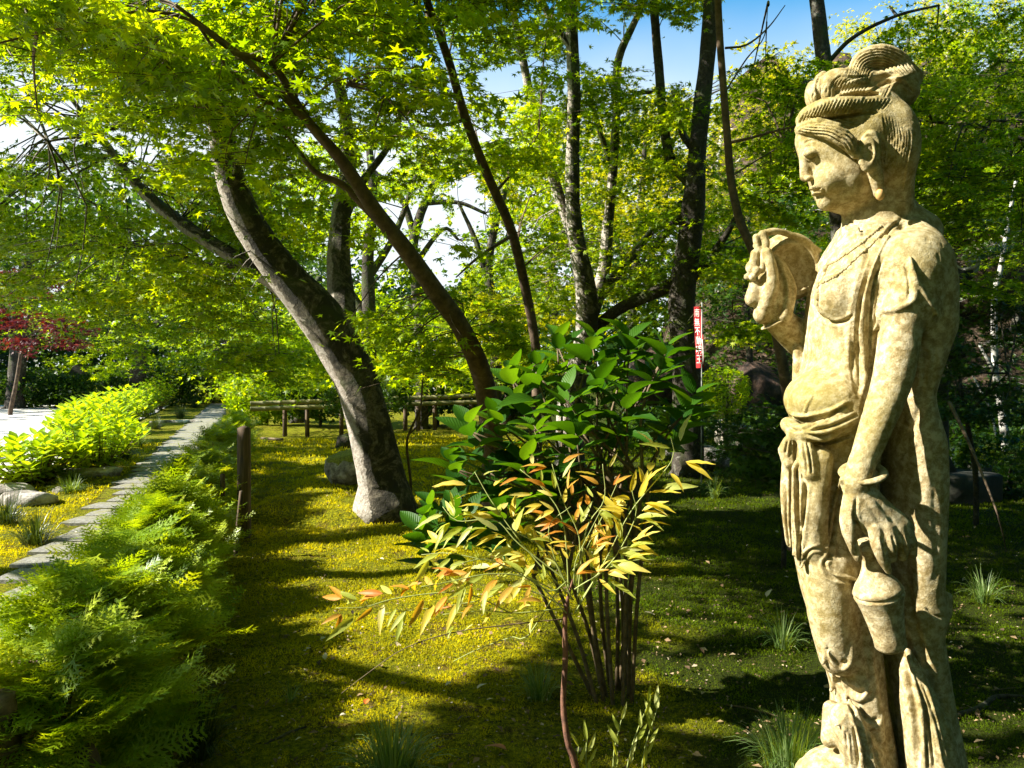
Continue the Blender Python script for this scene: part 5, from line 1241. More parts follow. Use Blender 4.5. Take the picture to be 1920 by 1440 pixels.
# broad leaf with a folded midrib
def broad_leaf(n=7, wide=.26, fold=.10, curl=.25, tooth=.02, seed=0, tipw=1.0):
    V = []; Q = []; r = random.Random(seed)
    for i in range(n + 1):
        t = i / n; w = wide * (math.sin(math.pi * min(1, t ** .8 * 1.0)) ** .8) * (1 - .25 * t) * tipw if i not in (0, n) else .004
        z = -curl * t * t; e = tooth * (r.random() - .5)
        for s_, q in ((-1, 1), (-.5, .5), (0, 0), (.5, .5), (1, 1)):
            V.append([s_ * (w + e), t, z + fold * w * 3 * abs(q) ** 1.3 + .012 * math.sin(t * 25 + abs(s_) * 3) * (q > 0)])
        if i:
            k = (i - 1) * 5
            for j in range(4): Q.append([k + j, k + j + 1, k + j + 6, k + j + 5])
    return np.array(V), np.array(Q)
def vein_mat(name, c0, c1, c2, trans, gloss, rough, vein=.18):
    m = leaf_mat(name, c0, c1, c2, trans=trans, rough=rough, objrand=True, gloss=gloss, scale=14)
    nt = m.node_tree; b = nt.nodes['Principled BSDF']
    tc = nt.nodes.new('ShaderNodeTexCoord'); sp = N(nt, 'ShaderNodeSeparateXYZ'); nt.links.new(tc.outputs['Object'], sp.inputs[0])
    ab = math_n(nt, 'ABSOLUTE', sp.outputs[0], 0.0); v = math_n(nt, 'SINE', math_n(nt, 'MULTIPLY', math_n(nt, 'SUBTRACT', sp.outputs[1], math_n(nt, 'MULTIPLY', ab, 1.3)), 62.0), 0.0)
    bp = N(nt, 'ShaderNodeBump'); bp.inputs['Strength'].default_value = vein; bp.inputs['Distance'].default_value = .02
    nt.links.new(v, bp.inputs['Height']); nt.links.new(bp.outputs[0], b.inputs['Normal']); return m
def place_leaf(par, meshes, pos, direction, up, size, name='leaf', roll=0.0, r=random):
    d = Vector(direction).normalized(); u = Vector(up); x = d.cross(u)
    if x.length < 1e-4: x = d.cross(Vector((1, 0, 0)))
    x.normalize(); z = x.cross(d)
    R = Matrix((x, d, z)).transposed() @ Matrix.Rotation(roll, 3, 'Y')
    ob = bpy.data.objects.new(name, meshes[r.randrange(len(meshes))]); COL.objects.link(ob); ob.parent = par
    ob.matrix_parent_inverse = Matrix.Translation(-Vector(par.location)); ob.matrix_basis = Matrix.Translation(Vector(pos)) @ (R * size).to_4x4()
    return ob

# --- the big glossy-leaved shrub
M_HYD = vein_mat('glossy_leaf', (.014, .065, .004), (.034, .115, .006), (.085, .21, .01), .45, .35, .42)
hy = on_ground(1150, 1318); hyd = thing('hydrangea_shrub', 'big dark-green broad-leaved shrub on tall bare canes in the middle of the garden', 'shrub', tuple(hy))
m_cane, nt, b = mat('cane', .8); n1 = noise_n(nt, 25, 5, .7)
nt.links.new(ramp(nt, n1.outputs[0], [(.35, (.06, .04, .018)), (.6, (.17, .12, .06)), (.75, (.28, .22, .14))]).outputs[0], b.inputs['Base Color']); bump(nt, b, n1.outputs[0], .4, .004)
hl = []
for k in range(4):
    V, F = broad_leaf(8, .27 + .03 * k, .07 + .03 * k, .12 + .10 * k, .02, k); me = mesh_np('leaf', V, F, True); me.materials.append(M_HYD); hl.append(me)
tips = [(1110, 640, 3.7), (1045, 640, 3.8), (1005, 690, 3.6), (1180, 640, 3.7), (1248, 655, 3.6), (1280, 772, 3.5), (1300, 745, 3.9), (960, 705, 3.7), (930, 780, 3.6), (880, 800, 3.5), (850, 870, 3.5), (1060, 740, 3.4), (1120, 720, 3.5), (1175, 750, 3.4),
        (1000, 790, 3.5), (1080, 800, 3.3), (1140, 830, 3.6), (980, 870, 3.4), (920, 880, 3.5), (1040, 900, 3.4), (810, 950, 3.4), (790, 1000, 3.35), (860, 960, 3.3), (940, 960, 3.4), (1270, 790, 3.7), (1220, 700, 3.8), (1150, 680, 4.0), (900, 1010, 3.4), (1060, 960, 3.6), (1230, 820, 3.9)]
mb = MB(); g = random.Random(4)
joints = [P(1010 + i * 16, 1080 - (i % 3) * 60, 3.42 + .02 * i) for i in range(12)]
roots = []
for k in range(13):
    px0 = 1112 + k * 5.6; b0 = on_ground(px0 + 5, 1304 + 22 * math.sin(k * 2.3)); b0[2] -= .03
    roots.append(b0)
vis = [(1000, 1080), (1030, 1060), (1065, 1075), (1085, 1020), (1100, 1030), (1125, 990), (1135, 1040), (1150, 980), (1160, 1040), (1172, 960), (1190, 1010), (1205, 900), (1215, 930)]
mid = [P(a, b_, 3.45 + .05 * math.sin(k * 2.1)) for k, (a, b_) in enumerate(vis)]
for k in range(13):
    m_ = (roots[k] + mid[k]) / 2 + np.array([.02 * math.sin(k), 0, 0])
    mb = MB(); mb.tube([roots[k], m_, mid[k]], [.0105, .0095, .008], 7, res=.08, rough=.1, seed=k)
    for q in [t for i, t in enumerate(tips) if i % 13 == k or i % 13 == (k + 6) % 13][:3]:
        e = P(*q); mm = (mid[k] + e) / 2 + np.array([.05 * math.sin(k), .03, .02]); mb.tube([mid[k], mm, e - np.array([0, 0, .02])], [.009, .006, .004], 6, res=.08)
    part('cane', mb.mesh('cane'), m_cane, hyd)
nleaf = 0
for k, q in enumerate(tips):
    e = P(*q); c0 = P(1080, 900, 3.5); out = Vector(e - c0); out.y *= .5
    ax = Vector((out.x * .55, out.y * .3, .8)).normalized()
    for wh in range(4):
        base = Vector(e) - ax * (.055 * wh); a0 = g.uniform(0, math.pi)
        for j in range(3 if wh else 2):
            a = a0 + wh * 1.57 + j * (2.1 if wh else math.pi) + g.uniform(-.35, .35); h = Vector((math.cos(a), math.sin(a), 0)); lift = (1.9 - .45 * wh) + g.uniform(-.25, .25)
            d = h + ax * max(-.1, lift * .62); d.normalize()
            if nleaf < 298:
                place_leaf(hyd, hl, base + d * .02, d, (ax + Vector((0, 0, .35)) - h * .35), g.uniform(.13, .205) * (.8 if wh == 0 else 1), roll=g.uniform(-.4, .4), r=g); nleaf += 1

# --- the small orange and gold shrub in front of it
nd = thing('nandina_shrub', 'small golden and orange leaved shrub with lance-shaped leaves in front of the big green one', 'shrub', tuple(P(1075, 1440, 2.42) * np.array([1, 1, 0])))
nmats = [vein_mat('gold_leaf', (.52, .42, .04), (.68, .54, .07), (.74, .66, .22), .45, .3, .45, .04), vein_mat('orange_leaf', (.55, .20, .03), (.62, .32, .04), (.66, .44, .08), .5, .3, .45, .04),
         vein_mat('yellow_green_leaf', (.34, .40, .05), (.46, .50, .10), (.60, .62, .26), .45, .3, .45, .04)]
nlm = []
for mi, mm in enumerate(nmats):
    row = []
    for k in range(3):
        V, F = broad_leaf(7, .105 + .02 * k, .09, .12 + .16 * k, .0, k); me = mesh_np('leaf', V, F, True); me.materials.append(mm); row.append(me)
    nlm.append(row)
m_twig, nt, b = mat('green_twig', .6); b.inputs['Base Color'].default_value = (.26, .30, .08, 1)
m_redtwig, nt, b = mat('red_brown_stem', .8); n1 = noise_n(nt, 40, 5, .7); nt.links.new(ramp(nt, n1.outputs[0], [(.35, (.05, .02, .012)), (.65, (.20, .09, .05))]).outputs[0], b.inputs['Base Color']); bump(nt, b, n1.outputs[0], .6, .004)
st = [P(1085, 1470, 2.40), P(1066, 1400, 2.41), P(1056, 1320, 2.42), P(1060, 1240, 2.42), P(1060, 1150, 2.42), P(1074, 1085, 2.42)]; st[0] = np.array([st[0][0], 2.4, float(gz(st[0][0], 2.4)) - .02]); st.insert(1, P(1080, 1440, 2.41))
part('stem', MB().tube(st, [.013, .012, .0105, .0095, .009, .0075, .0028], 9, rough=.25, res=.03).mesh('stem'), m_redtwig, nd)
fr = [([(1060, 1165), (980, 1158), (900, 1150), (830, 1152)], 2.42, 2.38, 1, 5, .55), ([(960, 1150), (860, 1125), (760, 1122), (690, 1125), (630, 1140)], 2.40, 2.34, 1, 11, .9), ([(1065, 1150), (960, 1070), (870, 1045), (790, 1040)], 2.42, 2.5, 2, 10, .8), ([(1068, 1150), (990, 1030), (930, 980), (870, 965), (830, 950)], 2.45, 2.55, 2, 11, .9),
      ([(1068, 1150), (985, 1040), (915, 940), (890, 885)], 2.46, 2.6, 0, 9, .9), ([(1072, 1150), (1050, 1000), (1010, 915), (975, 880)], 2.42, 2.5, 1, 8, .75), ([(1075, 1150), (1075, 1010), (1060, 930), (1035, 870)], 2.44, 2.46, 1, 8, .7),
      ([(1078, 1150), (1120, 1000), (1128, 930), (1130, 870)], 2.42, 2.4, 1, 8, .65), ([(1080, 1150), (1150, 1060), (1205, 960), (1240, 860), (1258, 820)], 2.42, 2.36, 0, 12, 1.0), ([(1080, 1150), (1130, 1060), (1170, 980), (1185, 920)], 2.40, 2.34, 0, 10, .9),
      ([(1065, 1150), (1000, 1090), (920, 1085), (840, 1090), (790, 1100)], 2.40, 2.3, 1, 12, .8), ([(1072, 1150), (1040, 1060), (1000, 1010), (950, 990)], 2.4, 2.3, 0, 11, .85), ([(1078, 1140), (1100, 1050), (1110, 1000), (1125, 960)], 2.38, 2.3, 0, 10, .85),
      ([(1070, 1150), (1020, 1100), (960, 1060), (900, 1050), (850, 1060)], 2.38, 2.28, 2, 11, .8), ([(1060, 1160), (1010, 1180), (950, 1195), (880, 1215), (850, 1240)], 2.42, 2.5, 2, 6, .6), ([(1070, 1140), (1060, 1060), (1040, 1000), (1070, 950)], 2.42, 2.4, 0, 9, .85), ([(1082, 1130), (1150, 1080), (1190, 1060), (1230, 1050)], 2.42, 2.4, 0, 8, .8),
      ([(1075, 1130), (1090, 1030), (1140, 960), (1160, 900)], 2.44, 2.46, 0, 9, .85), ([(1060, 1140), (990, 1110), (900, 1120), (800, 1150), (720, 1150)], 2.42, 2.4, 1, 10, .8)]
gn = random.Random(9); nn_ = 0
for pts, da, db, ci, cnt, sc in fr:
    pts = [(pts[0][0] + gn.uniform(-10, 10), pts[0][1] - gn.choice([0, 0, 25, 45, 60]))] + [(a + gn.uniform(-22, 22), b_ + gn.uniform(-14, 14)) for a, b_ in pts[1:-1]] + [pts[-1]]
    W = np.array([P(a, b_, da + (db - da) * i / (len(pts) - 1)) for i, (a, b_) in enumerate(pts)]); q, r_ = smooth_line(W, np.linspace(.0024, .0011, len(W)), .02)
    tw = part('rachis', MB().tube(q, r_, 6).mesh('rachis'), m_twig, nd)
    L = np.concatenate([[0], np.cumsum(np.linalg.norm(np.diff(q, axis=0), axis=1))])
    for i in range(cnt):
        t = (.2 + .80 * (i + .5) / cnt) * L[-1]; p = Vector([np.interp(t, L, q[:, e]) for e in range(3)]); j = min(len(q) - 2, int(np.searchsorted(L, t) - 1)); T_ = Vector(q[j + 1] - q[j]).normalized()
        for sd in (-1, 1):
            side = T_.cross(Vector((0, -.5, 1))).normalized() * sd; stalk = side * gn.uniform(.02, .05) + Vector((gn.uniform(-.01, .01), gn.uniform(-.04, .04), gn.uniform(-.01, .012))); leaves_here = 1 if gn.random() < .55 else 2
            if nn_ >= 296: continue
            c_ = ci if gn.random() < .5 else gn.choice([0, 0, 2, 2])
            for l_ in range(leaves_here):
                d = (T_ * gn.uniform(.3, 1.1) + side * gn.uniform(.5, 1.0) + Vector((gn.uniform(-.2, .2), gn.uniform(-.4, .4), gn.uniform(-.55, .25))))
                place_leaf(nd, nlm[c_], p + stalk, d, Vector((gn.uniform(-.5, .3), -.6, 1)), gn.uniform(.065, .115) * sc, roll=gn.uniform(-.6, .6), r=gn); nn_ += 1
# arching bare shoot of the same shrub
part('rachis', MB().tube([P(1060, 1160, 2.42), P(950, 1172, 2.36), P(850, 1186, 2.3), P(760, 1215, 2.26), P(690, 1262, 2.24), P(640, 1300, 2.22)], [.0022, .002, .0018, .0015, .0012, .0008], 6, res=.03).mesh('rachis'), m_cane, nd, label='long bare shoot arching to the left')
# seedling at the bottom edge
sd_ = thing('seedling', 'pale yellow-green seedling with upright leaves at the bottom edge, left of the statue', 'plant', tuple(P(1180, 1470, 2.45) * np.array([1, 1, 0])))
for base, tip, n_ in (((1170, 1470), (1215, 1320), 6), ((1150, 1470), (1165, 1350), 5), ((1110, 1470), (1100, 1390), 4), ((1200, 1470), (1232, 1330), 6), ((1090, 1475), (1085, 1400), 3)):
    q = np.array([P(base[0], base[1], 2.42), P((base[0] + tip[0]) / 2 - 6, (base[1] + tip[1]) / 2, 2.42), P(tip[0], tip[1], 2.40)]); part('stem', MB().tube(q, [.003, .0025, .0012], 5, res=.03).mesh('stem'), m_twig, sd_)
    for i in range(n_):
        t = .25 + .75 * i / (n_ - 1); p = Vector(q[0] + (q[2] - q[0]) * t); d = Vector((gn.uniform(-.8, .8), gn.uniform(-.3, .3), 1.1)); place_leaf(sd_, nlm[2], p, d, (0, -1, .3), gn.uniform(.045, .07), roll=gn.uniform(-.5, .5), r=gn)

# --- feathery cypress hedge along the path: one shrub after another
def cypress_spray(n=11, sub=6, seed=0):
    """flat fern-like spray of scale leaves"""
    r = random.Random(seed); V = []; F = []
    def blade(a, b_, w):
        a = np.array(a); b_ = np.array(b_); d = b_ - a; s_ = np.array([-d[1], d[0], 0]); s_ = s_ / (np.linalg.norm(s_) + 1e-9) * w; k = len(V)
        V.extend([a + s_ * 1.1, b_, a - s_ * 1.1]); F.append([k, k + 2, k + 1])
    blade((0, 0, 0), (0, 1, -.10), .012)
    for i in range(n):
        t = .08 + .88 * i / n; l = .42 * (1 - t * .75) * r.uniform(.8, 1.1)
        for sd in (-1, 1):
            a = np.array([0, t, -.10 * t]); an = math.radians(48 + r.uniform(-8, 8)); e = a + np.array([sd * math.sin(an) * l, math.cos(an) * l, -.05 * l + r.uniform(-.03, .03)])
            blade(a, e, .016)
            m_ = max(2, int(sub * (1 - t * .6)))
            for j in range(m_):
                u = .2 + .75 * j / m_; p = a + (e - a) * u
                for s2 in (-1, 1):
                    ang = math.atan2(e[0] - a[0], e[1] - a[1]) + s2 * .75; l2 = l * .34 * (1 - u * .55); blade(p, p + np.array([math.sin(ang) * l2, math.cos(ang) * l2, r.uniform(-.015, .005)]), .013)
    return np.array(V), np.array(F)
M_CYP = leaf_mat('cypress_spray', (.10, .21, .006), (.32, .46, .012), (.62, .68, .05), trans=.5, rough=.38, gloss=.35)
SPR_HI = [cypress_spray(10, 4, s_) for s_ in range(3)]; SPR_LO = [cypress_spray(7, 2, s_ + 5) for s_ in range(3)]
m_post, nt, b = mat('weathered_post', .85); n1 = noise_n(nt, 8, 6, .7); mp_ = nt.nodes.new('ShaderNodeMapping'); tc = nt.nodes.new('ShaderNodeTexCoord'); mp_.inputs['Scale'].default_value = (30, 30, 2)
nt.links.new(tc.outputs['Object'], mp_.inputs[0]); nt.links.new(mp_.outputs[0], n1.inputs['Vector']); n1.inputs['Scale'].default_value = 1
nt.links.new(ramp(nt, n1.outputs[0], [(.35, (.03, .02, .012)), (.6, (.13, .08, .045)), (.75, (.26, .19, .13))]).outputs[0], b.inputs['Base Color']); bump(nt, b, n1.outputs[0], .6, .01)
hedge_spots = [(-1.72, 2.62, .60, 'nearest cypress shrub of the hedge, filling the bottom left corner'), (-1.95, 3.35, .66, 'cypress shrub second from the corner in the hedge'), (-2.15, 4.1, .70, 'cypress shrub third from the corner in the hedge'), (-2.42, 4.95, .72, 'cypress shrub in the hedge beside the wavering edge of the slabs'),
               (-2.72, 5.85, .72, 'cypress shrub of the hedge next before the round post'), (-3.05, 6.85, .76, 'cypress shrub of the hedge growing round the post'), (-3.35, 7.9, .78, 'cypress shrub of the hedge just beyond the post'), (-3.75, 9.2, .8, 'cypress shrub of the hedge halfway to the bamboo rail'), (-4.2, 10.7, .8, 'cypress shrub of the hedge near the bamboo rail'), (-4.75, 12.5, .8, 'cypress shrub of the hedge where the bamboo rail begins'), (-5.4, 14.6, .85, 'farthest cypress shrub of the hedge')]
gh = np.random.default_rng(3)
for k, (hx, hy_, hh, lab) in enumerate(hedge_spots):
    hx += .12; hh -= .08 if hy_ > 6 else 0; z0 = float(gz(hx, hy_)); t = thing('cypress_shrub', lab, 'shrub', (hx, hy_, z0), 'cypress shrubs of the path hedge')
    mb = MB(); mb.tube([(hx + .12, hy_, z0 - .05), (hx + .08, hy_ + .03, z0 + .3 * hh), (hx - .02, hy_, z0 + .55 * hh), (hx - .1, hy_, z0 + .75 * hh)], [.045, .038, .025, .01], 9, rough=.2, res=.06, seed=k); part('trunk', mb.mesh('trunk'), m_post, t)
    nb = 16; br = MB()
    near = hy_ < 5.4; cnt = 560 if near else (520 if hy_ < 8.5 else 340)
    # sprays over a rounded block of foliage, pointing out and up
    u = gh.random(cnt); th = gh.uniform(0, 2 * np.pi, cnt); rr_ = np.sqrt(gh.uniform(.25, 1, cnt)) * np.where(gh.random(cnt) < .16, 1.3, 1); hz = gh.uniform(.12, 1, cnt) ** .8
    wd_ = .44 * np.sqrt(np.clip(1.05 - hz ** 3, 0.05, 1)) * np.clip(.55 + hz, 0, 1)
    pos = np.stack([hx + np.cos(th) * rr_ * wd_ * .95, hy_ + np.sin(th) * rr_ * wd_ * 1.15, z0 + hh * hz * (.93 + .10 * np.sin(th * 2 + k))], 1)
    yaw = th + gh.normal(0, .5, cnt) - .0; R_ = frames(cnt, .35, yaw, .3, -.35 - .5 * 0, gh)
    size = gh.uniform(.18, .35, cnt) * (1 if near else 1.15); pos = pos - R_[:, :, 1] * size[:, None] * .5
    ok = pos[:, 1] > 1.9; pos, R_, size = pos[ok], R_[ok], size[ok]
    tint = np.clip(.5 + .25 * vnoise(pos[:, 0] * 5, pos[:, 1] * 5, pos[:, 2] * 5, 3) + gh.normal(0, .2, len(pos)), 0, 1); Vs = []; bld = MB()
    for v in range(3):
        S_ = (SPR_HI if near else SPR_LO)[v]; sel = slice(v, None, 3); V, F = scatter(S_, pos[sel], R_[sel], size[sel]); bld.add(V, F, np.repeat(tint[sel], len(S_[0])))
    part('foliage', bld.mesh('foliage', False), M_CYP, t, stuff=True)
    for i in range(nb):
        e = pos[gh.integers(len(pos))]; a = np.array([hx + .06, hy_, z0 + gh.uniform(.15, .5)]); m_ = (a + e) / 2 + np.array([0, 0, .05]); br.tube([a, m_, e], [.012, .008, .003], 5, res=.15)
    part('branches', br.mesh('branches'), m_post, t, stuff=True)
# a few loose sprays of the corner shrub that reach above the rest
# --- bright broad-leaved shrubs along the drive
M_HYL = leaf_mat('sunlit_shrub_leaf', (.20, .36, .008), (.36, .54, .012), (.54, .66, .03), trans=.5, rough=.35, gloss=.4)
hyl = []
for k in range(5):
    V, F = broad_leaf(4, .30, .08, .1 + .08 * k, 0, k); me = mesh_np('leaf', V, F, False, np.full(len(V), [.1, .35, .5, .7, .95][k])); me.materials.append(M_HYL); hyl.append(me)
TPL_B = broad_leaf(2, .32, .08, .2, 0, 1)
rows = [(-6.5, 10.4, .62, 'bright shrub nearest the camera in the row along the white drive'), (-6.3, 11.6, .9, 'second bright shrub of the row, with leaves up against the white drive'), (-7.2, 13.0, .98, 'third bright shrub of the row, between flat stones and the drive'), (-8.0, 14.6, .98, 'bright shrub at the middle of the row, behind the largest sedge'), (-8.95, 16.6, 1.0, 'fifth bright shrub of the row, rising to pointed tips'),
        (-10.0, 19.2, 1.05, 'sixth bright shrub of the row, tallest in the picture'), (-11.1, 22.2, 1.0, 'seventh bright shrub of the row, behind the small rounded sedge'), (-12.5, 26, 1.1, 'bright shrub nearly at the end of the row'), (-14.3, 31.0, 1.3, 'last bright shrub of the row, by the far end of the path')]
gr = np.random.default_rng(8)
for k, (sx, sy, sh, lab) in enumerate(rows):
    z0 = float(gz(sx, sy)); t = thing('broadleaf_shrub', lab, 'shrub', (sx, sy, z0), 'bright shrubs along the drive'); st_ = MB(); P_, D_, S_ = [], [], []
    for i in range(50):
        th = gr.uniform(0, 2 * math.pi); r0 = gr.uniform(0, .12); rt = math.sqrt(gr.random()) * .8; hgt = sh * (1 - .45 * (rt / .8) ** 2) * gr.uniform(.8, 1.08)
        a = np.array([sx + math.cos(th) * r0, sy + math.sin(th) * r0, z0 - .02]); e = np.array([sx + math.cos(th) * rt * .8, sy + math.sin(th) * rt * 1.3, z0 + hgt]); st_.tube([a, (a + e) / 2 + np.array([math.cos(th), math.sin(th), 0]) * .06, e], [.009, .007, .004], 5, res=.2)
        for w_ in range(6):
            base = a + (e - a) * (1 - .13 * w_); a0 = gr.uniform(0, 3)
            for j in range(3):
                an = a0 + j * 2.1; D_.append([math.cos(an), math.sin(an), 1.1 - .25 * w_]); P_.append(base); S_.append(gr.uniform(.13, .22))
    part('stems', st_.mesh('stems'), m_cane, t, stuff=True); P_ = np.array(P_); D_ = np.array(D_); D_ /= np.linalg.norm(D_, axis=1)[:, None]; S_ = np.array(S_)
    X_ = np.cross(D_, [0, 0, 1.0]); X_ /= np.linalg.norm(X_, axis=1)[:, None]; Z_ = np.cross(X_, D_); R_ = np.stack([X_, D_, Z_], 2)
    order = np.argsort(P_[:, 1] - P_[:, 2] * .6); no = 280 if k < 3 else 0; inv = Matrix.Translation(-Vector(t.location))
    for i in order[:no]:
        ob = bpy.data.objects.new('leaf', hyl[int(gr.integers(5))]); COL.objects.link(ob); ob.parent = t; ob.matrix_parent_inverse = inv
        ob.matrix_basis = Matrix([[*(R_[i][0] * S_[i]), P_[i][0]], [*(R_[i][1] * S_[i]), P_[i][1]], [*(R_[i][2] * S_[i]), P_[i][2]], [0, 0, 0, 1]])
    rest = order[no:]; V, F = scatter(TPL_B, P_[rest], R_[rest], S_[rest]); part('foliage', mesh_np('foliage', V, F, False, np.repeat(np.clip(gr.normal(.5, .22, len(rest)), 0, 1), len(TPL_B[0]))), M_HYL, t, stuff=True)
# low dark clipped hedge and bushes at the far end on the left
for k, (px, py, d, rx, rz, lab, mt) in enumerate([(60, 725, 33, 2.2, .8, 'low dark hedge at the far side of the drive, left part', M_LEAFD), (170, 730, 33, 2.4, .7, 'low dark hedge in front of the standing tablet', M_LEAFD), (290, 725, 35, 2.4, 1.0, 'dark rounded bush behind the row of bright shrubs', M_LEAFD),
     (395, 715, 38, 2.6, 1.5, 'dark wide bush closing the far end of the path', M_LEAFD), (500, 735, 22, 1.2, .8, 'green bush at the right side of the path end', M_LEAF), (600, 735, 21, 1.5, .7, 'green bush behind the bamboo rail, left of the thick maple', M_LEAFD), (690, 745, 16, 1.0, .45, 'small dark bush under the bamboo rail', M_LEAFD),
     (820, 735, 20, 1.6, .6, 'bush behind the bamboo rail, right of the thick maple', M_LEAFD), (960, 720, 20, 1.5, .8, 'bush in front of the reddish rock', M_LEAFD), (1360, 735, 15, .5, .5, 'small bush at the foot of the banner pole', M_LEAF), (1530, 720, 17, 1.2, .9, 'dark bush at the foot of the slope, behind the stone belly', M_LEAFD),
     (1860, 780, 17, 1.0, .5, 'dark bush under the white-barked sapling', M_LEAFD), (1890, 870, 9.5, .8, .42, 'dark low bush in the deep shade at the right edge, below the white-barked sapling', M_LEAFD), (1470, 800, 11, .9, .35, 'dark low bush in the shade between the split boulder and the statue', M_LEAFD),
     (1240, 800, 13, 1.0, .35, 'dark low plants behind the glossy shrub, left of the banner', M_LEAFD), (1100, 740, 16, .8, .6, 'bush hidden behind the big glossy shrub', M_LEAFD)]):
    c = P(px, py, d); z0 = float(gz(c[0], c[1])); c[2] = max(c[2], z0 + rz * .5); n_ = int(5200 * min(1, rx / 2.2)); q = gr.normal(0, 1, (n_, 3)); q /= np.linalg.norm(q, axis=1)[:, None]; q *= gr.uniform(.55, 1, (n_, 1)) ** .5
    q *= 1 + .25 * vnoise(q[:, 0] * 2, q[:, 1] * 2, q[:, 2] * 2, k)[:, None]; pos = c + q * np.array([rx, rx * .6, rz]); pos = pos[pos[:, 2] > z0]
    V, F = scatter(LEAF_LOW if d < 18 else LEAF_FAR, pos, frames(len(pos), .7, g=gr), gr.uniform(.05, .10, len(pos)) * (1 if d < 18 else 1.8)); t = thing('bush', lab, 'bush', (c[0], c[1], z0))
    part('foliage', mesh_np('foliage', V, F, False, np.repeat(np.clip(.45 + gr.normal(0, .2, len(pos)), 0, 1), len((LEAF_LOW if d < 18 else LEAF_FAR)[0]))), mt, t, stuff=True)
    part('stem', MB().tube([(c[0], c[1], z0 - .1), (c[0] + .05, c[1], c[2])], [.05, .02], 6).mesh('stem'), m_bark, t)
# ---------------------------------------------------------------- rocks, rails, posts, lantern, banner, litter
rock(652, 905, 8.6, (.36, .36, .28), 4, 'rounded boulder with a moss cap leaning against the thick maple', m_rock, .4, sink=.2)
rock(1318, 878, 8.8, (.44, .36, .24), 9, 'pale split boulder between the glossy shrub and the statue', m_rock2, .2, sink=.22)
rock(1252, 855, 9.8, (.13, .12, .12), 12, 'small pale stone left of the split boulder', m_rock2, 0)
rock(165, 893, 10.5, (.52, .34, .12), 14, 'flat brown stone in the moss at the foot of the bright shrubs', m_rock2, .3, flat=.3)
rock(48, 945, 8.6, (.34, .26, .13), 15, 'flat stone near the left edge beside the moss', m_rock2, .1, flat=.3)
rock(12, 925, 9.2, (.30, .3, .1), 16, 'stone cut by the left edge, next to the drive', m_rock2, .5, flat=.2)
rock(118, 925, 9.0, (.12, .1, .07), 17, 'little stone between the two flat stones', m_rock2, .5)
rock(195, 868, 12, (.30, .22, .14), 18, 'pale stone under the leaves of the second bright shrub', m_rock2, .1)
rock(330, 793, 17.5, (.8, .12, .08), 19, 'long kerb stone at the edge of the far moss strip', m_rock2, .2, flat=.2)
rock(1172, 1130, 5.2, (.05, .05, .055), 23, 'small pale stone behind the tall canes', m_rock2, 0)
rock(1400, 762, 15.3, (.30, .22, .16), 24, 'grey stone at the foot of the slope below the banner', m_rock2, .4)
rock(1448, 765, 15.5, (.36, .3, .2), 25, 'brown stone beside the square stone block', m_rock3, .2)
rock(1400, 800, 13.2, (.7, .3, .14), 26, 'long flat ledge of stone behind the split boulder', m_rock2, .05, flat=.3)
rock(968, 0, 23, (.55, .4, .6), 27, 'reddish boulder seen between the stems left of the glossy shrub', m_rock3, .3, sink=.1)
rock(1380, 0, 16.2, (.5, .5, .7), 28, 'moss-yellow rock right of the banner pole', m_rock, .3, sink=.2)
rock(1425, 0, 17, (.75, .5, .8), 29, 'tall red-brown rock face below the raised arm', m_rock3, .3, sink=.15)
rock(1495, 0, 17.5, (.7, .6, .85), 30, 'red-brown rock face just left of the statue belly', m_rock3, 1.3, sink=.15)
rock(1250, 0, 19, (1.4, .8, 1.2), 31, 'dark rock bank behind the banner and the dark trunk', m_rock3, .5, sink=.2)
rock(1850, 0, 20, (1.6, .8, 1.2), 32, 'dark rock bank behind the white-barked sapling', m_rock3, .2, sink=.2)
# rough ledges high on the slope: each slab of rock its own piece
led = thing('rock_outcrop', 'layered red-brown rock outcrop on the slope left of the statue face', 'rock', (6.6, 22, 4))
rl = random.Random(6)
lms = [rock_mesh('ledge', (.55, .35, .10), 50 + i, .2, 14, .35) for i in range(5)]
for m_ in lms: m_.materials.append(m_rock3)
for i in range(46):
    a = P(rl.uniform(1430, 1570), rl.uniform(320, 400), 22.5); a[1] += rl.uniform(-.3, .3); o = bpy.data.objects.new('ledge', lms[i % 5]); COL.objects.link(o); o.parent = led; o.matrix_parent_inverse = Matrix.Translation(-led.location)
    o.location = (a[0], a[1] + (a[2] - 6) * .5, a[2]); o.rotation_euler = (rl.uniform(-.1, .1), rl.uniform(-.08, .08), rl.uniform(-.3, .3)); s_ = rl.uniform(.5, 1.1); o.scale = (s_, s_, s_ * rl.uniform(.6, 1.2))
led2 = thing('rock_outcrop', 'pale broken rocks on the slope behind the statue shoulder', 'rock', (11, 20, 4))
for i in range(40):
    a = P(rl.uniform(1710, 1900), rl.uniform(340, 470), 20); o = bpy.data.objects.new('boulder', lms[i % 5]); COL.objects.link(o); o.parent = led2; o.matrix_parent_inverse = Matrix.Translation(-led2.location)
    o.location = (a[0], 19.5 + (a[2] - 4) * .6, a[2]); o.rotation_euler = (rl.uniform(-.5, .5), rl.uniform(-.5, .5), rl.uniform(0, 3)); s_ = rl.uniform(.4, .9); o.scale = (s_, s_, s_ * 2.2)

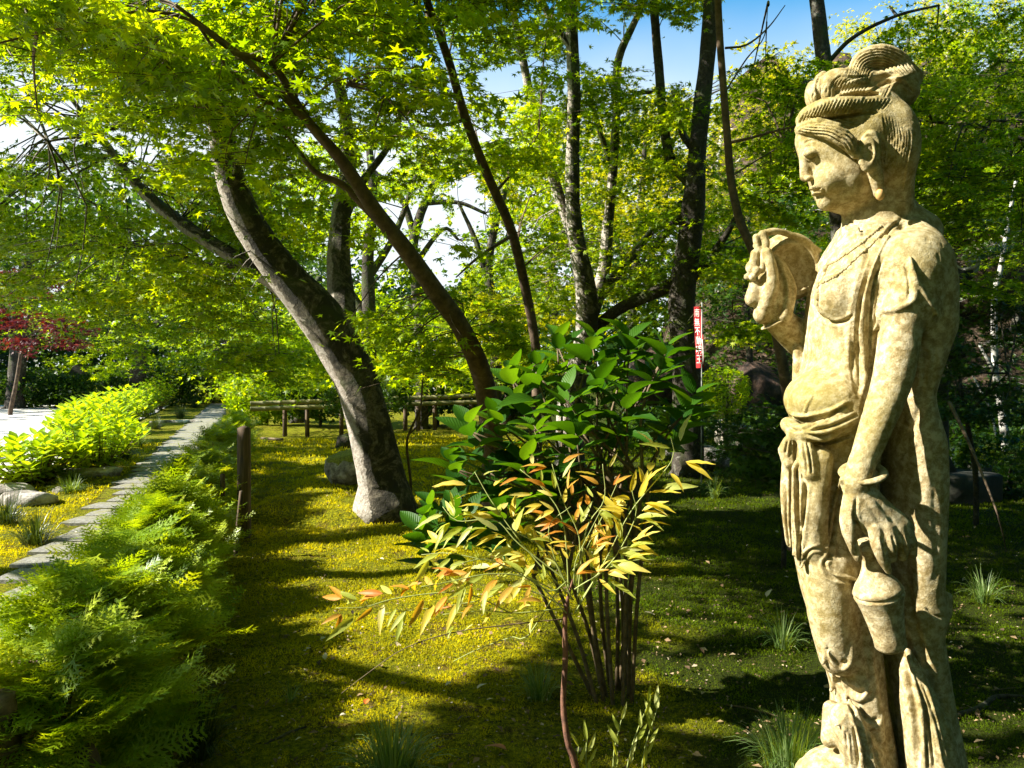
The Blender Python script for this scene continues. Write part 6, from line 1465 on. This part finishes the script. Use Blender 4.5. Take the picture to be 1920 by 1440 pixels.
def post(name, px, py, h, r, label, mt=m_post, lean=0.0, group=None, cat='post', px_top=None):
    g0 = on_ground(px, py); mb = MB(); mb.tube([(g0[0], g0[1], g0[2] - .1), (g0[0] + lean * .5, g0[1], g0[2] + h * .5), (g0[0] + lean, g0[1], g0[2] + h)], [r * 1.03, r, r * .97], 16, rough=.05, res=.12)
    o = link(name, mb.mesh(name), mt); return tag(o, label, cat, group)
post('wooden_post', 458, 1008, 1.03, .062, 'round dark wooden post standing in the hedge in front of the boulder')
gP = 'low stakes under the hedge'
post('stake', 418, 1018, .62, .022, 'thin dark stake just left of the round post', group=gP); post('stake', 440, 1045, .55, .018, 'thin leaning stake in the shade before the round post', lean=.06, group=gP)
post('stake', 362, 1130, .42, .035, 'thick short stake at the edge of the hedge, above the corner', group=gP)
# stump logs at the lower left corner
for k, (a, b_, r, lab) in enumerate([(P(-40, 1400, 2.5), P(165, 1418, 2.45), .016, 'horizontal log among the hedge stems at the bottom left'), (P(160, 1400, 2.45), P(185, 1500, 2.45), .03, 'cut upright stub at the end of the horizontal log'), (P(5, 1300, 2.35), P(20, 1480, 2.4), .035, 'rough upright stub at the bottom left corner')]):
    o = link('log', MB().tube([a, (a + b_) / 2 + np.array([0, 0, .008]), b_], [r, r * 1.1, r], 10, rough=.2, res=.05, seed=k).mesh('log'), m_cane); tag(o, lab, 'log', 'logs under the hedge')
# bamboo rail
m_bam, nt, b = mat('old_bamboo', .55); n1 = noise_n(nt, 3, 4); nt.links.new(ramp(nt, n1.outputs[0], [(.3, (.10, .095, .04)), (.7, (.26, .23, .11))]).outputs[0], b.inputs['Base Color'])
rail = thing('bamboo_rail', 'low rail of two horizontal bamboo poles crossing behind the thick maple', 'railing', tuple(on_ground(540, 812)))
def bamboo(a, b_, r, name='pole', mt=None, par=None):
    a = np.asarray(a); b_ = np.asarray(b_); mb = MB(); L = np.linalg.norm(b_ - a); n_ = max(1, int(L / .33)); pts = []; rs = []
    for i in range(n_):
        t0, t1 = i / n_, (i + 1) / n_
        for t, q in ((t0, 1.08), (t0 + .012 / L, .97), ((t0 + t1) / 2, .96), (t1 - .012 / L, .98)): pts.append(a + (b_ - a) * t); rs.append(r * q)
    pts.append(b_); rs.append(r); mb.tube(pts, rs, 12); return part(name, mb.mesh(name), mt or m_bam, par)
for (x0, y0, d0), (x1, y1, d1) in (((470, 757, 18), (895, 742, 19)), ((470, 767, 17.8), (895, 754, 18.8))):
    bamboo(P(x0, y0, d0), P(x1, y1, d1), .055, par=rail)
for px in (534, 576, 640, 760, 784, 815, 866, 884):
    t = (px - 470) / 425; d = 17.9 + t; top = P(px, 764 - 12 * t, d); mb = MB(); mb.tube([(top[0], top[1], float(gz(top[0], top[1])) - .1), (top[0], top[1], top[2])], [.055, .05], 10, rough=.05); part('post', mb.mesh('post'), m_post, rail)
o = link('fallen_pole', MB().tube([P(490, 822, 16.5), P(530, 824, 16.2)], [.03, .03], 8).mesh('fallen_pole'), m_cane); tag(o, 'pale pole lying at the foot of the bamboo rail', 'pole')
# far fence behind the drive
m_wood, nt, b = mat('dark_timber', .9); n1 = noise_n(nt, 12, 5, .7); nt.links.new(ramp(nt, n1.outputs[0], [(.35, (.03, .025, .02)), (.7, (.12, .10, .075))]).outputs[0], b.inputs['Base Color'])
ff = thing('timber_fence', 'dark timber rail fence at the far side of the drive', 'fence', tuple(P(200, 730, 36)))
for z in (709, 722): part('rail', MB().tube([P(-60, z, 36), P(700, z, 38)], [.07, .07], 8, rough=.05, res=1).mesh('rail'), m_wood, ff)
for px in (15, 62, 105, 166, 230, 283, 340, 400, 470, 540, 610):
    top = P(px, 703, 36.2 + px * .003); part('post', MB().add(*box((top[0], top[1], (top[2] + float(gz(top[0], top[1]))) / 2), (.14, .14, top[2] - float(gz(top[0], top[1])) + .2), 0, .01)).mesh('post', False), m_wood, ff)
# standing tablet
tb = P(148, 745, 34); z0 = float(gz(tb[0], tb[1])); bm = bmesh.new(); pr = [(-.42, 0), (-.46, .9), (-.40, 1.5), (-.2, 1.9), (.05, 2.02), (.3, 1.8), (.42, 1.35), (.46, .7), (.42, 0)]
fv = [bm.verts.new((x, -.14, z)) for x, z in pr]; fi = [bm.verts.new((x * .94, -.18, z * .985 + .01)) for x, z in pr]; bv = [bm.verts.new((x, .14, z)) for x, z in pr]
for i in range(len(pr) - 1):
    bm.faces.new((fv[i], fv[i + 1], bv[i + 1], bv[i])); bm.faces.new((fi[i], fi[i + 1], fv[i + 1], fv[i]))
bm.faces.new(fi); bm.faces.new(bv[::-1]); bmesh.ops.recalc_face_normals(bm, faces=bm.faces); me = bpy.data.meshes.new('stone_tablet'); bm.to_mesh(me); bm.free()
m_dst, nt, b = mat('dark_stone', .9); n1 = noise_n(nt, 6, 6, .7); nt.links.new(ramp(nt, n1.outputs[0], [(.35, (.018, .02, .012)), (.7, (.065, .065, .045))]).outputs[0], b.inputs['Base Color']); bump(nt, b, n1.outputs[0], .5, .02)
o = link('stone_tablet', me, m_dst); o.location = (tb[0], tb[1], z0 - .1); tag(o, 'tall round-topped dark stone tablet beyond the drive', 'stone tablet')
# paired stone posts behind the glossy shrub
for k, (px, top_, lab) in enumerate(((1199, 692, 'short stone pillar with a joint near its top, right behind the glossy shrub'), (1176, 700, 'narrow stone pillar left of the jointed one'))):
    g0 = on_ground(px, 793); s_ = P(px, top_, g0[1]); h_ = s_[2] - g0[2]; t = thing('stone_pillar', lab, 'pillar', tuple(g0)); r = .115 - .05 * k
    part('shaft', MB().tube([g0 + [0, 0, -.1], g0 + [0, 0, h_ * .74]], [r, r * .97], 16, rough=.04).mesh('shaft'), m_dst, t); part('cap', MB().tube([g0 + [0, 0, h_ * .752], g0 + [0, 0, h_ * .97], g0 + [0, 0, h_]], [r, r * .95, r * .6], 16).mesh('cap'), m_dst, t)
# square block below the banner
g0 = on_ground(1404, 760); g0[1] = 15.2; g0[0] = (1405 - 960) / 1440 * 15.2; g0[2] = float(gz(g0[0], g0[1]))
o = link('stone_block', MB().add(*box((0, 0, .16), (.24, .22, .38), 0, .02)).mesh('stone_block', False), m_rock2); o.location = g0 + np.array([0, -.4, .0]); tag(o, 'small square pale stone block at the foot of the rocks', 'stone block')
# red banner
m_red, nt, b = mat('red_cloth', .8); b.inputs['Base Color'].default_value = (.36, .006, .010, 1)
m_white, nt, b = mat('white_print', .8); b.inputs['Base Color'].default_value = (.72, .70, .66, 1)
m_pole, nt, b = mat('steel_pole', .5); b.inputs['Base Color'].default_value = (.25, .27, .25, 1)
D_ = 10.3; bn = thing('banner', 'narrow red vertical banner with white characters on a pole beside the dark trunk', 'banner', tuple(P(1309, 760, D_)))
yaw = math.radians(48)
def bpt(u, v):      # u 0..1 across, v in px down
    a = P(1301 + v * .0, 575, D_); z = P(1301, 575 + v, D_)[2]; W_ = 14 * D_ / 1440; sway = .02 * math.sin(v * .06) + .035 * (v / 115) * math.sin(u * 2.5 + v * .03)
    return np.array([a[0] + u * W_ * .88 + v * .04 * D_ / 1440, a[1] - u * W_ * .6 + sway, z])
V = []; Q = []
for i in range(30):
    for j in range(8): V.append(bpt(j / 7, i / 29 * 115))
    if i:
        for j in range(7): k = (i - 1) * 8 + j; Q.append([k, k + 1, k + 9, k + 8])
V = np.array(V); me = mesh_np('cloth', V, np.array(Q), True); cl_ = part('cloth', me, m_red, bn)
g0 = bpt(1.05, 0); part('pole', MB().tube([(g0[0], g0[1], float(gz(g0[0], g0[1])) - .2), (g0[0], g0[1], g0[2] + .05)], [.010, .008], 8).mesh('pole'), m_pole, bn)
def glyph(ch, u0, u1, v0, v1, label=None):
    cu = bpy.data.curves.new('glyph', 'FONT'); cu.body = ch; cu.size = 1; cu.resolution_u = 3; ob = bpy.data.objects.new('glyph', cu); COL.objects.link(ob)
    dg = bpy.context.evaluated_depsgraph_get(); me = bpy.data.meshes.new_from_object(ob.evaluated_get(dg)); COL.objects.unlink(ob); bpy.data.objects.remove(ob)
    if len(me.vertices) == 0: return
    co = np.zeros(len(me.vertices) * 3); me.vertices.foreach_get('co', co); co = co.reshape(-1, 3); lo, hi = co[:, :2].min(0), co[:, :2].max(0)
    q = (co[:, :2] - lo) / (hi - lo + 1e-9); W3 = np.array([bpt(u0 + (u1 - u0) * a, v1 + (v0 - v1) * b_) for a, b_ in q]); nrm = np.array([.78, -.62, 0]); W3 = W3 + np.array([-.004, -.008, 0])
    me.vertices.foreach_set('co', W3.astype(np.float32).ravel()); me.materials.clear(); me.update(); part('character', me, m_white, bn)
for i, ch in enumerate('南無不動明王'): glyph(ch, .10, .72, 4 + i * 17.4, 19 + i * 17.4)
V = np.array([bpt(u, v) + np.array([-.004, -.008, 0]) for v in np.linspace(62, 108, 12) for u in (.80, .93)]); part('stripe', mesh_np('stripe', V, np.array([[2 * i, 2 * i + 1, 2 * i + 3, 2 * i + 2] for i in range(11)])), m_white, bn)
# stone lantern behind the statue: only its right side shows
LX, LY = P(1752, 600, 9.2)[0], 9.2; lz = float(gz(LX, LY)); lan = thing('stone_lantern', 'tall stone lantern with curled roof corners behind the statue shoulder', 'lantern', (LX, LY, lz))
part('base', MB().add(*box((LX, LY, lz + .12), (1.0, 1.0, .4), .3, .03)).mesh('base', False), m_dst, lan)
part('shaft', MB().tube([(LX, LY, lz + .3), (LX, LY, lz + .5), (LX, LY, lz + 1.3), (LX, LY, lz + 1.55)], [.26, .17, .155, .2], 20, rough=.03).mesh('shaft'), m_dst, lan)
mb = MB(); mb.tube([(LX, LY, lz + 1.55), (LX, LY, lz + 1.68), (LX, LY, lz + 1.78)], [.2, .38, .40], 6); part('platform', mb.mesh('platform', False), m_dst, lan)
for k in range(6):
    a = k * math.pi / 3 + .2; part('panel', MB().add(*box((LX + .21 * math.cos(a), LY + .21 * math.sin(a), lz + 1.98), (.035, .2, .38), a, .008)).mesh('panel', False), m_dst, lan)
n_ = 6; V = []; Q = []; zt = P(1790, 522, LY)[2]; RR = (1822 - 1752) / 1440 * LY
for i in range(9):
    t = i / 8
    for j in range(n_ * 6):
        a = j / (n_ * 6) * 2 * math.pi; c_ = abs(((a / (math.pi / 3)) % 1) - .5) * 2; corner = c_ ** 5
        r = RR * (.16 + .84 * t) * (math.cos(math.pi / 6) / math.cos(((a % (math.pi / 3)) - math.pi / 6)) * .0 + 1 - .13 * (1 - c_)) ; z = zt + .03 + .34 * (1 - t) ** 1.6 - .03 + .06 * corner * t ** 3
        V.append([LX + r * math.cos(a), LY + r * math.sin(a), z])
    if i:
        for j in range(n_ * 6): k = (i - 1) * n_ * 6; Q.append([k + j, k + (j + 1) % (n_ * 6), k + n_ * 6 + (j + 1) % (n_ * 6), k + n_ * 6 + j])
base_n = len(V)
for j in range(n_ * 6): v = V[base_n - n_ * 6 + j]; V.append([v[0], v[1], v[2] - .10])
for j in range(n_ * 6): V.append([LX + (V[base_n + j][0] - LX) * .25, LY + (V[base_n + j][1] - LY) * .25, zt - .12])
for r_ in range(2):
    k = base_n - n_ * 6 + r_ * n_ * 6
    for j in range(n_ * 6): Q.append([k + j, k + (j + 1) % (n_ * 6), k + n_ * 6 + (j + 1) % (n_ * 6), k + n_ * 6 + j])
part('roof', mesh_np('roof', np.array(V), np.array(Q), False), m_dst, lan)
m_pst, nt, b = mat('pale_stone', .85); n1 = noise_n(nt, 20, 5, .7); nt.links.new(ramp(nt, n1.outputs[0], [(.35, (.30, .29, .27)), (.65, (.62, .60, .56))]).outputs[0], b.inputs['Base Color'])
for j in range(6):
    a = j * math.pi / 3 + (0 if j else 0); c0 = np.array([LX, LY, zt + .03]); e = np.array([math.cos(a), math.sin(a), 0]); q = [c0 + e * RR * .35 + [0, 0, .16], c0 + e * RR * .7 + [0, 0, .045], c0 + e * RR * .95 + [0, 0, .04]]
    for s_ in range(10): th = -1.2 + s_ * .62; rr_ = .075 * (1 - s_ * .075); q.append(c0 + e * (RR * 1.0 + rr_ * math.cos(th)) + np.array([0, 0, .12 + rr_ * math.sin(th)]))
    part('corner_scroll', MB().tube(q, [.02, .022, .024] + [.024 - .0012 * s_ for s_ in range(10)], 8, res=.02).mesh('corner_scroll'), m_pst, lan)
part('finial', MB().add(*ball((LX, LY, zt + .48), .13, 14, (1, 1, 1.3))).mesh('finial'), m_dst, lan)
# dim stone things low on the right
o = link('stone_post', MB().tube([on_ground(1800, 835) + [0, 0, -.1], on_ground(1800, 835) + [0, 0, .75], on_ground(1800, 835) + [0, 0, .86]], [.15, .14, .08], 14, rough=.05).mesh('stone_post'), m_dst); tag(o, 'stout dark stone post at the foot of the white-barked sapling, behind the robe', 'stone post')
g0 = on_ground(1832, 905); o = link('small_stone_block', MB().add(*box((g0[0], g0[1], g0[2] + .12), (.26, .22, .3), .2, .03)).mesh('small_stone_block', False), m_dst); tag(o, 'dark square stone block in deep shade right of the statue', 'stone block')
g0 = on_ground(1788, 895); o = link('small_sign', MB().add(*box((g0[0], g0[1], g0[2] + .22), (.07, .03, .4), 0, .004)).mesh('small_sign', False), m_pst); tag(o, 'narrow pale marker board at the edge of the robe', 'marker')
# leaning dark pole with a thin line
o = link('leaning_cane', MB().tube([P(1780, 755, 6.0), P(1812, 820, 5.6), P(1850, 910, 5.2), P(1875, 980, 4.9), on_ground(1887, 1035)], [.016, .012, .008, .005, .004], 7, res=.05).mesh('leaning_cane'), m_bark3); tag(o, 'thin dark cane arching down to the moss right of the statue', 'cane')
# roots and sticks lying on the moss
for k, (pts, r, lab) in enumerate([([(1790, 1345), (1840, 1330), (1870, 1312), (1925, 1310)], .013, 'thick dark root on the moss at the lower right'), ([(1800, 1330), (1850, 1328)], .005, 'thin root beside the thick one'), ([(1340, 1320), (1400, 1330), (1460, 1345)], .005, 'thin stick lying before the statue foot'),
     ([(1860, 1296), (1925, 1290)], .004, 'thin stick above the thick root'), ([(430, 1250), (470, 1265)], .003, 'thin pale stick in the shade beside the hedge'), ([(500, 1400), (540, 1380), (575, 1365)], .009, 'mossy root at the bottom, left of the pale sedge'), ([(830, 1380), (880, 1378)], .003, 'short twig on the moss right of the bottom sedge')]):
    q = [on_ground(a, b_) + [0, 0, r * .6] for a, b_ in pts]; o = link('root' if r > .006 else 'stick', MB().tube(q, [r * .8] + [r] * (len(q) - 2) + [r * .5], 8, rough=.2, res=.04, seed=k).mesh('stick'), m_cane if r < .006 else m_bark); tag(o, lab, 'root' if r > .006 else 'stick')
# tree stump behind the boulder
g0 = on_ground(650, 838); o = link('tree_stump', MB().tube([g0 + [0, 0, -.05], g0 + [0, 0, .12], g0 + [0, 0, .2]], [.24, .2, .19], 18, rough=.15).mesh('tree_stump'), m_bark); tag(o, 'low dark tree stump behind the rounded boulder', 'stump')

# ---------------------------------------------------------------- moss shoots, litter
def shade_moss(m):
    """paint shade into the moss colour: darker and greener on the right-hand side"""
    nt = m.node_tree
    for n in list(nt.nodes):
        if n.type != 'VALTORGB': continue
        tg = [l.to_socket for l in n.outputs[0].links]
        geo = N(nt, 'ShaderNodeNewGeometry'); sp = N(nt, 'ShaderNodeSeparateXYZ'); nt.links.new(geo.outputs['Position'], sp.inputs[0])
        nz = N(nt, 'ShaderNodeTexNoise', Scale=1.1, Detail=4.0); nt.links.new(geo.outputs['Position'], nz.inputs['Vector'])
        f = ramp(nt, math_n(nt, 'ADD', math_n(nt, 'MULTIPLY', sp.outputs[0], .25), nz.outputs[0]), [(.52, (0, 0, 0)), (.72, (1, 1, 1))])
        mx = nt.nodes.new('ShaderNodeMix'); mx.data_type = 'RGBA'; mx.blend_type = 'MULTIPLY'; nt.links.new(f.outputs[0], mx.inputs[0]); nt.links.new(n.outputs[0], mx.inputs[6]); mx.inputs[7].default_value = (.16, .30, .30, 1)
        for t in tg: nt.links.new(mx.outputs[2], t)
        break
gm = np.random.default_rng(21)
def area(n, y0, y1, pw=1.7):
    """points over the seen ground, denser near the camera"""
    y = y0 * (y1 / y0) ** gm.random(n); px = gm.uniform(-60, 1980, n); x = (px - 960) / 1440 * y * 1.03; return x, y
xs_, ys_, ss_ = [], [], []
for cnt_, y0_, y1_, k_, th_ in ((300000, 2.55, 17, .0027, -.12), (170000, 2.5, 9, .0017, -9)):
    x, y = area(cnt_, y0_, y1_)
    on = vnoise(x * 5.5, y * 5.5, 0, 44) + .6 * vnoise(x * 17, y * 17, 0, 45) > th_ - .25 * vnoise(x * .8, y * .8, 0, 47) + .30 * np.clip(1 - np.abs(y - 3.0) / 1.2, 0, 1)
    on &= ~((np.abs(x + 3.3 + .345 * (y - 5.8)) < .52)) & (x > gl(y) + .1)
    xs_.append(x[on]); ys_.append(y[on]); ss_.append(gm.uniform(.5, 1.25, on.sum()) * k_ * y[on])
x, y, s_ = np.concatenate(xs_), np.concatenate(ys_), np.concatenate(ss_); n_ = len(x)
TPLM = (np.array([[-.2, 0, 0], [.26, .0, .1], [.02, .1, 1.0]]), np.array([[0, 1, 2]]))
R_ = frames(n_, .6, g=gm); V, F = scatter(TPLM, np.stack([x, y, gz(x, y) + .006], 1), R_, s_ * 1.5)
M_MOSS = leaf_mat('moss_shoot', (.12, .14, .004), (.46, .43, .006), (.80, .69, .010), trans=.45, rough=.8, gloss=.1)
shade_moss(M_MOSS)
tint = np.clip(.5 + .35 * vnoise(x * 3, y * 3, 0, 50) + .15 * vnoise(x * 14, y * 14, 0, 51) + gm.normal(0, .09, n_), 0, 1)
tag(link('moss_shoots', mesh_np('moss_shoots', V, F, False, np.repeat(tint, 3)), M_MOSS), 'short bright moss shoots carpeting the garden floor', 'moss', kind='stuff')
x, y = area(12000, 2.6, 12); n_ = len(x); V, F = scatter((np.array([[0, 0, 0], [.28, .45, .09], [0, .5, 0], [-.28, .45, .09], [0, 1, -.1]]), np.array([[0, 1, 2], [1, 4, 2], [2, 4, 3], [0, 2, 3]])), np.stack([x, y, gz(x, y) + .014 + .004 * gm.random(n_)], 1), frames(n_, .35, g=gm), gm.uniform(.006, .022, n_) * (1 + 1.2 * (gm.random(n_) < .12)))
m_lit, nt, b = mat('leaf_litter', .8); at = N(nt, 'ShaderNodeAttribute', attribute_name='tint'); nt.links.new(ramp(nt, at.outputs['Fac'], [(0, (.035, .02, .012)), (.5, (.14, .08, .035)), (.8, (.30, .20, .10)), (1, (.5, .42, .30))]).outputs[0], b.inputs['Base Color'])
tag(link('leaf_litter', mesh_np('leaf_litter', V, F, False, np.repeat(gm.random(n_), 5)), m_lit), 'small dead leaves and bits scattered over the moss', 'litter', kind='stuff')
m_orl, nt, b = mat('fresh_orange_leaf', .6); b.inputs['Base Color'].default_value = (.55, .13, .02, 1); m_pll, nt, b = mat('dry_pale_leaf', .7); b.inputs['Base Color'].default_value = (.5, .42, .30, 1); m_brl, nt, b = mat('dry_brown_leaf', .7); b.inputs['Base Color'].default_value = (.28, .11, .05, 1)
for k, (px, py, s_, mt, lab) in enumerate([(685, 1330, .055, m_orl, 'bright orange fallen leaf on the sunlit moss'), (950, 1420, .085, m_brl, 'large brown fallen leaf at the bottom edge'), (850, 1290, .06, m_pll, 'pale dry leaf on the moss below the arching shoot'), (710, 1055, .07, m_pll, 'pale dry leaf on the upper sunlit moss'), (895, 1300, .05, m_pll, 'pale leaf right of the other one below the shoot'),
     (610, 1245, .05, m_pll, 'pale leaf near the left edge of the sunlit moss'), (1225, 1160, .05, m_pll, 'pale leaf standing up on the moss right of the canes'), (1275, 1298, .05, m_pll, 'pale leaf in the shade right of the canes'), (635, 1357, .05, m_pll, 'pale leaf just above the pale sedge'), (1437, 1125, .06, m_pll, 'pale leaf caught in the moss left of the statue thigh')]):
    me = mesh_np('fallen_leaf', *broad_leaf(5, .28, .12, .3 + .05 * k, 0, k), True); o = link('fallen_leaf', me, mt); g0 = on_ground(px, py); o.location = g0 + [0, 0, .02]; o.rotation_euler = (.3 + .1 * k, .2 * math.sin(k), k * 1.3); o.scale = (s_,) * 3; tag(o, lab, 'leaf', 'fallen leaves')
